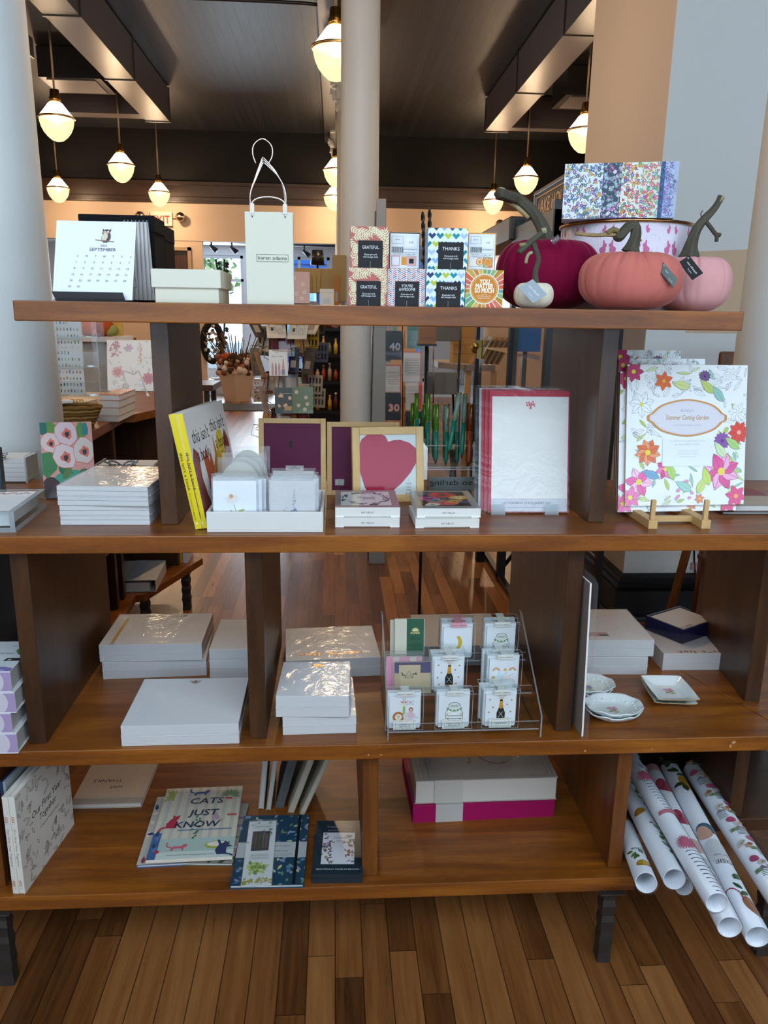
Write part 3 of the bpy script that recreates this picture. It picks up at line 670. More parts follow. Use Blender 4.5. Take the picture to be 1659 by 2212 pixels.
# --- cream gift bags with wire-like handles
xa, xb = at(533, 640, y=1.56).x, at(635, 640, y=1.56).x; zz = at(600, 458, y=1.56).z - Z1; w = xb - xa
for k in range(4):
    t = T('gift_bag', ['front cream gift bag stamped karen adams', 'cream gift bag second from the front, only its edge and handle showing', 'cream gift bag third from the front, only its edge and handle showing', 'rearmost cream gift bag with the tall round handle loop'][k], 'bag', (xa - k * .003, 1.56 + k * .03, Z1), group='cream gift bags standing one behind another')
    m = MB('paper', '#d9d8c6'); m.box(0, 0, 0, w, .022, zz); b = m.obj('body', t, bevel=.001)
    if k == 0:
        m = MB('paper'); m.plane((0, -.0004, 0), (1, 0, 0), (0, 0, 1)); m.frame(w * 230, zz * 470, w * 1000 * .66, 13, .55, '#33352f'); m.text('karen adams', w * 230 + w * 330, zz * 470 + 3.6, 9.5, '#33352f', w=w * 600); m.obj('stamp', t)
    hb = MB('metal', '#efe9df'); x0, x1 = w * .16, w * .84; hgt = [.022, .092, .102, .112][k]
    if k == 0: P = [(x0, 0, zz - .01), (x0 + .002, 0, zz + .018), (w * .5, -.002, zz + .026), (x1 - .002, 0, zz + .018), (x1, 0, zz - .01)]
    else:
        P = [(x0, 0, zz - .01), (x0 - .003, 0, zz + hgt * .35), (x0 + .010, 0, zz + hgt * .70), (w * .42, 0, zz + hgt)]
        hb.tube(smooth_path([(w * .42, 0, zz + hgt), (x1 - .010, 0, zz + hgt * .72), (x1 + .003, 0, zz + hgt * .38), (x1, 0, zz - .01)], 7), .0013, 6)
    hb.tube(smooth_path(P, 7), (.0012 if k else .0016), 6); hb.box(x0 - .004, -.0012, zz - .004, x0 + .004, .0008, zz + .014) if k == 0 else None
    if k == 0: hb.box(x1 - .004, -.0012, zz - .004, x1 + .004, .0008, zz + .014)
    hb.obj('handle', t)
    if k == 3:
        hb = MB('metal', '#efe9df'); hb.tube(smooth_path([(w * .26, .004, zz + .10), (w * .2, .004, zz + .118), (w * .24, .004, zz + .135), (w * .42, .004, zz + .145), (w * .6, .004, zz + .134), (w * .62, .004, zz + .115), (w * .52, .004, zz + .098)], 7), .0013, 6); hb.obj('back_handle', t)
# --- small printed card boxes
def cardbox(kind, label, px0, px1, z0, h, y, dep=.05):
    xa, xb = at(px0, 620, y=y).x, at(px1, 620, y=y).x; w = xb - xa
    t = T('card_box', label, 'box', (xa, y, z0), group='small square boxes of pop-open cards')
    base = {'leaf': '#d9cfae', 'chev': '#e4dfe0', 'heart': '#cfe0ee', 'sun': '#d9822b', 'back': '#dfe5e6', 'backsun': '#dfe5e6'}[kind]
    side = {'leaf': '#c07a70', 'chev': '#c9b8bd', 'heart': '#8fb7d6', 'sun': '#c8843a', 'back': '#20242c', 'backsun': '#d9902f'}[kind]
    m = MB('paper', side); m.box(0, 0, 0, w, dep, h, front=base, col=side); m.obj('body', t)
    m = MB('paper'); m.plane((0, -.0002, 0), (1, 0, 0), (0, 0, 1)); W_, H_ = w * 1000, h * 1000; m.clip(0, 0, W_, H_)
    S_ = W_ / 80
    if kind == 'leaf':
        m.rect(0, 0, W_, H_, '#b8675f')
        for (x, y_, a) in ((8, 74, -.5), (30, 70, -.3), (60, 66, 2.5), (76, 60, 1.9), (5, 45, -.9), (14, 14, .9), (70, 16, 1.7), (74, 40, 1.8), (9, 30, 1.2), (50, 74, -.4), (68, 4, 1.6), (20, 60, .1)):
            for k in range(6):
                bx, by = x * S_ + math.cos(a) * (k - 2.5) * 5 * S_, y_ * S_ + math.sin(a) * (k - 2.5) * 5 * S_
                for s in (-1, 1): m.leaf(bx, by, 10 * S_, 3.0 * S_, a + s * .85, '#e0d9b4'); m.k -= 1
            m.up(); m.line([(x * S_ - math.cos(a) * 15, y_ * S_ - math.sin(a) * 15), (x * S_ + math.cos(a) * 18, y_ * S_ + math.sin(a) * 18)], 1.0, '#e0d9b4')
        for x, y_ in ((22, 64), (72, 52), (70, 10), (6, 24)): m.leaf(x * S_, y_ * S_, 5, 3, 1.4, '#cf9a55')
    if kind == 'chev':
        cs = ['#a8474a', '#26365c', '#5d93bd', '#c9845f', '#7d8fa6', '#b0524e']
        m.rect(0, 0, W_, H_, '#e6dfe0'); n = 8; cw = W_ / n
        for i in range(n):
            for j in range(-2, 22):
                y_ = j * 4.0 * S_; s = 1 if i % 2 else -1; c = cs[(i * 3 + j * 5) % 6]
                m.poly([(i * cw + .6, y_ + (0 if s > 0 else 5 * S_)), ((i + 1) * cw - .6, y_ + (5 * S_ if s > 0 else 0)), ((i + 1) * cw - .6, y_ + (5 * S_ if s > 0 else 0) + 1.7), (i * cw + .6, y_ + (0 if s > 0 else 5 * S_) + 1.7)], c)
        m.up()
    if kind == 'heart':
        cs = ['#16808f', '#23315c', '#b3c53a', '#86b3dc', '#1a8ea0', '#2c3b6e', '#a9c2e2']
        m.rect(0, 0, W_, H_, '#dfeaf3'); n = 5; q = W_ / n
        for j in range(6):
            for i in range(-1, n + 1):
                x, y_ = i * q + (q / 2 if j % 2 else 0) + q / 2, j * q * .98 + 2; c = cs[(i * 2 + j * 3) % 7]
                m.poly([(x, y_ - q * .5), (x + q * .5, y_), (x + q * .25, y_ + q * .27), (x, y_ + .02 * q), (x - q * .25, y_ + q * .27), (x - q * .5, y_)], c)
        m.up()
    if kind in ('leaf', 'chev', 'heart'):
        bx = W_ * (.2 if kind != 'heart' else .26) ; bw = W_ * .64; bh = H_ * (.66 if kind != 'chev' else .67)
        m.rect(bx, 0, bw, bh, '#1b1c1e'); cx = bx + bw / 2; wh = '#e8e9ea'
        if kind == 'leaf': m.text('GRATEFUL', cx, bh * .70, 8, wh, w=bw * .67)
        if kind == 'heart': m.text('THANKS', cx, bh * .70, 9, wh, w=bw * .68)
        if kind == 'chev': m.text("YOU'RE", cx, bh * .76, 8, wh, w=bw * .48); m.text('AWESOME', cx, bh * .62, 8, wh, w=bw * .68)
        m.text('30 pop-open cards', cx, bh * .46, 4.6, wh, w=bw * .52, shear=.2); m.text('with messages inside', cx, bh * .37, 4.6, wh, w=bw * .6, shear=.2); m.line([(cx, 0), (cx, bh * .24)], .7, '#8d8f92')
    def sunburst(cx, cy, R, r):
        cs = ['#d9603a', '#b9882c', '#7fa55a', '#c9a04a', '#d97a5a', '#6fa08c', '#c3803a', '#cf5f55', '#8fb07a', '#d8b354']
        n = 26
        for i in range(n):
            a, b = 2 * PI * (i + .08) / n, 2 * PI * (i + .92) / n; m.poly([(cx + r * math.cos(a), cy + r * math.sin(a)), (cx + R * math.cos(a), cy + R * math.sin(a)), (cx + R * math.cos(b), cy + R * math.sin(b)), (cx + r * math.cos(b), cy + r * math.sin(b))], cs[(i * 7) % 10])
        m.up(); m.circ(cx, cy, r * 1.0, '#e6e2d2', 40); m.circ(cx, cy, r * .93, '#d9902f', 40)
    if kind == 'sun':
        m.rect(0, 0, W_, H_, '#e6e2d2'); sunburst(W_ / 2, H_ / 2, W_ * .8, W_ * .39); m.circ(W_ / 2, H_ / 2, W_ * .335, '#e6e2d2', 40); m.circ(W_ / 2, H_ / 2, W_ * .33, '#cf8327', 40)
        for s, y_, ww in (('YOU', .64, .26), ('MATTER', .52, .46), ('SO MUCH', .40, .50)): m.text(s, W_ / 2, H_ * y_, 13 * S_, '#f2ead6', w=W_ * ww, bold=.45)
        m.line([(W_ * .43, H_ * .355), (W_ * .57, H_ * .355)], .5, '#f2ead6'); m.text('POP-OPEN CARDS TO', W_ / 2, H_ * .29, 3.6, '#f2ead6', w=W_ * .38); m.text('SHARE WITH KIDS', W_ / 2, H_ * .235, 3.6, '#f2ead6', w=W_ * .32)
    if kind in ('back', 'backsun'):
        m.frame(1, 1, W_ - 2, H_ - 2, 1.6, '#23262d' if kind == 'back' else '#d9902f'); D = '#5b6067'
        m.frame(5, H_ - 20, W_ * .36, 13, .4, D); m.text('recycle', 5 + W_ * .18, H_ - 12, 3.4, D, rot=PI); m.rect(W_ * .52, H_ - 26, W_ * .36, 17, '#e9edee'); m.text('$10', W_ * .70, H_ - 16, 5.4, D, rot=PI)
        for k in range(16): m.rect(5 + k * 1.45, H_ - 36, .5 + .5 * ((k * 7) % 3) / 2, 10, '#2a2c30'); m.k -= 1
        m.up(); m.text('COMPENDIUM', W_ * .68, H_ - 29, 4.2, D, rot=PI); m.line([(4, H_ * .46), (W_ - 5, H_ * .46)], .4, D); m.text('With a different message inside', W_ * .5, H_ * .43, 3.2, D, rot=PI, w=W_ * .72); m.text('each pop-open card is a surprise', W_ * .5, H_ * .38, 3.2, D, rot=PI, w=W_ * .66)
        if kind == 'back': m.rect(4, 6, 17, 20, '#cfa9a9'); m.rect(6, 8, 13, 15, '#e4e7ea'); m.rect(24, 8, 14, 15, '#d9902f'); m.rect(W_ - 26, 6, 19, 19, '#cfa9a9'); m.rect(W_ - 21, 11, 9, 9, '#1b1c1e')
        else:
            m.rect(3, 8, 13, 17, '#e9e6dc'); m.frame(3, 8, 28, 17, .4, D); cx, cy = 24, 16.5
            for r_, c_ in ((7, '#d9902f'), (5, '#f0e7d0'), (3.6, '#d9902f')): m.circ(cx, cy, r_, c_)
            m.clip(W_ - 24, 6, W_ - 5, 25); sunburst(W_ - 14.5, 15.5, 14, 7); m.clip(0, 0, W_, H_)
            m.text('THOUGHTFULLY FOR KIDS', W_ * .5, 3, 3.2, D, rot=PI, w=W_ * .7)
    m.obj('printed_face', t)
hb = at(800, 579, y=1.53).z - Z1
cardbox('leaf', 'pink leafy GRATEFUL card box in the bottom row', 753, 836, Z1, hb, 1.525)
cardbox('chev', "chevron-patterned YOU'RE AWESOME card box in the bottom row", 837, 918.5, Z1, hb, 1.53)
cardbox('heart', 'blue heart-patterned THANKS card box in the bottom row', 920.5, 1004, Z1, hb, 1.525)
cardbox('sun', 'sunburst YOU MATTER SO MUCH card box at the right end of the row', 1005.5, 1087, Z1, hb, 1.525)
h2 = at(800, 490, y=1.53).z - Z1 - hb
cardbox('leaf', 'pink leafy GRATEFUL card box stacked on top of its twin', 756.5, 839, Z1 + hb + .0004, h2, 1.527)
cardbox('back', 'card box turned round to its white back, above YOU\'RE AWESOME', 839.5, 905.5, Z1 + hb + .0004, at(860, 503, y=1.565).z - Z1 - hb, 1.56, .03)
cardbox('heart', 'blue heart-patterned THANKS card box stacked on top of its twin', 922, 1007, Z1 + hb + .0004, h2, 1.527)
cardbox('backsun', 'card box turned round to its white back with an orange rim, above the sunburst box', 1007.5, 1067, Z1 + hb + .0004, at(1030, 504, y=1.565).z - Z1 - hb, 1.56, .03)

# --- velvet pumpkins
def pumpkin(name, label, cpx, pxw, ztop, y, col, n, seed, foldside=1, sq=.86, grp='velvet pumpkins'):
    rx = pxw * y / FPX / 2 * .985; cx = at(cpx, 640, y=y).x; H_ = ztop - Z1; rd = random.Random(seed)
    t = T(name, label, 'pumpkin', (cx, y, Z1), group=grp); m = MB('velvet', col); NU, NV = 144, 36; v = []; f = []
    folds = sorted([(2 * PI * i / n + (rd.random() - .5) * .25, .5 + rd.random() * .8) for i in range(n)])
    for j in range(NV + 1):
        ph = PI * j / NV
        for i in range(NU):
            th = 2 * PI * i / NU; k = 0
            for a, s in folds:
                d = abs((th - a - .25 * (ph - 1) * (s - .9) + PI) % (2 * PI) - PI); k += s * math.exp(-(d / (.035 + .02 * s)) ** 2)
            top = max(0, math.cos(ph)) ** .6; prof = math.sin(ph) ** .74
            fold = 1 - min(k, 1.3) * (.022 + .13 * max(0, math.cos(ph * 1.05)) ** 1.2) * (1 if ph < 2.0 else max(0, 1 - (ph - 2.0) / .6))
            r = rx * prof * fold; z = H_ * (.5 + .5 * math.copysign(abs(math.cos(ph)) ** .82, math.cos(ph)))
            z -= H_ * .12 * math.exp(-(ph / .38) ** 2); z -= H_ * .015 * min(k, 1) * top
            if j > NV * .82: z = max(z, 0) * .9
            v.append((r * math.cos(th), r * sq * math.sin(th), z))
    for j in range(NV):
        for i in range(NU): q = (i + 1) % NU; f.append((j * NU + i, (j + 1) * NU + i, (j + 1) * NU + q, j * NU + q))
    m.mesh(v, f, smooth=True); zm = min(p.z for p in m.v); m.v = [p - Vector((0, 0, zm)) for p in m.v]
    m.obj('velvet_body', t)
    g = MB('fabric', '#e8d4cc')
    for a, s in folds:
        if math.sin(a) < -.2 and s > .8: pass
    return t, cx, rx, H_
def stem(t, cx, y, pts, r, label=None, branches=(), tip='#c9b27a'):
    m = MB('stem', '#5a5444'); P = [(at(px, py, y=yy or y).x - cx, (yy or y) - y, at(px, py, y=yy or y).z - Z1) for px, py, yy in pts]
    SP = smooth_path(P, 8); n = len(SP); rr = [r[0] * (1 + .9 * math.exp(-k * 9 / n)) + (r[1] - r[0]) * k / n for k in range(n)]
    m.tube(SP, rr, 20, ridge=.13)
    for b in branches:
        Q = [(at(px, py, y=y).x - cx, 0, at(px, py, y=y).z - Z1) for px, py in b[0]]; m.tube(smooth_path(Q, 5), b[1], 10, ridge=.12, col=b[2] if len(b) > 2 else '#504b3e')
    return m.obj('stem', t)
def hang_tag(t, cx, y, c4, ctag, yt, label, tc='#f0f0f0', words=('not skwash', 'by jane')):
    P = [at(px, py, y=yy) - Vector((cx, y, Z1)) for (px, py), yy in zip(c4, yt)]
    m = MB('paper', ctag); n = (P[1] - P[0]).cross(P[3] - P[0]).normalized()
    if n.y > 0: n = -n
    q = [p - n * .0012 for p in P]; m.mesh(P + q, [(0, 1, 2, 3), (7, 6, 5, 4), (0, 4, 5, 1), (1, 5, 6, 2), (2, 6, 7, 3), (3, 7, 4, 0)])
    u = (P[1] - P[0]); v_ = (P[3] - P[0]); L, B = u.length * 1000, v_.length * 1000
    if u.cross(v_).y > 0: m.plane(P[3] + n * .0003, P[2] - P[3], P[0] - P[3])
    else: m.plane(P[0] + n * .0003, u, v_)
    m.text(words[0], L * .52, B * .50, B * .24, tc, w=L * .66, shear=.2); m.text(words[1], L * .6, B * .22, B * .14, tc, w=L * .26, shear=.2); m.circ(L * .07, B * .8, 1.6, '#b8b4aa')
    o = m.obj('hang_tag', t); o['label'] = label
t, cx, rx, H_ = pumpkin('velvet_pumpkin', 'large burgundy velvet pumpkin with a thick bent stem', 1180, 222, at(1180, 508, y=1.75).z, 1.765, '#7c0a35', 15, 3)
stem(t, cx, 1.765, [(1183, 536, None), (1178, 510, None), (1165, 480, None), (1148, 455, None), (1120, 432, None), (1098, 424, 1.74), (1076, 418, 1.72)], (.0125, .011), branches=[(((1100, 428), (1112, 440), (1128, 455), (1140, 468)), [.006, .007, .005, .004] * 4 + [.004], '#c9b27a') if False else (((1080, 420), (1100, 436), (1120, 450), (1142, 470)), .0055, '#cbb684'), (((1075, 416), (1082, 411), (1096, 418)), .006, '#cdbd95')])
hang_tag(t, cx, 1.765, [(1189, 519), (1206, 506), (1211, 516), (1195, 528)], '#5b4750', (1.66, 1.66, 1.66, 1.66), 'small dark price tag')
t, cx, rx, H_ = pumpkin('velvet_pumpkin', 'tiny cream velvet pumpkin with a long thin stem and grey tag', 1152.5, 85, at(1152, 607, y=1.56).z, 1.56, '#e3dcc4', 12, 8)
stem(t, cx, 1.56, [(1156, 612, None), (1157, 585, None), (1163, 560, None), (1156, 535, None), (1152, 526, None)], (.0042, .0052), branches=[(((1120, 546), (1140, 528), (1160, 512), (1176, 499)), .0058, '#5c5b48'), (((1122, 530), (1136, 528)), .004, '#a59d6a'), (((1150, 545), (1142, 549), (1138, 558), (1136, 569)), .0032, '#b5b78c'), (((1179, 498), (1170, 500)), .0062, '#c9c49a')])
hang_tag(t, cx, 1.56, [(1151, 603), (1182, 636), (1151, 655), (1119, 621)], '#9aa4ab', (1.505, 1.505, 1.50, 1.50), 'grey hang tag', '#e6ecf0')
t, cx, rx, H_ = pumpkin('velvet_pumpkin', 'salmon pink velvet pumpkin with a stem curling to the left', 1358.5, 220, at(1358, 537, y=1.60).z, 1.605, '#cc7468', 17, 5)
stem(t, cx, 1.605, [(1362, 545, None), (1368, 525, None), (1373, 505, None), (1372, 490, None), (1362, 487, None), (1350, 498, None), (1338, 511, None), (1330, 507, None)], (.0095, .009), branches=[(((1330, 508), (1312, 507), (1280, 508), (1243, 504)), .0038, '#b59a6a'), (((1336, 500), (1325, 497), (1310, 505)), .0055, '#8a7a4a'), (((1383, 505), (1379, 516), (1386, 520)), .0022, '#c2a35a')])
hang_tag(t, cx, 1.605, [(1433, 566), (1464, 603), (1455, 622), (1429, 590)], '#5d6463', (1.525, 1.52, 1.515, 1.515), 'grey-green hang tag seen edge-on')
t, cx, rx, H_ = pumpkin('velvet_pumpkin', 'pale pink velvet pumpkin at the right end of the top shelf', 1496, 156, at(1490, 545, y=1.73).z, 1.755, '#e0a5a4', 13, 11)
stem(t, cx, 1.755, [(1488, 556, None), (1492, 530, None), (1500, 505, None), (1512, 485, None), (1525, 470, None), (1540, 455, None), (1550, 440, None), (1557, 423, None)], (.0115, .0055), branches=[(((1522, 476), (1535, 492), (1545, 505), (1556, 508)), .0045), (((1545, 505), (1548, 512), (1547, 522)), .004), (((1553, 436), (1560, 424)), .0058, '#b8ad84'), (((1516, 472), (1514, 462), (1518, 455)), .001, '#4a3a3a')])
hang_tag(t, cx, 1.755, [(1489, 552), (1519, 590), (1496, 605), (1466, 566)], '#0e0f10', (1.65, 1.65, 1.645, 1.645), 'black hang tag')

# --- drum box printed with pink rabbits, floral box on it
cxp = 1342.5; y = 1.915; R_ = 276 * (y - .02) / FPX / 2 * .99; cx = at(cxp, 600, y=y).x; ztop = at(1342, 470, y=y - R_).z
t = T('drum_box', 'round white keepsake box printed with pink rabbits and a gold rim', 'box', (cx, y, Z1)); H_ = ztop - Z1
m = MB('paper', '#dcd3de'); m.lathe([(R_ * .97, 0), (R_ * .97, H_ - .004)], 96); b = m.obj('body', t)
m = MB('metal', '#b58a55'); m.lathe([(R_ * .96, H_ - .008), (R_, H_ - .006), (R_ * 1.005, H_ - .001), (R_ * .96, H_)], 96); m.obj('rim', t)
m = MB('paper')
rows = [(.90, 1), (.665, 0), (.40, 1), (.10, 0)]
def oncyl(px, pz, rad): return (rad * math.sin(px / rad), -rad * math.cos(px / rad), pz)
def cylpoly(pts, rad, col): m.face([oncyl(a, b, rad) for a, b in pts][::1], None, col)
rr = R_ * .97 + .0004; per = 2 * PI * rr; nc = 26; sp = per / nc
for ri, (fz, ph) in enumerate(rows):
    for i in range(nc):
        x = (i + (.0 if ph else .0)) * sp + (.010 if i % 2 else -.004); z0_ = H_ * fz; s = .0042 * 2.0; sg = 1 if i % 2 else -1
        if z0_ + s * 1.6 > H_ - .009: s *= .6; z0_ = H_ - .024
        pts = [(x + sg * math.cos(a) * s * (.85 + .15 * math.sin(3 * a)), z0_ + math.sin(a) * s * 1.1) for a in [k * PI / 6 for k in range(12)]]
        pts2 = [(x + sg * s * .5 + math.cos(a) * s * .6, z0_ + s * 1.3 + math.sin(a) * s * .62) for a in [k * PI / 5 for k in range(10)]]
        pts3 = [(x + sg * s * .2 + math.cos(a) * s * .25, z0_ + s * 2.1 + math.sin(a) * s * .6) for a in [k * PI / 4 for k in range(8)]]
        for P in (pts, pts2, pts3): cylpoly(P, rr, '#c46a93')
rd = random.Random(2)
for i in range(620):
    x, z_ = rd.random() * per, .003 + rd.random() * (H_ - .014); L = .002 + .006 * rd.random()
    if rd.random() < .5: cylpoly([(x, z_), (x + L, z_), (x + L, z_ + .0005), (x, z_ + .0005)], rr - .0001, '#b39ab8')
    else: cylpoly([(x, z_), (x + .0005, z_), (x + .0005, min(z_ + L, H_ - .009)), (x, min(z_ + L, H_ - .009))], rr - .0001, '#b39ab8')
m.obj('printed_paper', t)
xa, xb = at(1221, 400, y=1.80).x, at(1450, 400, y=1.80).x; W0 = xb - xa; hz = at(1300, 355, y=1.80).z - ztop
t = T('floral_box', 'box covered in panels of tiny floral prints standing on the rabbit drum', 'box', (xa, 1.81, ztop + .0005), -.27)
W0 *= 1.0; m = MB('paper', '#c9d2dc'); m.box(0, 0, 0, W0, .08, hz, top='#d8dde0'); m.obj('body', t)
m = MB('paper'); m.plane((0, -.0002, 0), (1, 0, 0), (0, 0, 1)); W_, H_ = W0 * 1000, hz * 1000; rd = random.Random(9)
pan = [(0, .345, '#dfe6e6', ['#3f5f95', '#4d7a78', '#7a99c4', '#8d5f93', '#c2a462'], 420), (.345, .51, '#3d4f5c', ['#a95a9c', '#c578b4', '#7fa3a6', '#8fb0c2', '#d8c9d8'], 170), (.51, .68, '#e2e4dc', ['#b0485c', '#4a6ea0', '#5f8f6a', '#c2a04a', '#d3747c'], 200), (.68, .845, '#d6dcc8', ['#c9788a', '#58a08a', '#c9964a', '#8a5aa0', '#d85f6a', '#7ab0a0'], 230), (.845, .885, '#48638f', ['#2f4570'], 3), (.885, .96, '#b3bcd6', ['#5c6fa5', '#8a6fa8', '#7f93c0'], 150), (.96, 1.0, '#a9b4cc', ['#44587f'], 8)]
for f0, f1, bg, cs, n in pan:
    m.clip(W_ * f0, 0, W_ * f1, H_); m.rect(W_ * f0, 0, W_ * (f1 - f0), H_, bg); k0 = m.k
    m.dz = .00001
    for i in range(n):
        x, y_, c = W_ * (f0 + (f1 - f0) * rd.random()), H_ * rd.random(), rd.choice(cs); q = rd.random(); m.k = k0 + (i % 12) * 2
        if q < .5: m.leaf(x, y_, 5 + 5 * rd.random(), 2.2, rd.random() * 6.3, c)
        else: m.flower(x, y_, 2.5 + 2.8 * rd.random(), 5, c, rd.choice(['#e8e2c0', '#d6b64a', '#ffffff']), rd.random() * 6)
    m.k = k0 + 30
m.clip(0, 0, W_, H_)
for k in range(7): y_ = H_ * k / 6.5; x = W_ * .85; m.line([(x, y_), (x + 6, y_ + 6), (x, y_ + 12)], 1.1, '#243a63')
for k in range(9): m.line([(W_ * .962, 50 + k * 3), (W_, 50 + k * 3)], .5, '#33476f')
m.rect(W_ * .30, 0, W_ * .38, 1.6, '#6a3a80')
m.obj('printed_face', t)
# ================================================================ shared builders for stationery
SHADOWY = 0
def pad(label, z, A, B, top=None, back=None, h=None, d=None, yaw=None, n=1, art=None, grp=None, name='notepad', col='#e9e9e8', wrap=True, side='#cfcfcf', seam=True, cat='notepad', halves=2):
    a, yw, w, dd, hh = fit(z, A, B, top, back, h, d, yaw)
    t = T(name, label, cat, (a.x, a.y, z), yw, group=grp)
    m = MB('paper', side); sh = hh / halves
    for k in range(halves):
        s = .0004 * (k % 2); m.box(s, s, k * sh + (0 if k == 0 else .0006), w - s, dd - s, (k + 1) * sh, col=side, top=col)
    m.obj('sheets', t, bevel=.0006)
    if art: p = MB('paper'); p.plane((0, 0, hh + .0002), (1, 0, 0), (0, 1, 0)); p.clip(1, 1, w * 1000 - 1, dd * 1000 - 1); art(p, w * 1000, dd * 1000); p.obj('printed_design', t)
    if wrap:
        e = .0011; m = MB('film'); m.box(-e, -e, 0.0002, w + e, dd + e, hh + e + .0004); m.obj('shrink_wrap', t)
        if seam:
            m = MB('plastic', '#f3f3f3'); rd = random.Random(int(w * 9999)); q = .00035
            pts = [(-e - .0003 + (w + 2 * e) * i / 14, -e - .0004, hh * (.5 + .05 * rd.random() - .04 * math.sin(i / 14 * PI))) for i in range(15)]
            m.tube(pts, q, 4); pts = [(w + e + .0003, -e + (dd + 2 * e) * i / 8, hh * (.5 + .06 * rd.random())) for i in range(9)]; m.tube(pts, q, 4); m.obj('wrap_seam', t)
    return t, a, yw, w, dd, hh
def book(label, z, A, B, top=None, back=None, h=None, d=None, yaw=None, cover='#ffffff', pages='#e2ded4', art=None, spine='left', grp=None, cat='book', name='book', cvt=.0022, sp_art=None, rounded=False):
    a, yw, w, dd, hh = fit(z, A, B, top, back, h, d, yaw)
    t = T(name, label, cat, (a.x, a.y, z), yw, group=grp)
    m = MB('paper', cover); m.box(0, 0, 0, w, dd, cvt); m.box(0, 0, hh - cvt, w, dd, hh)
    if spine == 'left': m.box(0, 0, cvt, cvt, dd, hh - cvt)
    elif spine == 'front': m.box(0, 0, cvt, w, cvt, hh - cvt)
    elif spine == 'right': m.box(w - cvt, 0, cvt, w, dd, hh - cvt)
    m.obj('cover', t, bevel=.0005)
    m = MB('paper', pages); i = .0025; m.box(i, i, cvt, w - i, dd - i, hh - cvt); m.obj('page_block', t)
    if art: p = MB('paper'); p.plane((0, 0, hh + .0002), (1, 0, 0), (0, 1, 0)); p.clip(0, 0, w * 1000, dd * 1000); art(p, w * 1000, dd * 1000); p.obj('cover_print', t)
    if sp_art: p = MB('paper'); p.plane((0, -.0002, 0), (1, 0, 0), (0, 0, 1)); sp_art(p, w * 1000, hh * 1000); p.obj('spine_print', t)
    return t, a, yw, w, dd, hh
def leaner(label, z, A, B, top, thick, name, cat, col='#ffffff', art=None, grp=None, mat='paper', side=None, back_dy=None, pages=None, lean=.2):
    """flat thing standing on z along A-B leaning back; top = pixel of its upper left corner"""
    a = at(*A, z=z); b = at(*B, z=z); u, w, H_ = lean_axes(a, b, top, lean)
    t = T(name, label, cat, a, 0, group=grp, rot=None); yaw = math.atan2(u.y, u.x)
    t.rotation_mode = 'XYZ'; t.rotation_euler = (-lean, 0, yaw)
    m = MB(mat, side or col); m.box(0, 0, 0, w, thick, H_, front=col, col=side or col); m.obj('board' if not pages else 'cover', t, bevel=.0004)
    if pages: q = MB('paper', pages); q.box(.002, .002, -.0003, w + .0003, thick - .002, H_ + .0003); q.obj('page_block', t)
    if art: p_ = MB('paper'); p_.plane((0, -.0002, 0), (1, 0, 0), (0, 0, 1)); p_.clip(0, 0, w * 1000, H_ * 1000); art(p_, w * 1000, H_ * 1000); p_.obj('cover_print', t)
    return t, w, H_
def bow(parent, x, y, z, s=1.0):
    m = MB('fabric')
    def ribbon(pts, wd):
        P = smooth_path(pts, 4); rows = 3
        for i in range(len(P) - 1):
            for k in range(rows):
                a0, a1 = (k / rows - .5) * wd, ((k + 1) / rows - .5) * wd; up = Vector((0, .3, 1)).normalized()
                m.face([P[i] + up * a0, P[i + 1] + up * a0, P[i + 1] + up * a1, P[i] + up * a1], col='#15161a' if (i + k) % 2 else '#e4e4e2')
    for sg in (-1, 1): ribbon([(x, y, z), (x + sg * .018 * s, y - .004, z + .012 * s), (x + sg * .034 * s, y, z + .010 * s), (x + sg * .03 * s, y + .004, z + .001), (x, y, z)], .006); ribbon([(x, y, z), (x + sg * .02 * s, y - .006, z + .002), (x + sg * .045 * s, y - .008, z + .014 * s)], .006)
    m.obj('gingham_bow', parent)
def tray(label, a, yaw, w, d, h, th=.0045, par_cat='tray', notch=True):
    t = T('acrylic_tray', label, 'tray', a, yaw); m = MB('acrylic'); m.box(0, 0, 0, w, d, th)
    m.box(0, 0, th, th, d, h); m.box(w - th, 0, th, w, d, h); m.box(th, d - th, th, w - th, d, h)
    if notch: m.box(th, 0, th, w * .3, th, h); m.box(w * .7, 0, th, w - th, th, h)
    else: m.box(th, 0, th, w - th, th, h)
    m.obj('walls', t, bevel=.0006)
    e = MB('acrylic_edge'); q = .0002; e.box(0, 0, h, th, d, h + q); e.box(w - th, 0, h, w, d, h + q); e.box(th, d - th, h, w - th, d, h + q); e.box(0, -q, 0, th, 0, h); e.box(w - th, -q, 0, w, 0, h); e.box(th, -q, 0, w - th, 0, th); e.box(w, 0, 0, w + q, d, th)
    if notch: e.box(th, 0, h, w * .3, th, h + q); e.box(w * .7, 0, h, w - th, th, h + q); e.box(w * .3 - q, 0, th, w * .3, th, h); e.box(w * .7, 0, th, w * .7 + q, th, h)
    e.obj('edges', t); return t
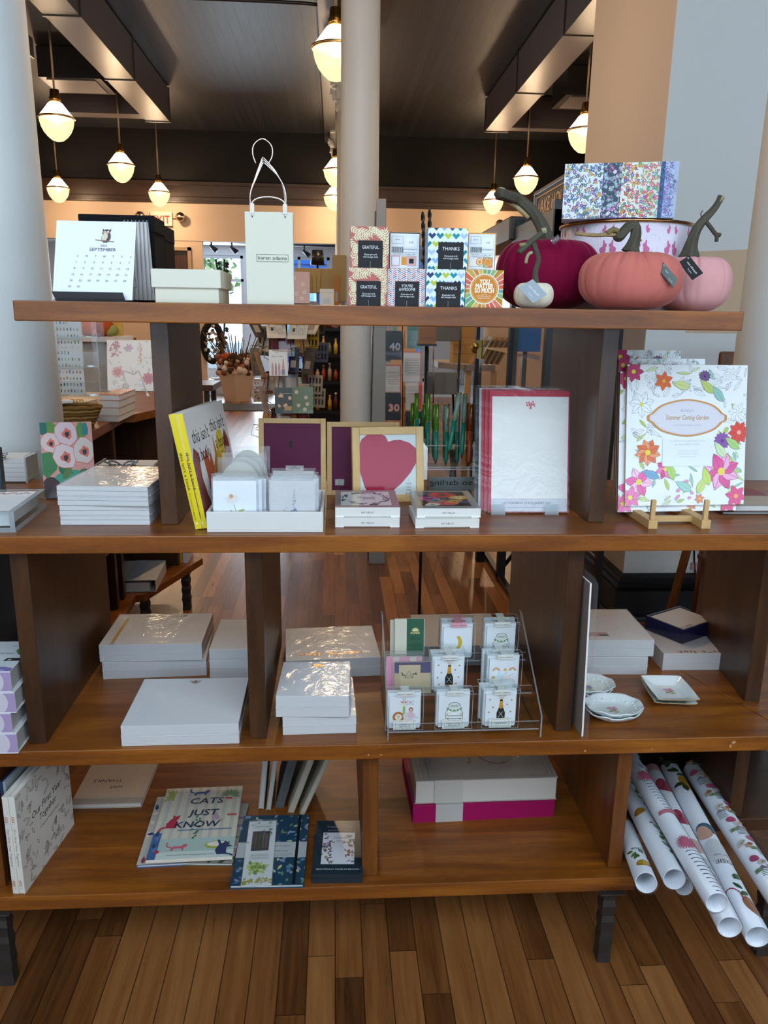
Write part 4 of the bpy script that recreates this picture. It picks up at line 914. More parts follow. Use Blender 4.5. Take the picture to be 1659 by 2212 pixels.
# ================================================================ second tier
# acrylic tray with notepad at the left edge
a, yw, w, d, h = fit(Z2, (-118, 1152), (34, 1150), (34, 1097), (98, 1048)); a = at(34, 1150, z=Z2)
a2 = at(-140, 1153, z=Z2); yw = math.atan2(a.y - a2.y, a.x - a2.x); w = (a - a2).length
bk = at(109, 1058, z=Z2 + .037); d_ = ((bk - a).xy.length)
o = tray('clear acrylic note tray with thick walls at the left end of the second tier', a2, yw, w, d_ * .93, .042, .010, notch=True)
def art_floral_top(p, W, H):
    for k in range(16): p.flower(W * .97 - 8 - k * 7, H * .80 + 8 * math.sin(k * 1.7), 4.5, 5, '#b08a90', '#7a5a60', k); p.leaf(W * .97 - 8 - k * 7, H * .80, 7, 2.5, k * 2.1, '#9b8a84')
t = T('notepad', 'white notepad with small brown flowers lying inside the acrylic tray', 'notepad', a2 + Vector((0, 0, .0105)), yw); m = MB('paper', '#cfcfcf'); m.box(.014, .012, 0, w - .014, d_ * .93 - .014, .030, top='#eceef0'); m.obj('sheets', t)
m = MB('paper'); m.plane((.014, .012, .0302), (1, 0, 0), (0, 1, 0)); art_floral_top(m, (w - .028) * 1000, d_ * 900); m.obj('printed_design', t)
# dark acrylic block at the very edge, ribbon-tied notes behind
x = at(8, 1080, z=Z2); m = MB('gloss', '#2b3d48'); m.box(-.09, 0, 0, 0, .022, at(6, 968, y=x.y).z - Z2); o = m.obj('acrylic_block', bevel=.002); o.location = (x.x, x.y, Z2); tag(o, 'dark blue-green standing block cut by the left edge of the frame', 'block')
def notes_ribbon(label, A, B, topy, dep, n=3):
    a = at(*A, z=Z2); b = at(*B, z=Z2); w = b.x - a.x; h = at(A[0], topy, y=a.y).z - Z2
    t = T('note_set', label, 'notes', (a.x, a.y, Z2)); m = MB('paper', '#d5d5d3')
    for k in range(5): m.box(.006, .006, .004 + k * h * .17, w - .006, dep - .006, .004 + (k + 1) * h * .17 - .0006, top='#e9e9e7')
    m.obj('notes', t); m = MB('acrylic'); m.box(0, 0, 0, w, dep, .004)
    for x0 in (0, w - .005): m.box(x0, 0, .004, x0 + .005, dep, h)
    m.obj('acrylic_holder', t, bevel=.0005); e = MB('acrylic_edge')
    for x0 in (0, w - .005): e.box(x0, -.0002, 0, x0 + .005, 0, h); e.box(x0, 0, h, x0 + .005, dep, h + .0002)
    e.obj('edges', t); bow(t, w * .45, -.002, h * .93, 1.0); return t
notes_ribbon('acrylic holder of white notes tied with a gingham ribbon, left of the floral block', (-70, 1044), (63, 1043), 985, .10)
notes_ribbon('low acrylic holder with gingham ribbon behind the big notepad stack', (208, 1040), (338, 1040), 1003, .09)
# floral acrylic block
def art_floral(p, W, H):
    p.rect(0, 0, W, H, '#e0968c')
    p.blob(W * .55, H * .16, W * .42, '#3f9a80', 2, 14, .15, H * .22); p.blob(W * .15, H * .12, W * .2, '#3b1a22', 4, 10, .1, H * .17); p.blob(W * .08, H * .45, W * .2, '#3f7c4a', 5, 12, .2, H * .16); p.blob(W * .14, H * .92, W * .2, '#5f8a3a', 6, 12, .2, H * .10); p.blob(W * .05, H * .93, W * .1, '#14685a', 8, 10, .2, H * .1)
    p.blob(W * .78, H * .88, W * .12, '#5c8a3c', 7, 12, .25, H * .12); p.blob(W * .86, H * .9, W * .07, '#1f7a78', 9, 10, .3, H * .10); p.leaf(W * .3, H * .42, W * .32, H * .14, -.5, '#1f6a48'); p.leaf(W * .55, H * .4, W * .3, H * .1, -2.2, '#5c7a40'); p.leaf(W * .9, H * .36, W * .28, H * .12, -2.6, '#3d6c40')
    for x, y, r, c in ((.18, .74, .18, '#e6c4bd'), (.5, .86, .22, '#e3bfc4'), (.45, .55, .23, '#e3c6c4'), (.82, .62, .22, '#dcc3bb')):
        p.blob(W * x, H * y, W * r * 1.04, '#d4664a', int(x * 99), 14, .12, H * r * .78); p.blob(W * x, H * y, W * r, c, int(x * 99), 14, .12, H * r * .74); p.blob(W * (x + .02), H * (y - .01), W * r * .42, '#dd6a58', 3, 10, .3, H * r * .32); p.blob(W * (x + .02), H * (y - .02), W * r * .22, '#2e2430', 8, 9, .4, H * r * .2)
t, w, H_ = leaner('upright clear-edged block painted with pink poppies and green leaves', Z2, (97, 1078), (208, 1072), (60, 914), .022, 'floral_block', 'block', '#d8dcdc', art_floral, mat='gloss', side='#cfd8d8')
m = MB('acrylic'); m.box(-.001, -.008, -.0002, w + .001, -.0008, H_); m.obj('clear_face', t, bevel=.002)
# big stack: two wrapped packs
def art_dots(p, W, H):
    for k in range(15): p.blob(W * .08 + k * W * .057, H * (.93 - .03 * math.sin(k * 2.1)), 3.6, '#8a7468', k, 9, .4, 2.4)
t, a, yw, w, d, h = pad('lower shrink-wrapped block of white paper under the notepad stack beside the left divider', Z2, (131, 1134), (324, 1134), (126, 1093), None, d=.215, art=None, halves=4)
pad('upper shrink-wrapped white notepad block with brown blossom pattern on its far edge', Z2 + h + .0012, (125, 1091.5), (321, 1094), (117, 1050), None, d=.215, art=art_dots, halves=4)
# two yellow-spined books leaning on the divider
def spine_txt(p, W, H): pass
for k, (A, B, TP) in enumerate((((422, 1144), (426.5, 1143.5), (361, 897)), ((433, 1143), (437, 1142.5), (376.5, 896)))):
    a = at(*A, z=Z2); ang = .20; TH_ = .0145
    tp = at_plane(*TP, a, Vector((0, 1, 0))); v = tp - a; Hh = v.length; lean = math.atan2(-v.x, v.z)
    t = T('picture_book', ['left of two tilted yellow-spined picture books resting against the divider', "right of two tilted yellow-spined picture books, its cover reading this isn't a book"][k], 'book', a, group='yellow-spined picture books leaning together'); t.rotation_euler = (0, -lean, math.radians(-9))
    D = .262; m = MB('paper', '#e6cf1e'); m.box(0, 0, 0, TH_, .0015, Hh, mat='gloss'); m.box(0, 0, 0, .0018, D, Hh, col='#d8d2c2'); m.box(TH_ - .0018, .0015, 0, TH_, D, Hh, col='#efece4'); m.obj('cover', t, bevel=.0006)
    m = MB('paper', '#e9e4d8'); m.box(.0018, .0015, .002, TH_ - .0018, D - .003, Hh - .003); m.obj('page_block', t)
    m = MB('paper'); m.plane((TH_ * .78, -.0002, Hh), (0, 0, -1), (1, 0, 0)); m.text("this isn't a book", Hh * 330, -TH_ * 500, 8.0, '#22241c', al='L', w=Hh * 330, bold=.12); m.text("(it's a smooch in disguise)", Hh * 680, -TH_ * 500, 5.0, '#22241c', al='L', w=Hh * 240); m.circ(Hh * 950, -TH_ * 330, 2.4, '#efe6a0'); m.obj('spine_print', t)
    m = MB('gloss'); m.plane((TH_ + .0002, 0, 0), (0, 1, 0), (0, 0, 1)); W_, H2 = D * 1000, Hh * 1000; m.clip(2, 1, W_, H2)
    m.rect(2, 1, W_ - 2, H2 - 1, '#f0ede6')
    m.poly([(2, 20), (2, 140), (18, 165), (42, 150), (36, 100), (48, 60), (60, 40), (30, 20)], '#8c2f24'); m.up(); m.poly([(60, 8), (70, 90), (62, 150), (76, 135), (88, 158), (100, 120), (112, 150), (128, 70), (120, 8)], '#bf5b2b'); m.up()
    m.poly([(100, 10), (108, 95), (140, 130), (146, 175), (158, 130), (150, 60), (140, 10)], '#c98a26'); m.up(); m.poly([(148, 10), (152, 120), (172, 170), (196, 178), (210, 120), (226, 70), (232, 10)], '#d6a520'); m.up(); m.poly([(176, 130), (172, 168), (186, 182), (194, 168), (206, 184), (214, 160), (206, 122), (190, 108)], '#e6cc2e'); m.up()
    m.poly([(210, 10), (206, 90), (214, 150), (232, 176), (250, 150), (255, 10)], '#9a3b30'); m.up(); m.poly([(92, 12), (88, 62), (108, 74), (120, 60), (116, 14)], '#ded27a'); m.up()
    m.text('(it a', 190, 150, 8, '#5a4a12'); m.text('as a', 190, 138, 8, '#5a4a12'); m.text('book)', 190, 126, 8, '#5a4a12')
    m.text('(it\'s a', 104, 54, 7, '#4a4422'); m.text('smooch in', 104, 42, 6, '#4a4422'); m.text('disguise)', 104, 30, 6, '#4a4422')
    for k2, (s, x, y) in enumerate((("this isn't", 24, H2 - 66), ('a book', 34, H2 - 106), ("this isn't", 142, H2 - 58), ('a book', 158, H2 - 98))):
        q = MB(); m.text(s, x, y, 40, '#17171a', al='L', w=[104, 74, 100, 78][k2])
    m.obj('cover_print', t)
# white wooden card tray
a, yw, w, d, h = fit(Z2, (447, 1150), (698, 1150), (444, 1106), (499, 1057))
t = T('card_tray', 'white painted tray with two columns of greeting cards on the second tier', 'tray', (a.x, a.y, Z2), yw); WT = '#dcdbd6'; m = MB('plastic', WT); th = .006
m.box(0, 0, 0, w, d, .004); m.box(0, 0, .004, w, th, h); m.box(0, d - th, .004, w, d, h); m.box(0, th, .004, th, d - th, h); m.box(w - th, th, .004, w, d - th, h); m.obj('frame', t, bevel=.0012)
m = MB('plastic', WT); m.box(w * .5 - .003, th, .004, w * .5 + .003, d - th, h - .006)
for k in (1, 2, 3): m.box(th, d * k / 4, .004, w * .5 - .003, d * k / 4 + .003, h - .012); m.box(w * .5 + .003, d * k / 4, .004, w - th, d * k / 4 + .003, h - .012)
m.obj('partitions', t)
def card(label, x, y, w_, h_, lean, colr, art=None, grp='wrapped cards in the white tray', rz=0, shape=None):
    o = T('greeting_card', label, 'card', (a.x + x, a.y + y, Z2 + .0045), group=grp); o.rotation_euler = (-lean, 0, rz)
    m = MB('paper', colr)
    if shape == 'arch':
        P = [(0, 0), (w_, 0), (w_, h_ * .5)] + [(w_ / 2 + w_ / 2 * math.cos(b), h_ * .5 + h_ * .5 * math.sin(b)) for b in [k * PI / 16 for k in range(1, 16)]] + [(0, h_ * .5)]
        m.M = Matrix.Rotation(PI / 2, 4, 'X'); m.prism([(p, q) for p, q in P], -.0035, 0)
    else: m.box(0, 0, 0, w_, .0035, h_, front=colr)
    m.obj('card_stock', o)
    m = MB('bag'); m.box(-.003, -.0012, -.0003, w_ + .004, .0048, h_ + (.006 if not shape else .008)); m.obj('cellophane_sleeve', o)
    if art: m = MB('paper'); m.plane((0, -.0003, 0), (1, 0, 0), (0, 0, 1)); art(m, w_ * 1000, h_ * 1000); m.obj('printed_design', o)
    return o
def art_daisy(p, W, H):
    p.line([(W * .55, 10), (W * .54, H * .3), (W * .46, H * .6)], 1.2, '#9aa970'); p.leaf(W * .54, H * .3, 20, 9, .6, '#a9b468', '#7f8f4a'); p.leaf(W * .55, H * .16, 18, 7, 2.8, '#a9b468', '#7f8f4a'); p.line([(W * .53, H * .2), (W * .42, H * .36)], .8, '#9aa970'); p.circ(W * .41, H * .37, 1.8, '#8fa57a')
    for k in range(9): p.leaf(W * .42, H * .66, 17, 5, -2.9 + k * .42, '#e9e4dc'); p.leaf(W * .42, H * .66, 13, .5, -2.9 + k * .42, '#c9bfae')
    p.blob(W * .42, H * .68, 4.6, '#cf9a66', 2, 10, .3)
def art_delph(p, W, H):
    p.line([(W * .52, 8), (W * .53, H * .78)], .7, '#8a9a80'); rd = random.Random(3)
    for k in range(70):
        f = rd.random() ** 1.3; p.blob(W * (.52 + .02 * f) + (rd.random() - .5) * 20 * (1 - f), 16 + f * H * .66, 1.5 * (1.3 - f), rd.choice(['#6f7f9f', '#56668c', '#93a0b8']), k, 6, .5); p.k -= 1
    p.up(2); p.line([(W * .5, 12), (W * .34, H * .38)], .5, '#8a9a80')
    for k in range(9): p.circ(W * (.33 + .04 * math.sin(k)), H * (.28 + .02 * k), 1.0, '#93a0a0', 6)
cw, ch = .087, .098
for k, (x, y, ln, cc, lab, art) in enumerate((
    (.012, .012, .12, '#e6ebf1', 'front left white card with a watercolour daisy', art_daisy), (.022, .022, .13, '#dfe6ee', 'plain white card right behind the daisy card', None), (.030, .031, .15, '#e2e8ee', 'second plain card behind the daisy card, shifted right', None),
    (.005, .055, .16, '#c6cbce', 'grey card with an embossed ring in the left column', None), (.010, .066, .17, '#cfd0cc', 'grey card just behind the embossed ring card', None),
    (.127, .012, .11, '#c9c8ca', 'front right grey card with a blue delphinium', art_delph), (.124, .020, .12, '#e3e8ee', 'white card directly behind the delphinium card', None), (.134, .028, .14, '#e3e8ec', 'second white card behind the delphinium card', None), (.138, .036, .15, '#dbe1e6', 'third white card behind the delphinium card', None), (.126, .050, .16, '#d8dde2', 'white card in the middle of the right column', None), (.133, .062, .16, '#cfd0ce', 'pale card near the back of the right column', None), (.126, .105, .13, '#c3bfba', 'rearmost beige card with script in the right column', None))):
    card(lab, x, y, cw + (.004 if k == 5 else 0), ch * (1.0 if k < 9 else 1.02), ln, cc, art)
for x, y, s, lab in ((.012, .10, 1.0, 'front arched vellum card in the left column'), (.020, .112, 1.06, 'middle arched vellum card in the left column'), (.026, .125, 1.16, 'tallest arched vellum card at the back of the left column')):
    card(lab, x, y, .088, .122 * s, .14, '#b5b2a6', None, shape='arch')
# wooden print frames
def pframe(label, A, B, top, purple, art, tx=.016):
    a = at(*A, z=Z2); b = at(*B, z=Z2); u, w, H_ = lean_axes(a, b, top, .14)
    t = T('print_frame', label, 'frame', a); t.rotation_euler = (-.14, 0, math.atan2(u.y, u.x)); f = .0125 if purple else .018
    
    for q in ((0, f), (w - f, w)): m = MB('pine'); m.box(q[0], 0, 0, q[1], tx, H_); m.obj('frame_stile', t, bevel=.001)
    for q in ((0, f), (H_ - f, H_)): m = MB('pine_x'); m.box(f, 0, q[0], w - f, tx, q[1]); m.obj('frame_rail', t, bevel=.001)
    c = '#5a0f3a' if purple else '#d8dad6'; m = MB('paper', c); m.box(f, .004, f, w - f, tx - .002, H_ - f); m.obj('print_panel', t)
    m = MB('paper'); m.plane((f, .0037, f), (1, 0, 0), (0, 0, 1)); W_, H2 = (w - 2 * f) * 1000, (H_ - 2 * f) * 1000; m.clip(0, 0, W_, H2); art(m, W_, H2); m.obj('printed_design', t)
    if not purple: m = MB('glass'); m.box(f, .0015, f, w - f, .0025, H_ - f); m.obj('glass_pane', t)
    return t
def art_key(p, W, H):
    p.circ(W * .47, H * .72, 4.6, '#2a1c22'); p.poly([(W * .47 - 2.2, H * .72), (W * .47 + 2.2, H * .72), (W * .47 + 4, H * .64), (W * .47 - 4, H * .64)], '#2a1c22'); p.up()
    p.rect(W * .38, H * .30, 43, 13, '#b9b3ae'); p.text('$42.00', W * .38 + 21, H * .30 + 9, 3.6, '#3a3434'); 
    for k in range(18): p.rect(W * .38 + 8 + k * 1.5, H * .30 + 4.5, .8, 3.4, '#2a2426'); p.k -= 1
    p.up(2); p.text('LITTLE PRINTS', W * .56, H * .20, 6, '#3c0a27', w=54)
def art_key2(p, W, H): p.rect(8, 12, 22, 15, '#b3b0ac'); p.text('LP003', 19, 21, 4, '#3a3434'); p.text('$42', 19, 15.5, 4, '#3a3434')
def art_heart(p, W, H):
    R = '#b30f3c'
    pts = [(-.02, .80), (.04, .93), (.16, 1.02), (.36, 1.02), (.46, .97), (.505, .88), (.60, .905), (.72, .91), (.88, .86), (.995, .77), (1.02, .55), (.90, .36), (.74, .19), (.52, .02), (.42, -.07), (.30, -.1), (.14, .02), (.07, .16), (.0, .40)]
    p.poly([(x * W, y * H) for x, y in pts][::-1], R); p.up()
    for k, s in enumerate(('I', 'LOVE', 'YOU', 'THIS', 'MUCH')): p.text(s, W * .86, H * (.22 - k * .055), 5.5, '#4a4844')
pframe('rear maroon-backed print frame with a keyhole slot and price label', (560, 1072), (704, 1072), (556, 903), True, art_key)
pframe('maroon-backed print frame half hidden behind the heart frame', (706, 1070), (862, 1070), (702, 911), True, art_key2)
pframe('pine frame with a big red heart print behind the card boxes', (763, 1088), (916, 1083), (760, 923), False, art_heart)
# SAY HELLO boxes
def art_leaves(p, W, H):
    p.rect(0, 0, W, H, '#8f8a87'); p.frame(.5, .5, W - 1, H - 1, .8, '#a9a5a2'); x0, y0, x1, y1 = W * .09, H * .12, W * .88, H * .90; p.rect(x0, y0, x1 - x0, y1 - y0, '#dfe3e2'); rd = random.Random(4); p.clip(x0, y0, x1, y1)
    for k in range(90):
        an = rd.random() * 6.28; rx_, ry_ = (x1 - x0) * (.38 + .14 * rd.random()), (y1 - y0) * (.36 + .16 * rd.random()); p.leaf((x0 + x1) / 2 + rx_ * math.cos(an), (y0 + y1) / 2 + ry_ * math.sin(an), 11, 4.6, an + 1.2 + rd.random(), rd.choice(['#4a6660', '#5f7c74', '#39504c']))
        if k % 3: p.k -= 1
    for k in range(14): an = k * .45; p.circ((x0 + x1) / 2 + (x1 - x0) * .4 * math.cos(an), (y0 + y1) / 2 + (y1 - y0) * .38 * math.sin(an), 1.1, '#d08a80', 6)
    p.text('thank', (x0 + x1) / 2, (y0 + y1) / 2 + 2, 15, '#33413f', shear=.3, w=40); p.text('you', (x0 + x1) / 2 + 6, (y0 + y1) / 2 - 12, 15, '#33413f', shear=.3, w=26); p.clip(0, 0, W, H); p.text('100% Recycled Paper  |  Soy Inks  |  100% Recyclable', W / 2, H * .045, 4.2, '#e6e4e2', w=W * .74)
def art_poppy(p, W, H):
    p.rect(0, 0, W, H, '#8f8a87'); x0, y0, x1, y1 = W * .10, H * .12, W * .88, H * .92; p.rect(x0, y0, x1 - x0, y1 - y0, '#26252a'); p.clip(x0, y0, x1, y1)
    for x, y, r, c, c2 in ((.52, .78, .22, '#c9352f', '#8c1b22'), (.20, .50, .17, '#c03a8c', '#7a1f5c'), (.45, .22, .22, '#d95a48', '#e0605f'), (.72, .30, .12, '#d99a35', '#b3701f'), (.84, .58, .18, '#d9a34a', '#e6dcc0'), (.10, .82, .12, '#3f5580', '#2a3b5c'), (.33, .36, .1, '#3f8f8a', '#2f6f6c'), (.92, .25, .10, '#3f5580', '#2a3b5c'), (.22, .08, .12, '#e6dcc8', '#d9c8b0')):
        cx, cy = x0 + (x1 - x0) * x, y0 + (y1 - y0) * y; p.blob(cx, cy, W * r, c, int(x * 50), 13, .22, H * r * .7); p.blob(cx, cy, W * r * .45, c2, int(y * 50), 10, .4, H * r * .28); p.blob(cx, cy, W * r * .14, '#1e1a1e', 3, 8, .5)
    p.text('thank you', (x0 + x1) / 2 + 6, y0 + (y1 - y0) * .52, 6.5, '#e9dcc8', w=34); p.text('so very much', (x0 + x1) / 2 + 6, y0 + (y1 - y0) * .43, 6, '#e9dcc8', w=38); p.clip(0, 0, W, H); p.text('100% Recycled Paper  |  Soy Inks  |  100% Recyclable', W / 2, H * .045, 4.2, '#e6e4e2', w=W * .74)
def say(label, z, A, B, top, back, art, yaw=None, d=None):
    a, yw, w, dd, h = fit(z, A, B, top, back, d=d, yaw=yaw)
    t = T('card_set_box', label, 'box', (a.x, a.y, z), yw, group='white SAY HELLO card boxes'); m = MB('paper', '#dedbd4'); m.box(0, 0, .002, w, dd, h, col='#dedbd4'); m.box(.003, .003, 0, w - .003, dd - .003, .002); m.box(.0, -.0006, 0, .018, .0, .004, col='#e9e8e4'); m.box(w - .02, -.0006, 0, w, .0, .004, col='#e9e8e4'); m.obj('box_body', t, bevel=.0006)
    p = MB('paper'); p.plane((0, -.0003, 0), (1, 0, 0), (0, 0, 1)); p.text('SAY HELLO', w * 500, h * 400, 5.6, '#55534f', w=27); p.obj('front_lettering', t)
    if art: p = MB('gloss'); p.plane((0, 0, h + .0001), (1, 0, 0), (0, 1, 0)); art(p, w * 1000, dd * 1000); p.obj('lid_print', t)
    return h
h = say('lower SAY HELLO box under the leafy thank you box', Z2, (724, 1139), (863, 1139), (724, 1119), None, None, d=.125)
say('upper SAY HELLO box with green leaves and thank you on its lid', Z2 + h, (724, 1117.5), (864, 1117.5), (724, 1096), (731, 1059), art_leaves)
h = say('lower SAY HELLO box under the poppy-print box', Z2, (897, 1141), (1035, 1140), (896, 1122), None, None, d=.125, yaw=None)
say('upper SAY HELLO box with red poppies on black on its lid', Z2 + h, (900, 1118), (1038, 1118), (898, 1098), (886, 1060), art_poppy)
# pens in an acrylic holder
a = at(925, 1078, z=Z2); yp = 1.80
t = T('pen_holder', 'clear three-step acrylic pen stand behind the heart frame', 'holder', (at(922, 1050, y=yp).x, yp, Z2)); m = MB('acrylic'); W0 = at(1040, 1050, y=yp).x - at(922, 1050, y=yp).x
hz = [at(950, q, y=yp).z - Z2 for q in (1010, 968, 985)]
m.box(0, 0, .0, W0, .004, hz[0]); m.box(0, .0, .004, W0, .12, .008); m.box(0, .03, hz[0] - .004, W0, .034, hz[1]); m.box(0, .0, hz[0] - .004, W0, .06, hz[0]); m.box(0, .06, .008, W0, .064, hz[1] + .012); m.box(0, .11, .008, W0, .114, hz[1] + .02); m.box(0, .03, hz[1] - .012, W0, .114, hz[1] - .008); m.box(0, 0, .008, .004, .11, hz[1]); m.box(W0 - .004, 0, .008, W0, .11, hz[1]); m.obj('stand', t, bevel=.0004)
e = MB('acrylic_edge'); e.box(0, 0, hz[0], W0, .004, hz[0] + .0015); e.box(0, .03, hz[1], W0, .034, hz[1] + .0015); e.box(0, -.001, 0, W0, 0, .003); e.box(0, .0, hz[0] - .006, W0, .002, hz[0] - .003); e.obj('edges', t)
m = MB('paper', '#c9c7c6'); m.box(.02, .118, .0, W0, .120, .034); s = m.obj('sign_card', t)
m = MB('paper'); m.plane((W0, .1175, .010), (-1, 0, 0), (0, 0, 1)); m.M = Matrix(((-.001, 0, 0, W0), (0, 0, -1, .1176), (0, .001, 0, .010), (0, 0, 0, 1))); m.text('so darling', W0 * 430, 3, 21, '#2a2622', w=W0 * 820); m.obj('sign_lettering', t)
m = MB('board'); m.box(-.12, .0, .0, W0 - .16 + .12, .0, .0)
GOLD = '#c9a458'
def pen(label, px, top, bot, bc, cc, y, px2=None):
    P0 = at(px2 or px, bot, y=y); P1 = at(px, top, y=y); v = P1 - P0; L = v.length; t = T('pen', label, 'pen', P0, group='slim two-tone pens in the acrylic stand')
    t.rotation_euler = v.to_track_quat('Z', 'Y').to_euler(); r = .0056
    m = MB('plastic', bc); m.lathe([(r * .55, L * .05), (r * .9, L * .10), (r, L * .14), (r, L * .56)], 16); m.obj('barrel', t); m = MB('metal', GOLD); m.lathe([(r * .2, 0), (r * .5, L * .05), (r * .58, L * .052)], 12); m.lathe([(r * 1.04, L * .56), (r * 1.04, L * .568)], 16); m.lathe([(r * 1.04, L * .985), (r * .9, L)], 16); m.obj('trim_rings', t)
    m = MB('plastic', cc); m.lathe([(r * 1.03, L * .568), (r * 1.03, L * .985)], 16); m.obj('cap', t); m = MB('metal', GOLD); m.tube([(r * 1.1, 0, L * .99), (r * 1.6, 0, L * .98), (r * 1.6, 0, L * .68), (r * 1.2, 0, L * .66)], .0011, 6); c = m.obj('clip', t)
DG, LG, SG, OR = '#0f6a56', '#3f8a2a', '#7c9a86', '#8a3a1c'
for i, (px, tp, bt, bc, cc, y, p2, lab) in enumerate((
    (891, 870, 985, DG, LG, 1.93, None, 'leftmost pen with a grass-green cap, back row'), (900, 849, 975, DG, LG, 1.88, None, 'tall pen with a grass-green cap nearest the heart frame'), (916, 872, 990, DG, LG, 1.93, None, 'shorter grass-green capped pen behind the second tall one'), (925, 850, 985, DG, LG, 1.86, 923, 'second tall grass-green capped pen from the left'),
    (937, 872, 995, DG, LG, 1.93, None, 'grass-green capped pen at the middle, behind its twin'), (944, 873, 1003, DG, LG, 1.84, 941, 'grass-green capped pen right at the middle front'), (961, 872, 1000, DG, SG, 1.92, None, 'sage capped pen behind another sage one'), (967, 873, 1006, DG, SG, 1.84, 963, 'upright sage capped pen left of the tilted pen'), (993, 848, 982, DG, SG, 1.80, 968, 'tilted sage capped pen leaning to the right'),
    (990, 873, 1006, DG, SG, 1.86, 987, 'sage capped pen standing behind the tilted pen'), (1005, 851, 990, DG, SG, 1.82, 997, 'tall sage capped pen right of the tilted pen'), (1012, 870, 1008, OR, OR, 1.86, 1010, 'left rust-coloured pen beside the stationery sets'), (1018, 872, 1008, OR, OR, 1.83, 1013, 'right rust-coloured pen beside the stationery sets'))):
    pen(lab, px, tp, bt, bc, cc, y, p2)
# letterpress stationery sets on an acrylic easel
def statset(label, k, dx, dz, red, art=None, th=.004):
    lean = .19; a = at(1055, 1107, z=Z2 + .004); b = at(1227, 1107, z=Z2 + .004); u, w, H_ = lean_axes(a, b, (1042, 842), lean); n = Vector((-u.y, u.x, 0)); a = a + n * (.0075 * k) - u * dx + Vector((0, 0, dz))
    t = T('stationery_set', label, 'stationery', a, group='wrapped letterpress stationery sets'); t.rotation_euler = (-lean, 0, math.atan2(u.y, u.x))
    m = MB('paper', red); m.box(0, .0008, 0, w, th, H_ - .001); m.obj('folder', t)
    if art: m = MB('paper', '#e2e1db'); m.box(.006, 0, .002, w - .003, .0006, H_ * .948); m.obj('letter_sheet', t); m = MB('paper'); m.plane((.006, -.0002, .002), (1, 0, 0), (0, 0, 1)); art(m, (w - .009) * 1000, H_ * 946); m.obj('printed_design', t)
    m = MB('film'); m.box(-.002, -.0012, -.0006, w + .003, th + .0008, H_ + .004); m.obj('cellophane_sleeve', t); return a, w, H_
def art_letter(p, W, H):
    p.rect(0, 0, W, H * .115, '#c3c6cc'); p.text('LETTERPRESS STATIONERY SET', W * .47, H * .065, 6.6, '#55585f', w=W * .64); p.text('twelve 100% cotton writing sheets  twelve A6 euro-flap envelopes', W * .5, H * .032, 3.6, '#55585f', w=W * .74)
    for k, (x, y, r) in enumerate(((0, 0, 5), (-7, -1, 3.2), (7, 1, 3.4), (0, -7, 3.6), (-4, 5, 2.6), (5, 6, 2.8), (9, -3, 2.2), (-9, 4, 2.2))): p.flower(W * .5 + x, H * .925 + y, r, 5, '#c2405a', '#e6d8d6', k)
RED = '#b23247'
statset('dark-edged wrapped stationery set at the very back of the easel', 4, .026, .004, '#2c3038')
statset('grey wrapped stationery set second from the back', 3, .019, .003, '#c9c6c0')
statset('red-edged wrapped stationery set third from the back', 2, .014, .002, RED)
statset('red-edged wrapped stationery set just behind the front one', 1, .008, .001, RED)
fa, fw, fh = statset('front letterpress stationery set with a red flower and red top band', 0, 0, 0, RED, art=art_letter)
t = T('acrylic_easel', 'small clear acrylic easel holding the stationery sets', 'easel', (fa.x, fa.y, Z2)); m = MB('acrylic_edge')
for x0 in (.004, .126):
    m.box(x0, -.012, 0, x0 + .032, .045, .003); m.mesh([(x0, -.012, .003), (x0 + .032, -.012, .003), (x0 + .030, -.011, .024), (x0 + .001, -.011, .024), (x0, -.0105, .003), (x0 + .032, -.0105, .003), (x0 + .03, -.0095, .024), (x0 + .001, -.0095, .024)], [(0, 1, 2, 3), (7, 6, 5, 4), (0, 4, 5, 1), (1, 5, 6, 2), (2, 6, 7, 3), (3, 7, 4, 0)])
m.obj('feet', t)
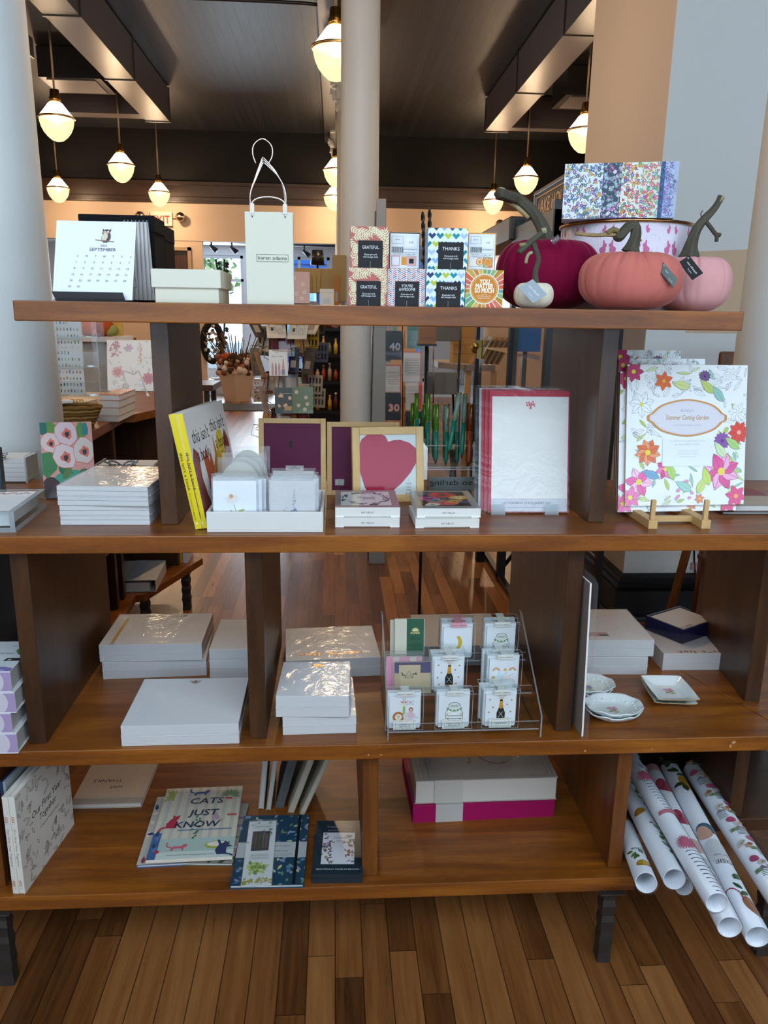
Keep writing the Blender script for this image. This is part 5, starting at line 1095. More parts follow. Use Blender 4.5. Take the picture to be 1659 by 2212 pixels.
# colouring books on a wooden easel
def art_garden(p, W, H, full=True, seed=1):
    p.rect(0, 0, W, H, '#e9edee'); rd = random.Random(seed); L = '#6f7274'
    for k in range(190):
        x, y = rd.random() * W, H * (.45 + .55 * rd.random()) if rd.random() < .75 else rd.random() * H * .45
        if W * .20 < x < W * .80 and H * .28 < y < H * .77 or (y > H * .6 and x < W * .2 and k % 2): continue
        p.oleaf(x, y, 16 + 18 * rd.random(), 5 + 7 * rd.random(), rd.random() * 6.3, L, .5, None if y > H * .5 and rd.random() < .75 else rd.choice(['#b9c96a', '#cfdc8a', '#9cc9b6', '#dfe6b8']))
        if k % 3: p.k -= 1
    for x, y, r in ((.12, .72, 30), (.93, .66, 24), (.86, .93, 18), (.72, .86, 16), (.30, .93, 14)): p.flower(x * W, y * H, r, 7, '#e9edee', '#d3cf5a' if x < .2 else '#e3e0d6', .3, .6, L, .16)
    F = [(.05, .95, 24, '#b8245f', '#e0d030', 7), (.30, .885, 22, '#e0672a', '#d9a52a', 6), (.64, .92, 14, '#6d4a86', '#4a3060', 12), (.18, .38, 30, '#ee9a66', '#e6d83a', 9), (.33, .26, 24, '#dc3a82', '#e6d04a', 7), (.11, .17, 34, '#ea5aa0', '#e0d83a', 6), (.04, .06, 26, '#f07ab0', '#e6e04a', 6), (.80, .24, 44, '#e0408c', '#e8cf3a', 8), (.94, .52, 26, '#e04a3a', '#f0a89a', 9), (.80, .46, 20, '#8a56a8', '#5c3a86', 14), (.93, .06, 26, '#e63a7c', '#f0a050', 6), (.62, .045, 12, '#e98a5a', '#f0c84a', 6)]
    for i, (x, y, r, c, cc, n) in enumerate(F): p.flower(x * W, y * H, r, n, c, cc, i * .4, .62, '#7a3a4a', .2, col2={'#ee9a66': '#e0703a', '#dc3a82': '#ee80b4', '#e0408c': '#f3a8cc', '#ea5aa0': '#f6bcd8'}.get(c))
    for k in range(16): x = W * (.42 + .24 * rd.random()); y = H * (.05 + .14 * rd.random()); p.oleaf(x, y, 9, 7, rd.random() * 6, '#7a3a5a', .35, '#e79ac4')
    for x, y, a_, c in ((.55, .10, 2.6, '#9ccfc0'), (.60, .08, 1.1, '#c6d86a'), (.72, .80, 2.4, '#b9c96a'), (.52, .84, 2.9, '#cfd88a'), (.83, .34, 2.2, '#cfe4b0'), (.40, .18, 1.9, '#a9cf5c'), (.28, .20, 2.8, '#6aa0c0'), (.80, .74, 2.2, '#8fc0b0'), (.70, .14, 1.9, '#c2d84a'), (.95, .40, 2.5, '#a9cf7a')): p.oleaf(x * W, y * H, 44, 19, a_, L, .45, c)
    if full:
        cx, cy, rx_, ry_ = W * .50, H * .625, W * .275, H * .115
        def plaque(s):
            P = []
            for k in range(48):
                a_ = 2 * PI * k / 48; q = 1 + .12 * abs(math.cos(2 * a_)) ** 3 - .05 * math.cos(4 * a_); q += .08 * (abs(math.cos(a_)) > .985); P.append((cx + rx_ * s * q * math.cos(a_), cy + ry_ * (s if s < 1 else s * 1.02) * q * math.sin(a_)))
            return P
        p.poly(plaque(1.06), '#c98a4a'); p.up(); p.poly(plaque(.99), '#d9d6dc'); p.up(); q = plaque(.95); p.line(q + q[:1], .4, '#a9a0a0')
        p.text("Kristy's", cx, cy + 13, 10, '#b3a6b4', w=30, bold=.12); p.text('Summer Cutting Garden', cx, cy - 4, 15, '#b08a5c', w=100, shear=.25, bold=.15); p.text('A WATERCOLORING BOOK', cx, cy - 18, 5.5, '#b3a6b4', w=64)
        p.poly([(W * .3, H * .28), (W * .72, H * .28), (W * .72, H * .48), (W * .3, H * .48)], '#e4eaee'); p.up()
        p.text('ILLUSTRATIONS AND INSPIRATIONAL WORDS', cx + 2, H * .455, 4.6, '#a9b0b8', w=82); p.text('by Artist KRISTY RICE', cx + 2, H * .43, 6, '#a9b0b8', w=58)
        for k, s in enumerate(('25 illustrations printed on', 'quality watercolor paper,', 'ready for you to paint.')): p.text(s, cx + 4, H * (.385 - k * .02), 4.6, '#b3bac0')
EZ = Z2 + .018
def gbook(label, k, dx, dz, seed, full, wf=1.0):
    a = at(1350, 1093, z=Z2 + .030); b = at(1606, 1089, z=Z2 + .030); lean = .17; u, w, H_ = lean_axes(a, b, (1336, 787), lean); w *= wf; n = Vector((-u.y, u.x, 0)); th = .008
    a = a + n * (.0095 * k / math.cos(lean)) + u * dx + Vector((0, math.sin(lean), math.cos(lean))) * dz
    t = T('colouring_book', label, 'book', a, group='floral watercolouring books on the wooden easel'); t.rotation_euler = (-lean, 0, math.atan2(u.y, u.x))
    m = MB('gloss', '#e4e8ea'); m.box(0, 0, 0, w, .001, H_); m.box(0, th - .001, 0, w, th, H_); m.box(0, .001, 0, .001, th - .001, H_, col='#b9854a'); m.obj('cover', t); m = MB('paper', '#dcdcd8'); m.box(.001, .001, .001, w - .001, th - .001, H_ - .001); m.obj('page_block', t)
    m = MB('gloss'); m.dz = .0000032; m.plane((0, -.0002, 0), (1, 0, 0), (0, 0, 1)); m.clip(0, 0, w * 1000, H_ * 1000); art_garden(m, w * 1000, H_ * 1000, full, seed); m.obj('cover_print', t)
gbook('rearmost floral colouring book peeking out at the top left', 3, -.012, .030, 5, False, .53)
gbook('third floral colouring book peeking above the front two', 2, -.012, .012, 4, False, .72)
gbook('lower floral colouring book whose bottom edge shows under the front one', 1, -.012, -.016, 3, False)
gbook("front colouring book titled Kristy's Summer Cutting Garden", 0, 0, 0, 1, True)
t = T('wooden_easel', 'pale wooden easel holding up the colouring books', 'easel', (at(1412, 1143, z=Z2).x, at(1412, 1143, z=Z2).y, Z2)); m = MB('pine_x'); gap = at(1525, 1143, z=Z2).x - at(1412, 1143, z=Z2).x
for x0 in (-.012, gap - .010):
    m = MB('pine'); m.box(x0, 0, 0, x0 + .020, .19, .019); m.obj('foot', t, bevel=.001); m = MB('pine'); m.box(x0 + .004, .003, .019, x0 + .014, .011, .062); m.obj('peg', t, bevel=.0008); m = MB('pine'); m.mesh([(x0 + .003, .10, .019), (x0 + .017, .10, .019), (x0 + .017, .17, .20), (x0 + .003, .17, .20), (x0 + .003, .112, .019), (x0 + .017, .112, .019), (x0 + .017, .182, .20), (x0 + .003, .182, .20)], [(0, 1, 2, 3), (7, 6, 5, 4), (0, 4, 5, 1), (1, 5, 6, 2), (2, 6, 7, 3), (3, 7, 4, 0)]); m.obj('upright', t)
m = MB('pine_x'); m.box(.008, .045, .004, gap - .010, .055, .016); m.obj('crossbar', t, bevel=.0008)
# flat books at the right end
book('dark-edged flat book at the bottom right of the second tier', Z2, (1560, 1112), (1700, 1112), h=.008, d=.20, cover='#3a3636', pages='#b9b4ae')
def art_er(p, W, H): p.rect(0, H * .55, W, H * .45, '#8a4a52'); p.text('ER', W * .47, H * .72, 16, '#e6dcd8'); p.rect(0, 0, W, H * .5, '#b9ab98'); [p.line([(0, H * .05 * k), (W, H * .05 * k)], .8, '#8f8578') for k in range(1, 9)]
book('pale photo-covered flat book lying on top of the dark book', Z2 + .0082, (1585, 1105), (1705, 1105), h=.016, d=.17, cover='#8f8780', pages='#c9c6c0', art=art_er)
# ================================================================ third tier
# onion cookbooks at the left edge
def art_onion(p, W, H):
    p.rect(0, 0, W, H, '#dfe4e8'); p.blob(W * .96, H * .70, W * .18, '#3f8a4a', 3, 20, .10, H * .17); p.blob(W * .70, H * .02, W * .34, '#8f84c4', 5, 22, .08, H * .13); p.blob(W * .68, H * -.03, W * .26, '#b9b4e0', 6, 22, .06, H * .1)
    p.text('recettes', W * .72, H * .84, 7, '#3a3d42', rot=PI); p.text('ONION', W * .66, H * .60, 9, '#3a3d42', rot=PI, shear=.2)
    p.poly([(W * .70, H * .33), (W * .74, H * .42), (W * 1.0, H * .42), (W * 1.0, H * .33)], '#2a2728'); p.up(); p.text('30', W * .80, H * .35, 8, '#f0f0f0', bold=.3)
def art_onspine(p, W, H):
    p.clip(0, 0, W, H); p.rect(0, 0, W, H, '#a894b8'); p.circ(W * .62, H * .5, H * .62, '#cdc6cf', 30); p.rect(0, 0, W, H * .045, '#e9e9ea'); p.rect(0, H * .95, W, H * .05, '#d9d8e0'); p.clip(0, 0, 1e3, 1e3); p.cl = None
zz = Z3; n = ['bottom', 'third', 'second', 'topmost']
for k, (xr, yb) in enumerate(((40, 1627), (37, 1627), (43, 1627), (39, 1627))):
    hh = .0465; b = at((40, 37, 43.5, 40.5)[k], 1627, z=Z3); yaw = 0; w = .115
    t = T('onion_book', n[k] + ' book in the stack of onion-print books at the left edge', 'book', (b.x - w - (0, .004, -.002, -.001)[k], b.y + .0, zz), yaw, group='stack of white books with purple onion spines')
    m = MB('paper', '#e9eaec'); m.box(0, 0, 0, w, .15, .002); m.box(0, 0, hh - .002, w, .15, hh); m.box(0, 0, .002, w, .002, hh - .002); m.obj('cover', t, bevel=.0006); m = MB('paper', '#b5b1ab'); m.box(.003, .002, .002, w - .004, .147, hh - .002); m.obj('page_block', t)
    p = MB('gloss'); p.plane((0, -.0002, 0), (1, 0, 0), (0, 0, 1)); art_onspine(p, w * 1000, hh * 1000); p.obj('spine_print', t)
    if k == 3: p = MB('gloss'); p.plane((0, 0, hh + .0002), (1, 0, 0), (0, 1, 0)); p.clip(0, 0, w * 1000, 150); art_onion(p, w * 1000, 150); p.obj('cover_print', t)
    zz += hh + .0004
# black albums and a pale book standing behind them
a = at(0, 1420, z=Z3 + .20); m = MB('plastic', '#0a0a0b'); m.box(-.20, 0, 0, 0, .012, .365)
o = m.obj('black_album', bevel=.002); o.location = (-.708, 1.72, Z3); tag(o, 'black album standing behind the onion books at the left edge', 'album')
m = MB('paper', '#9f9b98')
for k in range(5): m.box(k * .0042, 0, 0, k * .0042 + .0036, .18, .345 - k * .001, col='#8f8b8a' if k % 2 else '#a9a5a3')
o = m.obj('page_stack'); o.location = (-.7055, 1.72, Z3); tag(o, 'grey edged pages standing between the black album and the divider', 'pages')
m = MB('paper', '#b9b2a8'); m.box(0, 0, 0, .17, .02, .05); m.box(0, 0, .05, .17, .02, .11, col='#a59a8a'); o = m.obj('pale_book', bevel=.001); o.location = (-.85, 1.74, Z3 + .3655); tag(o, 'pale book lying on top of the black album at the left edge', 'book')
# notepads
def art_bee(p, W, H):
    x, y, c = W * .5, H * .90, '#6b5f50'; p.circ(x, y, 4.2, c, 12, 6.5); p.circ(x, y + 7, 2.8, c)
    for k in range(3): p.rect(x - 4.5, y - 4 + k * 3, 9, .8, '#cfc6b6')
    for s in (-1, 1):
        p.leaf(x, y + 3, 16, 6, .25 if s > 0 else PI - .25, '#a59c8c'); p.leaf(x, y + 1, 12, 4.5, -.35 if s > 0 else PI + .35, '#a59c8c'); p.line([(x, y + 9), (x + 3 * s, y + 14)], .5, c)
        for q in (0, -4): p.line([(x, y + q), (x + 7 * s, y + q - 5)], .5, c)
pad('white notepad with a small bee lying alone in front of the left bay', Z3, (263, 1612), (517, 1606), (261, 1569), (310, 1467), art=art_bee, grp=None, col='#e6e9ec')
def art_getit(p, W, H):
    g = '#d9a441'; a_ = math.atan2(H * .75, W * .06); p.poly([(W * .10, H * .10), (W * .135, H * .10), (W * .135, H * .80), (W * .118, H * .88), (W * .10, H * .80)], g); p.up(); p.line([(W * .1175, H * .12), (W * .1175, H * .80)], .8, '#a9762a'); p.poly([(W * .10, H * .02), (W * .135, H * .02), (W * .135, H * .10), (W * .10, H * .10)], '#b3a79a'); p.up(); p.poly([(W * .112, H * .85), (W * .124, H * .85), (W * .118, H * .88)], '#7a6a5a'); p.up()
    p.text('get it done', W * .52, H * .92, 18, '#8f8072', rot=PI, shear=.3, w=W * .42)
t, a, yw, w, d, h = pad('lower notepad in the wrapped pair at the back of the left bay', Z3, (223, 1468), (447, 1459), (219, 1432), None, d=.215, halves=1, side='#c2c2c2')
pad('upper notepad with a gold pencil and get it done lettering', Z3 + h + .0014, (216, 1430), (437, 1426), (212, 1394), (264, 1327), art=art_getit, halves=1, side='#c4c4c4', col='#dedbd8')
t, a, yw, w, d, h = pad('bottom notepad of the stack beside the middle divider', Z3, (453.5, 1466), (560, 1462), (453, 1446), None, d=.20, yaw=-.01, halves=1, wrap=False, side='#c6c6c6')
t, a, yw, w, d, h2 = pad('upper notepads of the stack beside the middle divider, wrapped together', Z3 + h + .0004, (453, 1446), (560, 1443), (452, 1403), None, d=.20, yaw=-.01, halves=2, side='#c8c8c8', col='#dedbd8', art=lambda p, W, H: p.blob(W * .86, H * .93, 6, '#7a7068', 2, 9, .4, 3))
def art_shit(p, W, H):
    g = '#c98f3a'; q = p; q.text('sh*t list', W * .46, H * .20, 26, g, rot=PI, w=W * .66, bold=.25, mat='metal')
t, a, yw, w, d, h = pad('wide wrapped notepad with upside-down gold sh*t list lettering', Z3, (618, 1468), (822, 1459), (611, 1428), (622, 1358), art=art_shit, halves=1, side='#bdbdbd', col='#dedad6')
def art_ball(p, W, H):
    x, y = W * .52, H * .89; p.poly([(x - 15, y), (x - 9, y + 6), (x, y + 8.5), (x + 9, y + 6), (x + 15, y), (x + 9, y - 6), (x, y - 8.5), (x - 9, y - 6)], '#b9823a', 'metal'); p.up(); p.line([(x - 6, y + 1), (x + 6, y + 1)], 1, '#e9ded0')
    for k in range(4): p.line([(x - 5 + k * 3.3, y - 1), (x - 5 + k * 3.3, y + 3)], .7, '#e9ded0')
    for s in (-1, 1): p.line([(x + s * 11, y - 4), (x + s * 10, y), (x + s * 11, y + 4)], .9, '#e9ded0')
t, a, yw, w, d, h = pad('lower white notepad sticking out under the football notepad', Z3, (611, 1588), (769, 1583), (611, 1550), None, d=.185, halves=1, wrap=True, side='#cfcfcf')
pad('upper white notepad with a small bronze football', Z3 + h + .001, (596, 1549), (754, 1549), (595, 1504), (612, 1430), art=art_ball, halves=2, side='#cfcfcf', col='#e4e7ea')
def art_T(p, W, H): p.text('T', W * .62, H * .70, 46, '#c08f42', rot=PI, sx=1.5, mat='metal', bold=.6)
pad('wrapped notepad with an upside-down gold T behind the card stand', Z3, (905, 1440), (1095, 1436), None, (868, 1328), h=.058, art=art_T, halves=1, side='#b5b1ae', col='#d3cdc8')
# clear stepped card stand
a = at(836, 1600, z=Z3); b = at(1169, 1592, z=Z3); yw = math.atan2(b.y - a.y, b.x - a.x) + .0; W0 = (b - a).length; D0 = .245; HB = .205; Hf = .034
t = T('card_stand', 'clear stepped acrylic stand full of small gift card boxes', 'stand', (a.x, a.y, Z3), yw); th = .0035
for x0 in (0, W0 - th):
    m = MB('acrylic'); m.M = Matrix.Translation((x0 + th, 0, 0)) @ Matrix(((0, 0, -1, 0), (1, 0, 0, 0), (0, 1, 0, 0), (0, 0, 0, 1))); m.prism([(0, 0), (D0, 0), (D0, HB), (D0 - .02, HB), (0, .05)], 0, th); m.obj('side_panel', t)
    e = MB('acrylic_edge'); q = .0003; e.box(x0, -q, 0, x0 + th, 0, .05); e.mesh([(x0, -q, .05), (x0 + th, -q, .05), (x0 + th, D0 - .02, HB + q), (x0, D0 - .02, HB + q)], [(0, 1, 2, 3)]); e.box(x0, D0 - .02, HB, x0 + th, D0, HB + q); e.obj('side_edge', t)
steps = [(.012, .012), (.085, .062), (.155, .112)]
m = MB('acrylic')
for k, (y0, z0) in enumerate(steps):
    y1 = steps[k + 1][0] if k < 2 else D0 - .01; m.box(th, y0, z0, W0 - th, y1, z0 + .003); m.box(th, y0, z0 + .003, W0 - th, y0 + .003, z0 + .020)
    if k < 2: m.box(th, y1, z0 + .003, W0 - th, y1 + .003, steps[k + 1][1])
m.obj('steps', t); e = MB('acrylic_edge')
for y0, z0 in steps: e.box(th, y0 - .0003, z0, W0 - th, y0, z0 + .003); e.box(th, y0, z0 + .020, W0 - th, y0 + .003, z0 + .0204)
e.obj('step_edge', t)
O = Vector((a.x, a.y, Z3)); cy, sy = math.cos(yw), math.sin(yw)
def loc(x, y, z): return O + Vector((x * cy - y * sy, x * sy + y * cy, z))
def art_safari(p, W, H):
    y = H * .30; p.circ(W * .30, y + 4, 12.5, '#b56a35', 18)
    for k in range(18): p.leaf(W * .30, y + 4, 15, 2.4, k * .35, '#b56a35')
    p.circ(W * .30, y + 4, 8, '#e6d8c0'); p.circ(W * .27, y + 6, .9, '#333333'); p.circ(W * .33, y + 6, .9, '#333333'); p.circ(W * .30, y + 2.5, 1.2, '#7a4a2a', 6); p.rect(W * .44, y + 6, 5.5, 26, '#a9bf6a'); p.rect(W * .44 + 1, y + 10, 3, 3, '#7f9a4a'); p.rect(W * .44 + 2, y + 20, 3, 3, '#7f9a4a'); p.circ(W * .475, y + 37, 6, '#e4dcc8', 14, 7.5)
    for s in (-1, 1): p.line([(W * .475 + s * 2, y + 42), (W * .475 + s * 2.5, y + 50)], .8, '#6a5a4a'); p.leaf(W * .475, y + 39, 9, 4, .3 if s > 0 else PI - .3, '#d98a9a'); p.circ(W * .475 + s * 2.2, y + 38, .8, '#333333', 6)
    p.circ(W * .66, y + 6, 14, '#d6cdd0', 20, 10); p.circ(W * .58, y + 6, 8, '#d9d0d2', 16); p.circ(W * .70, y + 9, 7, '#dfb9bd', 14, 9); p.line([(W * .55, y + 3), (W * .51, y - 4), (W * .56, y - 6)], 2.2, '#c9bfc2'); p.circ(W * .555, y + 8, .8, '#333333', 6); p.line([(W * .84, y + 4), (W * .92, y + 1), (W * .93, y + 5)], .8, '#9a9092'); p.circ(W * .71, y + 22, 5, '#8a4a3a'); p.circ(W * .71, y + 21, 3.2, '#e3c2a8'); p.circ(W * .66, y + 23, 1.8, '#c98a7a', 8); p.circ(W * .76, y + 23, 1.8, '#c98a7a', 8)
    for an in (.6, 2.4, -.5, 3.6): p.oleaf(W * .68, H * .80, 9, 5, an, '#8a8a94', .5, '#e9e9ee')
def art_car(p, W, H):
    x, y, g, K = W * .52, H * .42, '#c9ccc6', '#4a4c4a'; p.poly([(x - 17, y + 2), (x - 15, y + 14), (x - 11, y + 25), (x - 5, y + 28), (x + 5, y + 28), (x + 11, y + 25), (x + 15, y + 14), (x + 17, y + 2)], K); p.up(); p.poly([(x - 16, y + 2), (x - 14, y + 14), (x - 10, y + 24), (x - 5, y + 27), (x + 5, y + 27), (x + 10, y + 24), (x + 14, y + 14), (x + 16, y + 2)], '#dfe1da'); p.up(); p.poly([(x - 10, y + 16), (x - 8, y + 22), (x + 8, y + 22), (x + 10, y + 16)], '#b9bdb4'); p.up()
    p.poly([(x - 19, y - 12), (x - 20, y + 3), (x - 15, y + 10), (x + 15, y + 10), (x + 20, y + 3), (x + 19, y - 12)], K); p.up(); p.poly([(x - 18, y - 11), (x - 19, y + 3), (x - 14, y + 9), (x + 14, y + 9), (x + 19, y + 3), (x + 18, y - 11)], '#e6e7e2'); p.up(); p.rect(x - 18, y - 6, 36, 2.2, '#9a9d98'); p.rect(x - 16, y - 16, 5, 5, '#2e2e2e'); p.rect(x + 11, y - 16, 5, 5, '#2e2e2e'); p.rect(x - 5, y - 2, 10, 4, '#f4f4f0'); p.circ(x - 15, y - 1, 2, '#c9a08a'); p.circ(x + 15, y - 1, 2, '#c9a08a')
    for k in range(13): f = k / 12; p.circ(x - 16 + 32 * f, y + 13 - 6 * math.sin(f * PI), 2.3, '#5f7f56' if k % 2 else '#9fb592', 8)
    for k in range(4): p.circ(x - 12 + 8 * k, y + 9, 1.6, '#f2efe8', 8)
def art_bottle(p, W, H):
    x, y = W * .52, H * .14; p.poly([(x - 9, y), (x - 9.5, y + 22), (x - 4, y + 36), (x + 4, y + 36), (x + 9.5, y + 22), (x + 9, y)], '#23291f'); p.up(); p.poly([(x - 5, y + 34), (x - 3.2, y + 52), (x + 3.2, y + 52), (x + 5, y + 34)], '#d99a2e'); p.up(); p.circ(x, y + 36, 4.2, '#c9883a'); p.rect(x - 3.4, y + 50, 6.8, 4, '#23291f'); p.rect(x - 8.5, y + 2, 17, 3, '#b98a4a'); p.line([(x - 6, y + 10), (x + 4, y + 24)], .8, '#d9d5cc'); p.line([(x + 6, y + 10), (x - 4, y + 24)], .8, '#d9d5cc')
    for k in range(13): an = .35 + k * .19; p.line([(x, y + 54), (x + math.cos(an) * (16 + 4 * math.sin(k * 5)), y + 54 + math.sin(an) * (18 + 3 * math.sin(k * 3)))], .5, '#d3b59a')
    for sx, sy_ in ((.14, .84), (.86, .82), (.72, .68), (.25, .60), (.12, .44), (.84, .45), (.18, .22), (.76, .24)): p.flower(W * sx, H * sy_, 2.6, 5, '#b9824a', '#b9824a', .3, .6)
def art_unicorn(p, W, H):
    for x in (.24, .80):
        for r, c in ((9, '#d98a86'), (7, '#e6b98a'), (5, '#b9c99a'), (3, '#f2efe8')): p.circ(W * x, H * .62, r, c, 16)
        p.rect(W * x - 9.5, H * .62 - 10, 19, 10, '#ebebee')
    for x, y in ((.55, .66), (.15, .40)): p.flower(W * x, H * y, 5, 5, '#e0b04a', '#e0b04a', .3, .6)
    p.oleaf(W * .42, H * .32, 22, 9, 1.9, '#a9c4d0', .6, '#dde9ee'); p.oleaf(W * .48, H * .32, 22, 9, 1.2, '#a9c4d0', .6, '#dde9ee'); p.blob(W * .62, H * .40, 9, '#f0dcd8', 3, 12, .2, 6); p.line([(W * .70, H * .46), (W * .84, H * .54)], 1, '#d9a08a')
def art_moon(p, W, H):
    P = [(math.cos(t_) * 22, math.sin(t_) * 22) for t_ in [-.9 + k * .2 for k in range(10)]] + [(math.cos(t_) * 19 - 6, math.sin(t_) * 20) for t_ in [.8 - k * .17 for k in range(10)]]
    p.poly([(W * .34 + x, H * .50 + y) for x, y in P], '#d9b036'); p.up()
def giftbox(label, px, py, step, art, tagc='#d9dad2', dy=0, msg=None, w=.083, h=.092, dp=.026, bandtxt=True):
    y0, z0 = steps[step]; q = at_plane(px, py, loc(0, y0 + .0045 + dy, 0), Vector((-sy, cy, 0))) - O; x0 = q.x * cy + q.y * sy
    t = T('gift_card_box', label, 'box', loc(x0, y0 + .0045 + dy, z0 + .0032), yw, group='clear boxes of small gift cards in the stand')
    m = MB('paper', '#e2e4e6'); m.box(.008, .004, .003, w - .008, dp - .006, h - .012, front='#e6e7e9', top='#eef1f4'); m.box(.004, .010, .003, w - .005, dp - .004, h - .006, top='#f0f3f6'); m.obj('cards', t)
    m = MB('acrylic'); m.box(0, 0, 0, w, dp, h); m.obj('clear_box', t, bevel=.001); e = MB('acrylic_edge'); q = .0004
    for xx in (0, w - .001): e.box(xx, -q, 0, xx + .001, .0, h)
    e.box(0, -q, h - .001, w, 0, h + q); e.box(0, 0, h, .001, dp, h + q); e.box(w - .001, 0, h, w, dp, h + q); e.box(0, dp - .001, h, w, dp, h + q); e.box(0, -q, 0, w, 0, .001); e.obj('box_edges', t)
    m = MB('paper'); m.plane((.008, .0037, .003), (1, 0, 0), (0, 0, 1)); m.dz = .000008; art(m, (w - .016) * 1000, (h - .015) * 1000); m.obj('printed_design', t)
    s = MB('paper', tagc); s.box(w * .30, -.0014, h - .010, w * .74, -.0006, h + .001); s.box(w * .40, -.0010, h + .0006, w * .62, dp + .001, h + .0012, col='#dfe6e0' if tagc != '#d99aa4' else '#c98a94')
    s.plane((w * .30, -.0016, h - .010), (1, 0, 0), (0, 0, 1)); s.text('karen adams', w * 220, 3.2, 5.6, '#4a4c48', w=w * 400); s.plane((w * .40, .004, h + .0014), (1, 0, 0), (0, 1, 0)); s.frame(2, 0, w * 180, 14, .4, '#4a4c48'); s.line([(2, 14), (w * 110, 5), (w * 200, 14)], .4, '#4a4c48'); s.obj('label_band', t)
    if msg:
        b_ = MB('paper'); b_.plane((w * .20, -.0012, .002), (1, 0, 0), (0, 0, 1)); bw = w * 600; b_.rect(0, 0, bw, 23, '#e6e6de')
        for k in range(26): b_.circ(2 + (bw - 4) * (k % 13) / 12, 2 if k < 13 else 21, 1.1, ['#c9485a', '#3f7a5a', '#d9a04a', '#8ab0a0'][k % 4] if msg[2] else '#8a9a80', 7)
        b_.frame(5, 5, bw - 10, 13.5, .5, '#5a5c56'); b_.text(msg[0], bw / 2, 12 if msg[1] else 9.5, 5.2, '#3a3c38', shear=.25, w=bw * .6); b_.text(msg[1], bw / 2, 6.8, 5.2, '#3a3c38', shear=.25, w=bw * .5) if msg[1] else None; b_.obj('message_label', t)
giftbox('front left gift card box with safari animals reading Oh Baby it\'s a Wild World', 833, 1570, 0, art_safari, msg=("Oh Baby it's a", 'Wild World!', True))
giftbox('front middle gift card box with a garlanded car seen from behind', 939, 1570, 0, art_car, msg=('Best Day', 'Ever!', False))
giftbox('front right gift card box with a champagne bottle reading Congratulations', 1040, 1566, 0, art_bottle, msg=('Congratulations!', '', False))
giftbox('gift card box standing right behind the front right champagne one', 1031, 1560, 0, art_bottle, dy=.028)
giftbox('middle-row gift card box with a champagne bottle and gold stars', 930, 1480, 1, art_bottle)
giftbox('gift card box behind the middle-row champagne one', 925, 1475, 1, art_bottle, dy=.028)
giftbox('middle-row gift card box with rainbows and a winged unicorn', 1049, 1476, 1, art_unicorn)
giftbox('gift card box tucked behind the rainbow one', 1038, 1470, 1, art_unicorn, dy=.028)
giftbox('back-row gift card box with a gold crescent moon and pink label', 949, 1440, 2, art_moon, tagc='#d99aa4')
giftbox('gift card box behind the crescent moon one', 948, 1436, 2, art_moon, tagc='#d99aa4', dy=.028)
giftbox('back-row gift card box with a car, at the right of the stand', 1042, 1440, 2, art_car)
giftbox('gift card box behind the back-row car one', 1040, 1436, 2, art_car, dy=.028)
# paper packets at the left of the stand
def packet(label, px, py, step, w, h, body, art=None, dy=0, lean=.12, sleeve=True):
    y0, z0 = steps[step]; q = at_plane(px, py, loc(0, y0 + .0045 + dy, 0), Vector((-sy, cy, 0))) - O; x0 = q.x * cy + q.y * sy
    t = T('paper_packet', label, 'packet', loc(x0, y0 + .0045 + dy, z0 + .0034), 0, group='small packets in the stand'); t.rotation_euler = (-lean, 0, yw)
    m = MB('paper', body); m.box(0, 0, 0, w, .006, h); m.obj('packet_body', t, bevel=.0008)
    if art: m = MB('paper'); m.plane((0, -.0002, 0), (1, 0, 0), (0, 0, 1)); art(m, w * 1000, h * 1000); m.obj('printed_label', t)
    if sleeve: m = MB('bag'); m.box(-.003, -.002, -.0003, w + .003, .0075, h + .012); m.obj('cellophane_sleeve', t)
def art_papier(p, W, H):
    p.rect(W * .40, 0, W * .58, H, '#2f5a44'); x = W * .69; g = '#d9c98a'
    for k in range(11): an = .15 + k * .284; p.leaf(x, H * .70, 10, 2, an, g); p.k -= 1
    p.up(2); p.text('PAPIER', x, H * .635, 6.5, g, w=22, bold=.15); p.text('Flower', x, H * .54, 6, '#16281e', w=16, shear=.2); p.text('PEN CLIP', x, H * .49, 5.6, '#16281e', w=24)
    for k, s in enumerate(('KEEP YOUR PEN AND', 'YOUR PAPER TOGETHER', 'FOREVER')): p.text(s, x, H * (.38 - .035 * k), 3, '#16281e', w=(28, 32, 14)[k])
packet('cream packet with a dark green pen clip label at the back left of the stand', 852, 1450, 2, .070, .100, '#c9c4b0', art_papier, sleeve=False)
packet('plain cream packet behind the green pen clip packet', 842, 1450, 2, .078, .094, '#bdb9a6', None, dy=.01, sleeve=False)
def art_pink(p, W, H):
    p.rect(0, 0, W, H, '#d3c8b4'); p.rect(0, 0, W * .18, H, '#d98aa8'); p.rect(W * .36, H * .2, W * .3, H * .8, '#d98aa8'); p.rect(W * .84, H * .2, W * .16, H * .8, '#d98aa8')
def art_kraft(p, W, H):
    p.rect(0, H * .66, W, H * .34, '#3f2f5c'); p.rect(W * .12, 0, W * .60, H * .92, '#bca985'); p.rect(W * .0, 0, W * .16, H * .66, '#b09c78'); p.rect(W * .72, 0, W * .28, H * .66, '#b7a37f'); x, y = W * .40, H * .62; p.line([(x - 10, y - 8), (x, y + 8), (x + 10, y - 8), (x - 10, y - 8)], .8, '#1e1c1e'); p.line([(x - 10, y - 8), (x, y - 2), (x + 10, y - 8)], .8, '#1e1c1e')
    for k in range(6): p.leaf(x + (14 if k % 2 else -14), y - 2 + k, 7, 3, k * 1.1, '#1e1c1e')
packet('pink and cream striped packet in the middle left of the stand', 834, 1500, 1, .082, .082, '#d3c8b4', art_pink, dy=.012)
packet('kraft packet with purple corners and a black envelope drawing', 852, 1505, 1, .082, .074, '#bca985', art_kraft)
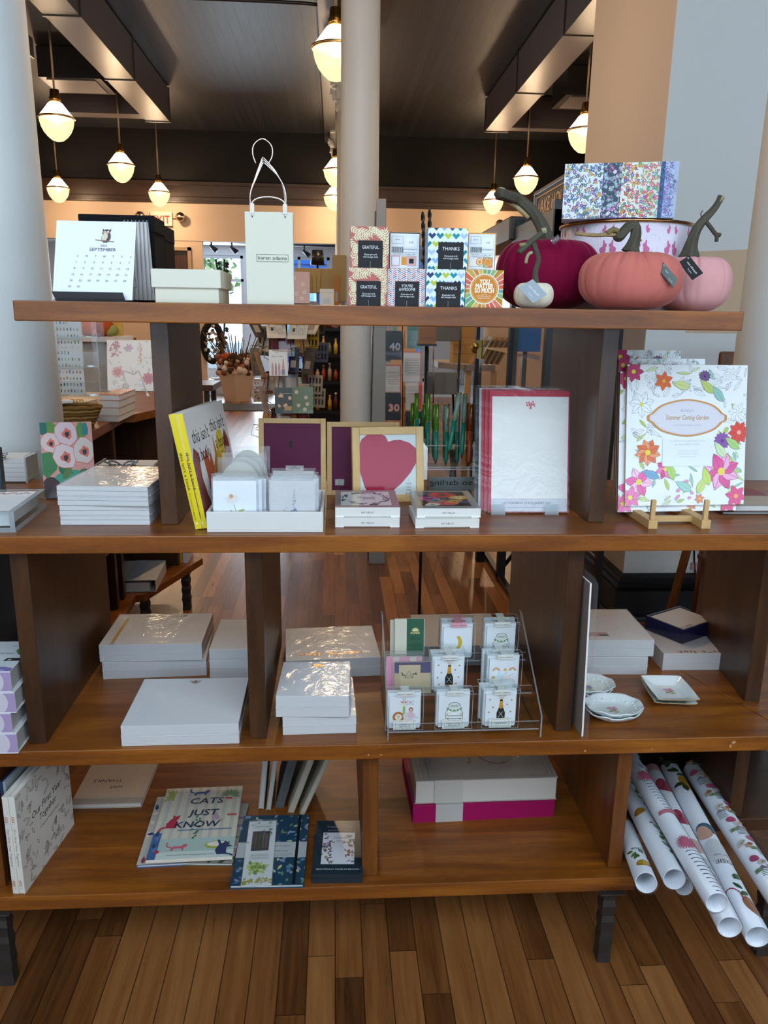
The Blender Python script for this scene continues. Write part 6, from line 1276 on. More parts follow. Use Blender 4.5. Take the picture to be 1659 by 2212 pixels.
# white foam board leaning against the right divider
a = at(1252, 1598, z=Z3); P1 = at(1235, 1594, z=Z3)
t = T('wrapped_board', 'tall grey-backed board in clear sleeve leaning on the right divider', 'board', (.548, 1.515, Z3)); t.rotation_euler = (0, .0, .06); m = MB('paper', '#b5aaa0'); m.mesh([(0, 0, 0), (.004, 0, 0), (.004, .36, 0), (0, .36, 0), (-.010, 0, .36), (-.006, 0, .36), (-.006, .36, .36), (-.010, .36, .36)], [(3, 2, 1, 0), (4, 5, 6, 7), (0, 1, 5, 4), (1, 2, 6, 5), (2, 3, 7, 6), (3, 0, 4, 7)], cols=['#e9e7e0', '#e9e7e0', '#e9e7e0', '#8f8076', '#8f8076', '#8f8076']); m.obj('board', t)
m = MB('bag'); m.mesh([(.0055, -.008, -.0), (.006, .36, 0), (-.004, .36, .375), (-.003, -.006, .375)], [(0, 1, 2, 3)]); m.mesh([(.0055, -.008, 0), (.010, -.014, -.004), (.004, -.012, .36), (-.003, -.006, .375)], [(0, 1, 2, 3)]); m.obj('cellophane_sleeve', t)
# porcelain dishes
def art_hyd(p, cx, cy, s=1.0, blue=False):
    rd = random.Random(6); cs = ['#b0406a', '#c96a90', '#d99ab8', '#cfa9cf', '#a03058'] if not blue else ['#4a5a9a', '#7a86b8', '#5a3a7a']
    for k in range(34): a_, r_ = rd.random() * 6.28, 13 * s * rd.random() ** .6; p.flower(cx + r_ * math.cos(a_), cy + r_ * .8 * math.sin(a_), 3.2 * s, 4, rd.choice(cs if r_ < 7 * s else cs[1:]), '#f0d8e0', a_); p.k -= 2
    p.up(4); p.line([(cx, cy - 10 * s), (cx + 2 * s, cy - 26 * s)], 1.1 * s, '#8a9a3a'); p.leaf(cx + 1, cy - 17 * s, 15 * s, 7 * s, .1, '#8fa53a', '#6f8a2a'); p.leaf(cx, cy - 15 * s, 14 * s, 7 * s, 3.0, '#8fa53a', '#6f8a2a')
def dish(label, cx_, cy_, z, R, grp, yaw=0, kind='oct', flip=False, art=True, blue=False):
    t = T('porcelain_dish', label, 'dish', (cx_, cy_, z), yaw, group=grp); m = MB('ceramic', '#dfe6e2'); N = 64; prof = []
    if kind == 'oct':
        def rad(th): return R * (1 / max(math.cos(((th + PI / 8) % (PI / 4)) - PI / 8), .9) * .965) * (1 + .018 * math.cos(th * 8))
        lv = [(.0, .0028), (.30, .0028), (.52, .003), (.66, .006), (.80, .012), (.93, .0185), (1.0, .0215), (1.015, .0205), (1.0, .018), (.85, .010), (.70, .0025), (.60, 0), (0, 0)]; sqy = .80
    else:
        def rad(th): c = max(abs(math.cos(th)), abs(math.sin(th)) * .8); return R / c * (1 - .03 * (abs(math.sin(2 * th)) ** 8))
        lv = [(.0, .004), (.45, .004), (.56, .0045), (.60, .007), (.98, .0155), (1.0, .0165), (1.005, .0150), (.97, .0135), (.62, .003), (.56, 0), (0, 0)]; sqy = 1.0
    v = []; f = []; cols = []
    for r_, zz_ in lv:
        for i in range(N): th = 2 * PI * i / N; q = rad(th) * r_; v.append((q * math.cos(th), q * math.sin(th) * sqy, zz_ + (.0015 * math.sin(th * 8) if .9 < r_ < 1.01 and kind == 'oct' else 0)))
    for j in range(len(lv) - 1):
        for i in range(N): k = (i + 1) % N; f.append((j * N + i, j * N + k, (j + 1) * N + k, (j + 1) * N + i)); cols.append('#b9924a' if kind == 'sq' and j == 5 else '#dfe6e4')
    m.mesh(v, f, smooth=True, cols=cols); m.obj('dish_body', t)
    if art: p = MB('ceramic'); p.plane((0, 0, .0031 if kind == 'oct' else .0043), (1, 0, 0), (0, 1, 0)); p.dz = .000008; art_hyd(p, 0, 8, .95, blue); p.obj('flower_print', t)
    if art and kind == 'oct':
        p = MB('ceramic', '#e6ece9')
        for k in range(26): th = .2 + k * PI * 1.9 / 25; q = R * (.78 + .05 * math.sin(k * 2.4)); p.sphere((q * math.cos(th), q * math.sin(th) * .8, .0115 + .001 * math.sin(k)), .0032, 6, sz=.5)
        p.obj('raised_scrolls', t)
    return t
c0 = at(1338, 1565, z=Z3 + .0); R = 66 * 1.72 / FPX
dish('lower fluted white dish at the front, under its twin', c0.x - .001, c0.y + .042, Z3, R, 'fluted porcelain dishes', .1, art=False)
dish('upper fluted white dish at the front with a pink hydrangea', c0.x, c0.y + .045, Z3 + .0085, R, 'fluted porcelain dishes', -.05)
c1 = at(1275, 1505, z=Z3); dish('lower fluted dish half hidden behind the wrapped board', c1.x, c1.y + .02, Z3, R * .95, 'fluted porcelain dishes', .2, art=False); dish('upper fluted dish with blue and pink flowers behind the wrapped board', c1.x, c1.y + .02, Z3 + .009, R * .95, 'fluted porcelain dishes', -.1, blue=True)
c2 = at(1446, 1497, z=Z3 + .01); dish('lower gold-edged square dish', c2.x - .003, c2.y, Z3, .052, 'square porcelain dishes', -.12, 'sq', art=False); dish('upper gold-edged square dish with a pink hydrangea', c2.x, c2.y + .002, Z3 + .0085, .052, 'square porcelain dishes', -.05, 'sq')
# notepads and tray at the back of the right bay
def art_flag(p, W, H):
    x0, y0 = W * .18, H * .12; p.rect(x0, y0, 60, 24, '#d9cfcb')
    for k in range(7): p.rect(x0, y0 + k * 3.7, 60, 1.9, '#b5534e'); p.k -= 1
    p.up(); p.rect(x0 + 34, y0, 26, 13, '#5c5f66')
    for k in range(20): p.circ(x0 + 36 + (k % 5) * 5.4, y0 + 2 + (k // 5) * 3.2, .7, '#d9d5d0', 5)
t, a, yw, w, d, h = pad('lower wrapped notepads under the flag notepad', Z3, (1240, 1457), (1397, 1457), (1240, 1420), None, d=.20, halves=2, side='#c6c4c2')
pad('upper wrapped notepads printed with a small upside-down flag', Z3 + h + .0014, (1240, 1418), (1411, 1418), (1240, 1383), (1236, 1316), art=art_flag, halves=2, side='#c6c4c2', col='#ded8d3')
t, a, yw, w, d, h = pad('wrapped notepad with red list lettering lying under the navy tray', Z3, (1430, 1448), (1622, 1447), (1430, 1412), None, d=.17, halves=1, side='#c9c5c2', col='#dcd2cc', art=lambda p, W, H: p.text('sh*t list', W * .45, H * .10, 22, '#7a2a30', rot=PI, w=W * .55))
zt = Z3 + h + .0012
A = at(1524, 1412, z=zt); B = at(1392, 1358, z=zt); Cc = at(1606, 1380, z=zt)
u = (A - B); w = u.length; v_ = (Cc - A); yaw = math.atan2(u.y, u.x); dd = v_.length
t = T('navy_tray', 'navy blue lacquer tray holding a gift list card, turned at an angle', 'tray', (B.x, B.y, zt), yaw); NV = '#10143a'; hh = .040; th = .007
m = MB('gloss', NV); dd = .15; w = .125; m.box(0, 0, 0, w, dd, .03); m.box(0, 0, .03, w, th, hh); m.box(0, dd - th, .03, w * .30, dd, hh); m.box(w * .62, dd - th, .03, w, dd, hh); m.box(0, th, .03, th, dd - th, hh); m.box(w - th, th, .03, w, dd - th, hh); m.obj('lacquer_body', t, bevel=.0008)
m = MB('gloss', '#d8cbc2'); m.box(th + .002, th + .002, .0302, w - th - .002, dd - th - .002, .0385); m.plane((th + .002, th + .002, .0386), (1, 0, 0), (0, 1, 0)); m.text('shift list', 95, 20, 15, '#6a2a30', rot=PI / 2 + PI, w=60); o = m.obj('list_card', t)
# ================================================================ bottom tier
# two white keepsake books standing at the left
a = at(42, 1930, z=Z4)
for k in range(2):
    th_ = .0135; x0 = a.x - .0138 + k * .0138; t = T('keepsake_book', ('left of two upright Our First Year Together books, only its spine showing', 'right upright Our First Year Together book with line-drawn leaves on its cover')[k], 'book', (x0, a.y, Z4), 0, group='white keepsake books standing side by side'); t.rotation_euler = (0, .0, -.12)
    D, H_ = .245, .245; m = MB('paper', '#dcd6ca'); m.box(0, 0, 0, th_, .002, H_); m.box(0, .002, 0, .002, D, H_); m.box(th_ - .002, .002, 0, th_, D, H_, col='#d9d3c6'); m.obj('cover', t, bevel=.0006); m = MB('paper', '#e9e5dc'); m.box(.002, .003, .003, th_ - .002, D - .004, H_ - .003); m.obj('page_block', t)
    m = MB('paper'); m.plane((th_ * .72, -.0002, H_), (0, 0, -1), (1, 0, 0)); m.text('Our First Year Together', H_ * 520, -th_ * 420, 6.2, '#5c4a3c', shear=.2, w=H_ * 400)
    for f in (.20, .86):
        for q in range(4): m.leaf(H_ * 1000 * f + q * 4, -th_ * 330, 5, 2, .8, '#b3704a'); m.leaf(H_ * 1000 * f + q * 4, -th_ * 330, 5, 2, -.8, '#b3704a')
    m.circ(H_ * 945, -th_ * 330, 2.3, '#b3a090'); m.circ(H_ * 945, -th_ * 330, 1.8, '#dcd6ca'); m.obj('spine_print', t)
    if k == 1:
        m = MB('paper'); m.dz = .000008; m.plane((th_ + .0002, 0, 0), (0, 1, 0), (0, 0, 1)); W_, H2 = D * 1000, H_ * 1000; m.clip(0, 0, W_, H2); m.rect(0, 0, W_, H2, '#dad4c8'); rd = random.Random(8)
        for i in range(150):
            x, y = rd.random() * W_, rd.random() * H2
            if W_ * .22 < x < W_ * .85 and H2 * .36 < y < H2 * .72: continue
            m.oleaf(x, y, 15 + 8 * rd.random(), 7, rd.random() * 6.3, '#6f5f52', .7)
        m.text('Our First Year', W_ * .52, H2 * .60, 24, '#4a3c34', w=140, shear=.15); m.text('Together', W_ * .52, H2 * .50, 24, '#4a3c34', w=80, shear=.15); m.text('A Memory Keepsake Book', W_ * .54, H2 * .42, 8, '#6f5f52', w=90); m.obj('cover_print', t)
m = MB('gloss', '#1d2a4a')
for k in range(2):
    m = MB('gloss', '#1f3054' if k else '#8f979c'); m.box(0, 0, 0, .006, .22, .262); o = m.obj('thin_book', bevel=.0006); o.location = (a.x - .030 - k * .007 + .008, a.y + .03, Z4); o.rotation_euler = (0, 0, -.12); tag(o, 'navy thin book behind the keepsake books' if k else 'grey thin book behind the keepsake books', 'book')
# with THANKS book
def art_thanks(p, W, H):
    p.text('with', W * .55, H * .40, 22, '#3c3734', rot=PI, shear=.3, w=34); p.text('THANKS', W * .38, H * .55, 20, '#3c3734', rot=PI, w=78); p.rect(W * .77, 0, W * .13, H, '#bda890'); p.line([(W * .56, H * .28), (W * .56, H * .62)], .7, '#8a7a6c')
book('beige with THANKS book lying upside down at the back of the bottom tier', Z4, (152, 1748), (306, 1744), (150, 1738), None, d=.20, cover='#b7a592', pages='#c9c4bc', art=art_thanks)
# cats book on top of another
def cat(p, x, y, s, col, flip=1, pose=0):
    f = flip
    def P(q): return [(x + a_ * s * f, y + b_ * s) for a_, b_ in (q if f > 0 else q[::-1])]
    if pose == 0: q = [(-10, 0), (-10, 7), (-6, 10), (6, 10), (9, 13), (10, 16), (12, 13), (14, 16), (15, 11), (13, 8), (10, 6), (10, 0), (8, 0), (7, 5), (-5, 5), (-7, 0)]; T_ = [(-10, 8), (-15, 9), (-18, 14), (-17, 20)]
    elif pose == 1: q = [(-6, 0), (-7, 8), (-3, 16), (0, 20), (-1, 26), (2, 23), (5, 23), (8, 26), (7, 19), (5, 15), (7, 8), (6, 0)]; T_ = [(-6, 2), (-12, 0), (-14, -6)]
    else: q = [(-3, 0), (-6, 8), (-2, 18), (-5, 27), (-2, 28), (1, 20), (4, 22), (5, 26), (8, 22), (11, 24), (10, 17), (14, 16), (14, 14), (8, 13), (8, 6), (9, 0)]; T_ = [(6, 1), (12, 0), (17, -3)]
    p.poly(P(q), col); p.up(); p.line([(x + a_ * s * f, y + b_ * s) for a_, b_ in T_], 2.4 * s, col)
def art_cats(p, W, H):
    p.rect(0, 0, W, H, '#c9c0ae')
    for k in range(8): p.rect(W * (.06 + k * .12), H * .2, W * .05, H * .8, '#b3b2a6')
    p.rect(0, 0, W, H * .26, '#a5bab2'); p.rect(0, 0, W, H * .09, '#c4d0c8'); p.rect(0, 0, W * .10, H * .34, '#3d6090')
    for k in range(6): p.leaf(W * .05, H * (.04 + k * .05), 26, 10, 1.2 + .2 * (k % 3), ['#3d6090', '#5478a3', '#2a3f66'][k % 3])
    for k in range(14): an = -.4 + k * .28; p.leaf(W * .86, H * .86, 30, 6, an, '#5f7a56' if k % 2 else '#7d9470')
    p.rect(W * .80, H * .80, 18, 8, '#b5483f')
    for k in range(16): p.leaf(W * (.05 + .08 * ((k * 7) % 5) / 4), H * (.98 - .02 * k * .5), 12, 6, 4.0 + .5 * (k % 3), '#a3a43a')
    for k in range(14): p.leaf(W * (.50 + .03 * math.sin(k * 2.2)), H * (.56 - k * .022), 10, 6, 4 + (k % 4) * .7, '#3f6e4c')
    p.rect(W * .28, H * .36, W * .66, 3.5, '#54739a'); p.circ(W * .80, H * .155, 30, '#9aa53a', 24, 13); p.circ(W * .80, H * .165, 25, '#dcd5c4', 24, 9)
    p.cl = (0, 0, W, H)
    cat(p, W * .46, H * .865, 1.55, '#34527f'); cat(p, W * .19, H * .40, 2.0, '#a92d42', 1, 1); cat(p, W * .33, H * .10, 1.5, '#cd5a72'); cat(p, W * .72, H * .50, 1.25, '#a9909c', -1, 1); cat(p, W * .84, H * .03, 1.9, '#23365f', 1, 2)
    for s, x, y, w_ in (('CATS', .56, .74, 84), ('JUST', .55, .565, 72), ('KNOW', .50, .40, 108)): p.text(s, W * x, H * y, 34, '#182a4c', w=w_, shear=.12, bold=.5)
    p.text('Written by N.M. Clark  Illustrated by Emily Taylor', W * .5, H * .035, 5.5, '#5c6a72', w=110)
    p.circ(W * .10, H * .09, 6, '#b5364a')
    for k in range(3): p.flower(W * (.88 + .04 * k), H * .56, 5, 6, '#b5483f', '#b5483f')
def pat(cs, bg, n=60, seed=3, L=22):
    def f(p, W, H):
        rd = random.Random(seed); p.rect(0, 0, W, H, bg); k0 = p.k
        for i in range(n): p.k = k0 + 2 * (i % 10); p.leaf(rd.random() * W, rd.random() * H, L * (.6 + .7 * rd.random()), L * .45, rd.random() * 6.3, rd.choice(cs))
        p.k = k0 + 24
    return f
YW = .02
book('lower picture book with blue and red botanical cover under the cats book', Z4, (295, 1876), (486, 1866), (294, 1869), (330, 1722), cover='#4a5f80', art=pat(['#3d6090', '#8f3a4a', '#d9cfc0', '#5f7a66', '#2a3f66'], '#b9b4aa', 50))
t, a, yw, w, d, hc = book('thin book peeking out at the right beneath the cats book', Z4, (340, 1870), (505, 1862), h=.009, d=.23, yaw=-.06, cover='#5c5f52', art=pat(['#5f6a4c', '#6c5f80', '#b3a9b8', '#394a3a'], '#8f8a80', 60, 9))
book('picture book titled Cats Just Know lying on the cats pile', Z4 + .0145, (315, 1866), (502, 1857), (314, 1859), (366, 1704), cover='#d9cfbf', art=art_cats, spine='front')
# botanical notebook with bookmark packet, small card set box
def art_note(p, W, H):
    pat(['#7f93a8', '#5f7a5a', '#8a86b0', '#a9b58a', '#4a6a86', '#6a8a94'], '#1b3f55', 130, 4, 16)(p, W, H); p.rect(W * .0, H * .36, W, H * .22, '#aeb2b3'); p.text('Toasted Crumpet', W * .60, H * .515, 8, '#3a3c40', w=52); p.text('NOTEBOOK', W * .60, H * .44, 7, '#3a3c40', w=46); p.text('ELASTICATED CLOSURE', W * .66, H * .40, 4, '#3a3c40', w=44); p.text('MADE IN BRITAIN', W * .64, H * .375, 4, '#3a3c40', w=34); p.rect(W * .84, 0, 7, H, '#101214')
t, a, yw, w, d, h = book('dark blue botanical notebook with an elastic band lying in front', Z4, (496, 1921), (656, 1918), (495, 1913), (537, 1762), cover='#23485c', art=art_note, pages='#d8d4cc', d=None)
def art_mark(p, W, H):
    p.rect(0, 0, W, H, '#d9dcda'); pat(['#8fa84a', '#b3c46a', '#6f8a3a'], '#d9dcda', 1, 2)(p, 1, 1); rd = random.Random(4)
    for k in range(34): p.leaf(W * .45 + (rd.random() - .5) * 34, H * .24 + (rd.random() - .5) * 24, 15, 9, rd.random() * 6.3, rd.choice(['#8fa84a', '#b3c46a', '#6f8a3a', '#c9d67a'])); p.leaf(rd.random() * W, H * .04 + rd.random() * 8, 9, 6, rd.random() * 6, '#a9a04a')
    for k in range(26): p.leaf(W * (.1 + .8 * rd.random()), H * (.5 + .46 * rd.random()), 13, 6, rd.random() * 6, rd.choice(['#7a6a86', '#5f7356', '#a99ab0', '#8f9a70']))
    p.rect(W * .18, H * .50, W * .62, H * .32, '#121314')
    for k in range(4): p.text('bookmark pencil note', W * (.30 + .13 * k), H * .66, 5, '#9a7a3a', rot=-PI / 2, w=H * .24)
    p.rect(W * .16, H * .86, W * .68, H * .09, '#cfd2d0'); p.text('Toasted Crumpet', W * .5, H * .89, 7, '#4a4c48', w=W * .56); p.rect(W * .16, H * .36, W * .68, H * .10, '#c9cdca'); p.text('SET OF 3 BOOKMARKS', W * .5, H * .42, 4.4, '#4a4c48', w=W * .56); p.text('botanical bookmarks', W * .5, H * .385, 4, '#4a4c48', w=W * .5)
z = Z4 + h + .0004; b = at(520, 1918, z=z); e_ = at(600, 1912, z=z); kk = at(522, 1778, z=z)
t = T('bookmark_packet', 'narrow packet of bookmarks with a yellow-green cabbage lying on the notebook', 'packet', (b.x, b.y + .004, z), .02); wd = .068; m = MB('gloss', '#cfd2cf'); m.box(0, 0, 0, wd, (kk - b).length * .98, .003); m.obj('packet_body', t)
m = MB('gloss'); m.dz = .000008; m.plane((0, 0, .0031), (1, 0, 0), (0, 1, 0)); m.clip(0, 0, wd * 1000, (kk - b).length * 980); art_mark(m, wd * 1000, (kk - b).length * 980); m.obj('printed_design', t); m = MB('bag'); m.box(-.002, -.002, .0, wd + .002, (kk - b).length, .0045); m.obj('cellophane_sleeve', t)
def art_crump(p, W, H):
    p.rect(0, 0, W, H, '#20303a'); k0 = p.k
    p.text('Toasted Crumpet', W * .5, H * .86, 9, '#a9adb0', w=W * .54); p.text('BOX SET OF 8 CARDS', W * .5, H * .795, 5, '#a9adb0', w=W * .48); p.line([(W * .4, H * .94), (W * .46, H * .965), (W * .54, H * .965), (W * .6, H * .94)], 1, '#8a8f92')
    p.rect(W * .16, H * .17, W * .66, H * .59, '#d9dadd'); p.clip(W * .16, H * .17, W * .82, H * .76); rd = random.Random(12)
    for k in range(75): s = rd.random(); x = W * (.16 + (.2 * rd.random() if s < .5 else .48 + .2 * rd.random())); y = H * (.2 + .55 * rd.random()); p.leaf(x, y, 11, 5, rd.random() * 6.3, rd.choice(['#6a4a6a', '#8a6a88', '#5a3f55', '#8a8f5a', '#a98aa6'])); p.k -= k % 2
    p.clip(0, 0, W, H); p.text('THANK', W * .52, H * .64, 7.5, '#3a3040', w=W * .28); p.text('YOU', W * .52, H * .58, 7.5, '#3a3040', w=W * .17); p.text('BEAUTIFULLY MADE IN BRITAIN', W * .5, H * .07, 6, '#e6e6e6', w=W * .84)
def cbox(label, z, A, B, top, back, art, h=None, d=None):
    a, yw, w, dd, hh = fit(z, A, B, top, back, h=h, d=d); t = T('card_set_box', label, 'box', (a.x, a.y, z), yw, group='black botanical card set boxes'); m = MB('gloss', '#1c2a33'); m.box(0, 0, 0, w, dd, hh); m.obj('box_body', t, bevel=.0006)
    if art: p = MB('gloss'); p.dz = .000008; p.plane((0, 0, hh + .0002), (1, 0, 0), (0, 1, 0)); p.clip(0, 0, w * 1000, dd * 1000); art(p, w * 1000, dd * 1000); p.obj('lid_print', t)
    return hh
hh = cbox('lower black card set box under its twin beside the middle divider', Z4, (673, 1909), (783, 1907), (673, 1899), None, None, d=.158)
cbox('upper black Toasted Crumpet card set box with purple thank you flowers', Z4 + hh + .0003, (673, 1897), (784, 1897), (673, 1888), (678, 1773), art_crump)
# journals fanned at the back
def journal(label, A, leanx, col, pages, th, H_=.26, D=.19, text=None, yaw=0):
    a = at(*A, z=Z4); t = T('journal', label, 'book', a, group='journals leaning to the right at the back of the bottom tier'); t.rotation_euler = (0, leanx, yaw)
    m = MB('fabric', col); m.box(0, 0, 0, .0022, D, H_); m.box(th - .0022, 0, 0, th, D, H_)
    if text: m.box(.0022, 0, 0, th - .0022, .002, H_)
    m.obj('cover', t, bevel=.0005); m = MB('paper', pages); m.box(.0022, .002 if text else -.0006, .003, th - .0022, D - .003, H_ - .003); m.obj('page_block', t)
    if text: m = MB('paper'); m.plane((th * .3, -.0002, 0), (0, 0, 1), (-1, 0, 0)); m.M = Matrix(((0, -.001, 0, th * .74), (0, 0, -1, -.0002), (.001, 0, 0, 0), (0, 0, 0, 1))); m.text(text, 55, 0, 13, '#4a4c4c', al='L', bold=.2); m.obj('spine_print', t)
journal('leftmost white journal with open page edges', (558, 1748), .10, '#a9a6a0', '#bdb8b0', .014)
journal('second white journal pressed against the leftmost one', (575, 1750), .14, '#a9a6a0', '#b9b4ab', .012)
journal('grey journal reading BE MY GUEST on its spine', (594, 1745), .26, '#5c5d5b', '#9a958a', .022, text='BE MY GUEST')
journal('cream journal between the grey one and the rightmost one', (621, 1756), .34, '#b0a592', '#b5ab98', .016)
journal('rightmost cream journal leaning the farthest', (646, 1760), .40, '#b0a592', '#c2b8a4', .013)
# big books in the right bay
def art_ten(p, W, H):
    p.line([(W * .10, H * .02), (W * .10, H), ], .6, '#4a3f3a'); p.frame(W * .03, H * .03, W * .94, H * .94, .6, '#4a3f3a'); p.frame(W * .06, H * .06, W * .88, H * .88, .6, '#4a3f3a'); P = [(W * .62 + 52 * math.cos(q * PI / 16), H * .52 + 62 * math.sin(q * PI / 16)) for q in range(33)]; p.line(P, 3.0, '#b98a5c', 'metal'); p.line([(W * .42, H * .30), (W * .42, H * .8)], 3, '#b98a5c', 'metal'); p.line([(W * .39, H * .30), (W * .42, H * .30)], 2, '#b98a5c', 'metal')
t, a, yw, w, d, h = book('thick magenta album with a white band under the cream one', Z4, (891, 1778), (1196, 1764), (891, 1741), (0, 0), d=.255, cover='#9a0a50', pages='#9a0a50', spine='front')
m = MB('paper', '#b5b0aa'); m.box(w * .16, -.0008, 0, w * .35, d, h + .0006); m.obj('paper_band', t)
t, a, yw, w, d, h2 = book('thick cream album with a gold 10 on its cover stacked on the magenta one', Z4 + h + .001, (896, 1737), (1202, 1727), (893, 1688), (0, 0), d=.255, cover='#b3a99e', pages='#cfc8bc', art=art_ten, spine='none')
m = MB('paper', '#c2bcb2'); m.box(w * .135, -.0008, .001, w * .33, .004, h2 + .0004); m.obj('paper_band', t); m = MB('film'); m.box(-.001, -.0015, .0, w + .001, d, h2 + .001); m.obj('shrink_wrap', t)
t2, a2, *_ = book('dark red bound volume standing behind the big albums', Z4, (905, 1715), (930, 1715), h=.22, d=.02, cover='#5a1c14', pages='#6a5a50', spine='front')
# ---------------------------------------------------------------- wrapping paper rolls
def roll(label, pf, pb, zc0, yf, yb, r, art, zc1=None, base='#dfe3ea', open_=True):
    A = at(*pf, y=yf); B = at(*pb, y=yb); ax = (B - A); L = ax.length; t = T('wrapping_roll', label, 'wrapping paper', A, group='cellophaned wrapping paper rolls poking out of the bottom tier')
    t.rotation_euler = ax.to_track_quat('Y', 'Z').to_euler(); m = MB('gloss', base); n = 40; v = []; f = []
    for y in (0, L):
        for i in range(n): v.append((r * math.cos(2 * PI * i / n), y, r * math.sin(2 * PI * i / n)))
    for i in range(n): k = (i + 1) % n; f.append((i, k, n + k, n + i))
    for y in (0, .1):
        for i in range(n): v.append((r * .93 * math.cos(2 * PI * i / n), y, r * .93 * math.sin(2 * PI * i / n)))
    for i in range(n): k = (i + 1) % n; f.append((2 * n + k, 2 * n + i, 3 * n + i, 3 * n + k)); f.append((i, 2 * n + i, 2 * n + k, k))
    f.append(tuple(3 * n + i for i in range(n)))
    m.mesh(v, f, smooth=True); m.obj('paper_tube', t)
    p = MB('gloss'); rr = r + .0002
    def W(x, y, lv): q = rr + lv * .00006; an = x / r; return (q * math.sin(an), y, q * math.cos(an))     # x across (m, 0 = top), y along from the near end
    class A_:
        lv = 0
        def poly(s, P, col):
            s.lv += 1
            xs = [q[0] for q in P]
            if max(xs) - min(xs) < r * .35: p.face([W(x, y, s.lv) for x, y in P], None, col); return
            x0, x1 = min(xs), max(xs); N = max(2, int((x1 - x0) / (r * .22)))
            for i in range(N):
                a0, a1 = x0 + (x1 - x0) * i / N, x0 + (x1 - x0) * (i + 1) / N; Q = list(P)
                for lim, sg in ((a0, 1), (a1, -1)):
                    out = []
                    for j in range(len(Q)):
                        u, w_ = Q[j - 1], Q[j]; iu, iw = (u[0] - lim) * sg >= 0, (w_[0] - lim) * sg >= 0
                        if iu != iw: tt = (lim - u[0]) / (w_[0] - u[0]); out.append((lim, u[1] + tt * (w_[1] - u[1])))
                        if iw: out.append(w_)
                    Q = out
                if len(Q) > 2: p.face([W(x, y, s.lv) for x, y in Q], None, col)
        def rect(s, x0, y0, x1, y1, col): s.poly([(x0, y0), (x1, y0), (x1, y1), (x0, y1)], col)
        def circ(s, x, y, a, b, col, n=14, rot=0): c, d = math.cos(rot), math.sin(rot); s.poly([(x + a * math.cos(q * 2 * PI / n) * c - b * math.sin(q * 2 * PI / n) * d, y + a * math.cos(q * 2 * PI / n) * d + b * math.sin(q * 2 * PI / n) * c) for q in range(n)], col)
        def leaf(s, x, y, Ln, wd, an, col): c, d = math.cos(an), math.sin(an); s.poly([(x + a * Ln * c - b * wd * d, y + a * Ln * d + b * wd * c) for a, b in ((0, 0), (.25, .42), (.5, .5), (.8, .25), (1, 0), (.8, -.25), (.5, -.5), (.25, -.42))], col)
        def text(s, tx, x, y, sz, col, rot=0, w=None):
            vv, ff, a, b = text_mesh(tx); sx = w / ((b - a) * sz) if w else 1; s.lv += 1; c, d = math.cos(rot), math.sin(rot); q = []
            for px, py in vv: X, Y = (px - (a + b) / 2) * sz * sx, py * sz; q.append(W(x + X * c - Y * d, y + X * d + Y * c, s.lv))
            p.mesh(q, ff, None, col)
    art(A_(), r, L)
    p.obj('printed_pattern', t)
    m = MB('film'); v = []; f = []; rd = random.Random(int(L * 1e5))
    for y in (-.003, .0, L * .5, L + .002):
        for i in range(n): q = (r + .0016) * (1 + .02 * rd.random()); v.append((q * math.cos(2 * PI * i / n), y - (.003 * rd.random() if y < 0 else 0), q * math.sin(2 * PI * i / n)))
    for j in range(3):
        for i in range(n): k = (i + 1) % n; f.append((j * n + i, j * n + k, (j + 1) * n + k, (j + 1) * n + i))
    m.mesh(v, f, smooth=True); m.obj('cellophane_wrap', t)
    m = MB('bag'); v = [(0, .03, 0)]
    for i in range(n): q = r * (.95 if i % 2 else .7); v.append((q * math.cos(2 * PI * i / n), .0 if i % 2 else .012, q * math.sin(2 * PI * i / n)))
    m.mesh(v, [(0, 1 + i, 1 + (i + 1) % n) for i in range(n)]); m.obj('tucked_end', t)
rdl = random.Random(3)
def ar_lemon(a, r, L):
    for y, x in ((.05, .004), (.30, -.006), (.52, .0)):
        a.circ(x, y, .021, .014, '#cf9a1e', rot=.5); a.circ(x + .002, y + .002, .018, .011, '#e3b72c', rot=.5)
        for k, (dx, dy, an) in enumerate(((-.018, .02, 1.2), (-.006, .026, 2.0), (-.024, .035, .9), (.006, .05, 1.9), (-.016, .055, 2.4), (.012, .034, .7))): a.leaf(x + dx, y + dy, .024, .011, an, '#4a7a36' if k % 2 else '#6a9a4c')
        a.circ(x + .016, y + .062, .004, .0026, '#8a5a4a')
    a.text('JOSIE', 0.0, .125, .015, '#4a4c48', PI, .03)
def ar_leaf(a, r, L):
    for y in (.07, .30, .50):
        for k in range(9): a.leaf(.012 + .004 * math.sin(k), y + k * .013, .024, .011, 1.1 + .5 * (k % 3) - (1.6 if k % 2 else 0), '#3f7a34' if k % 2 else '#5f9a4c')
        a.circ(.002, y + .13, .005, .003, '#7a4a3a'); a.circ(-.012, y + .19, .018, .013, '#c9951e', rot=.6)
    for k in range(30): a.leaf(.030, k * .02, .02, .005, 2.2, '#3a6a8a')
def ar_blue(a, r, L):
    for k in range(60): a.leaf(rdl.uniform(-r * 1.2, r * 1.2), rdl.random() * L, .02, .006, 2.1, rdl.choice(['#3a6a8f', '#7aa6c4', '#2a5070']))
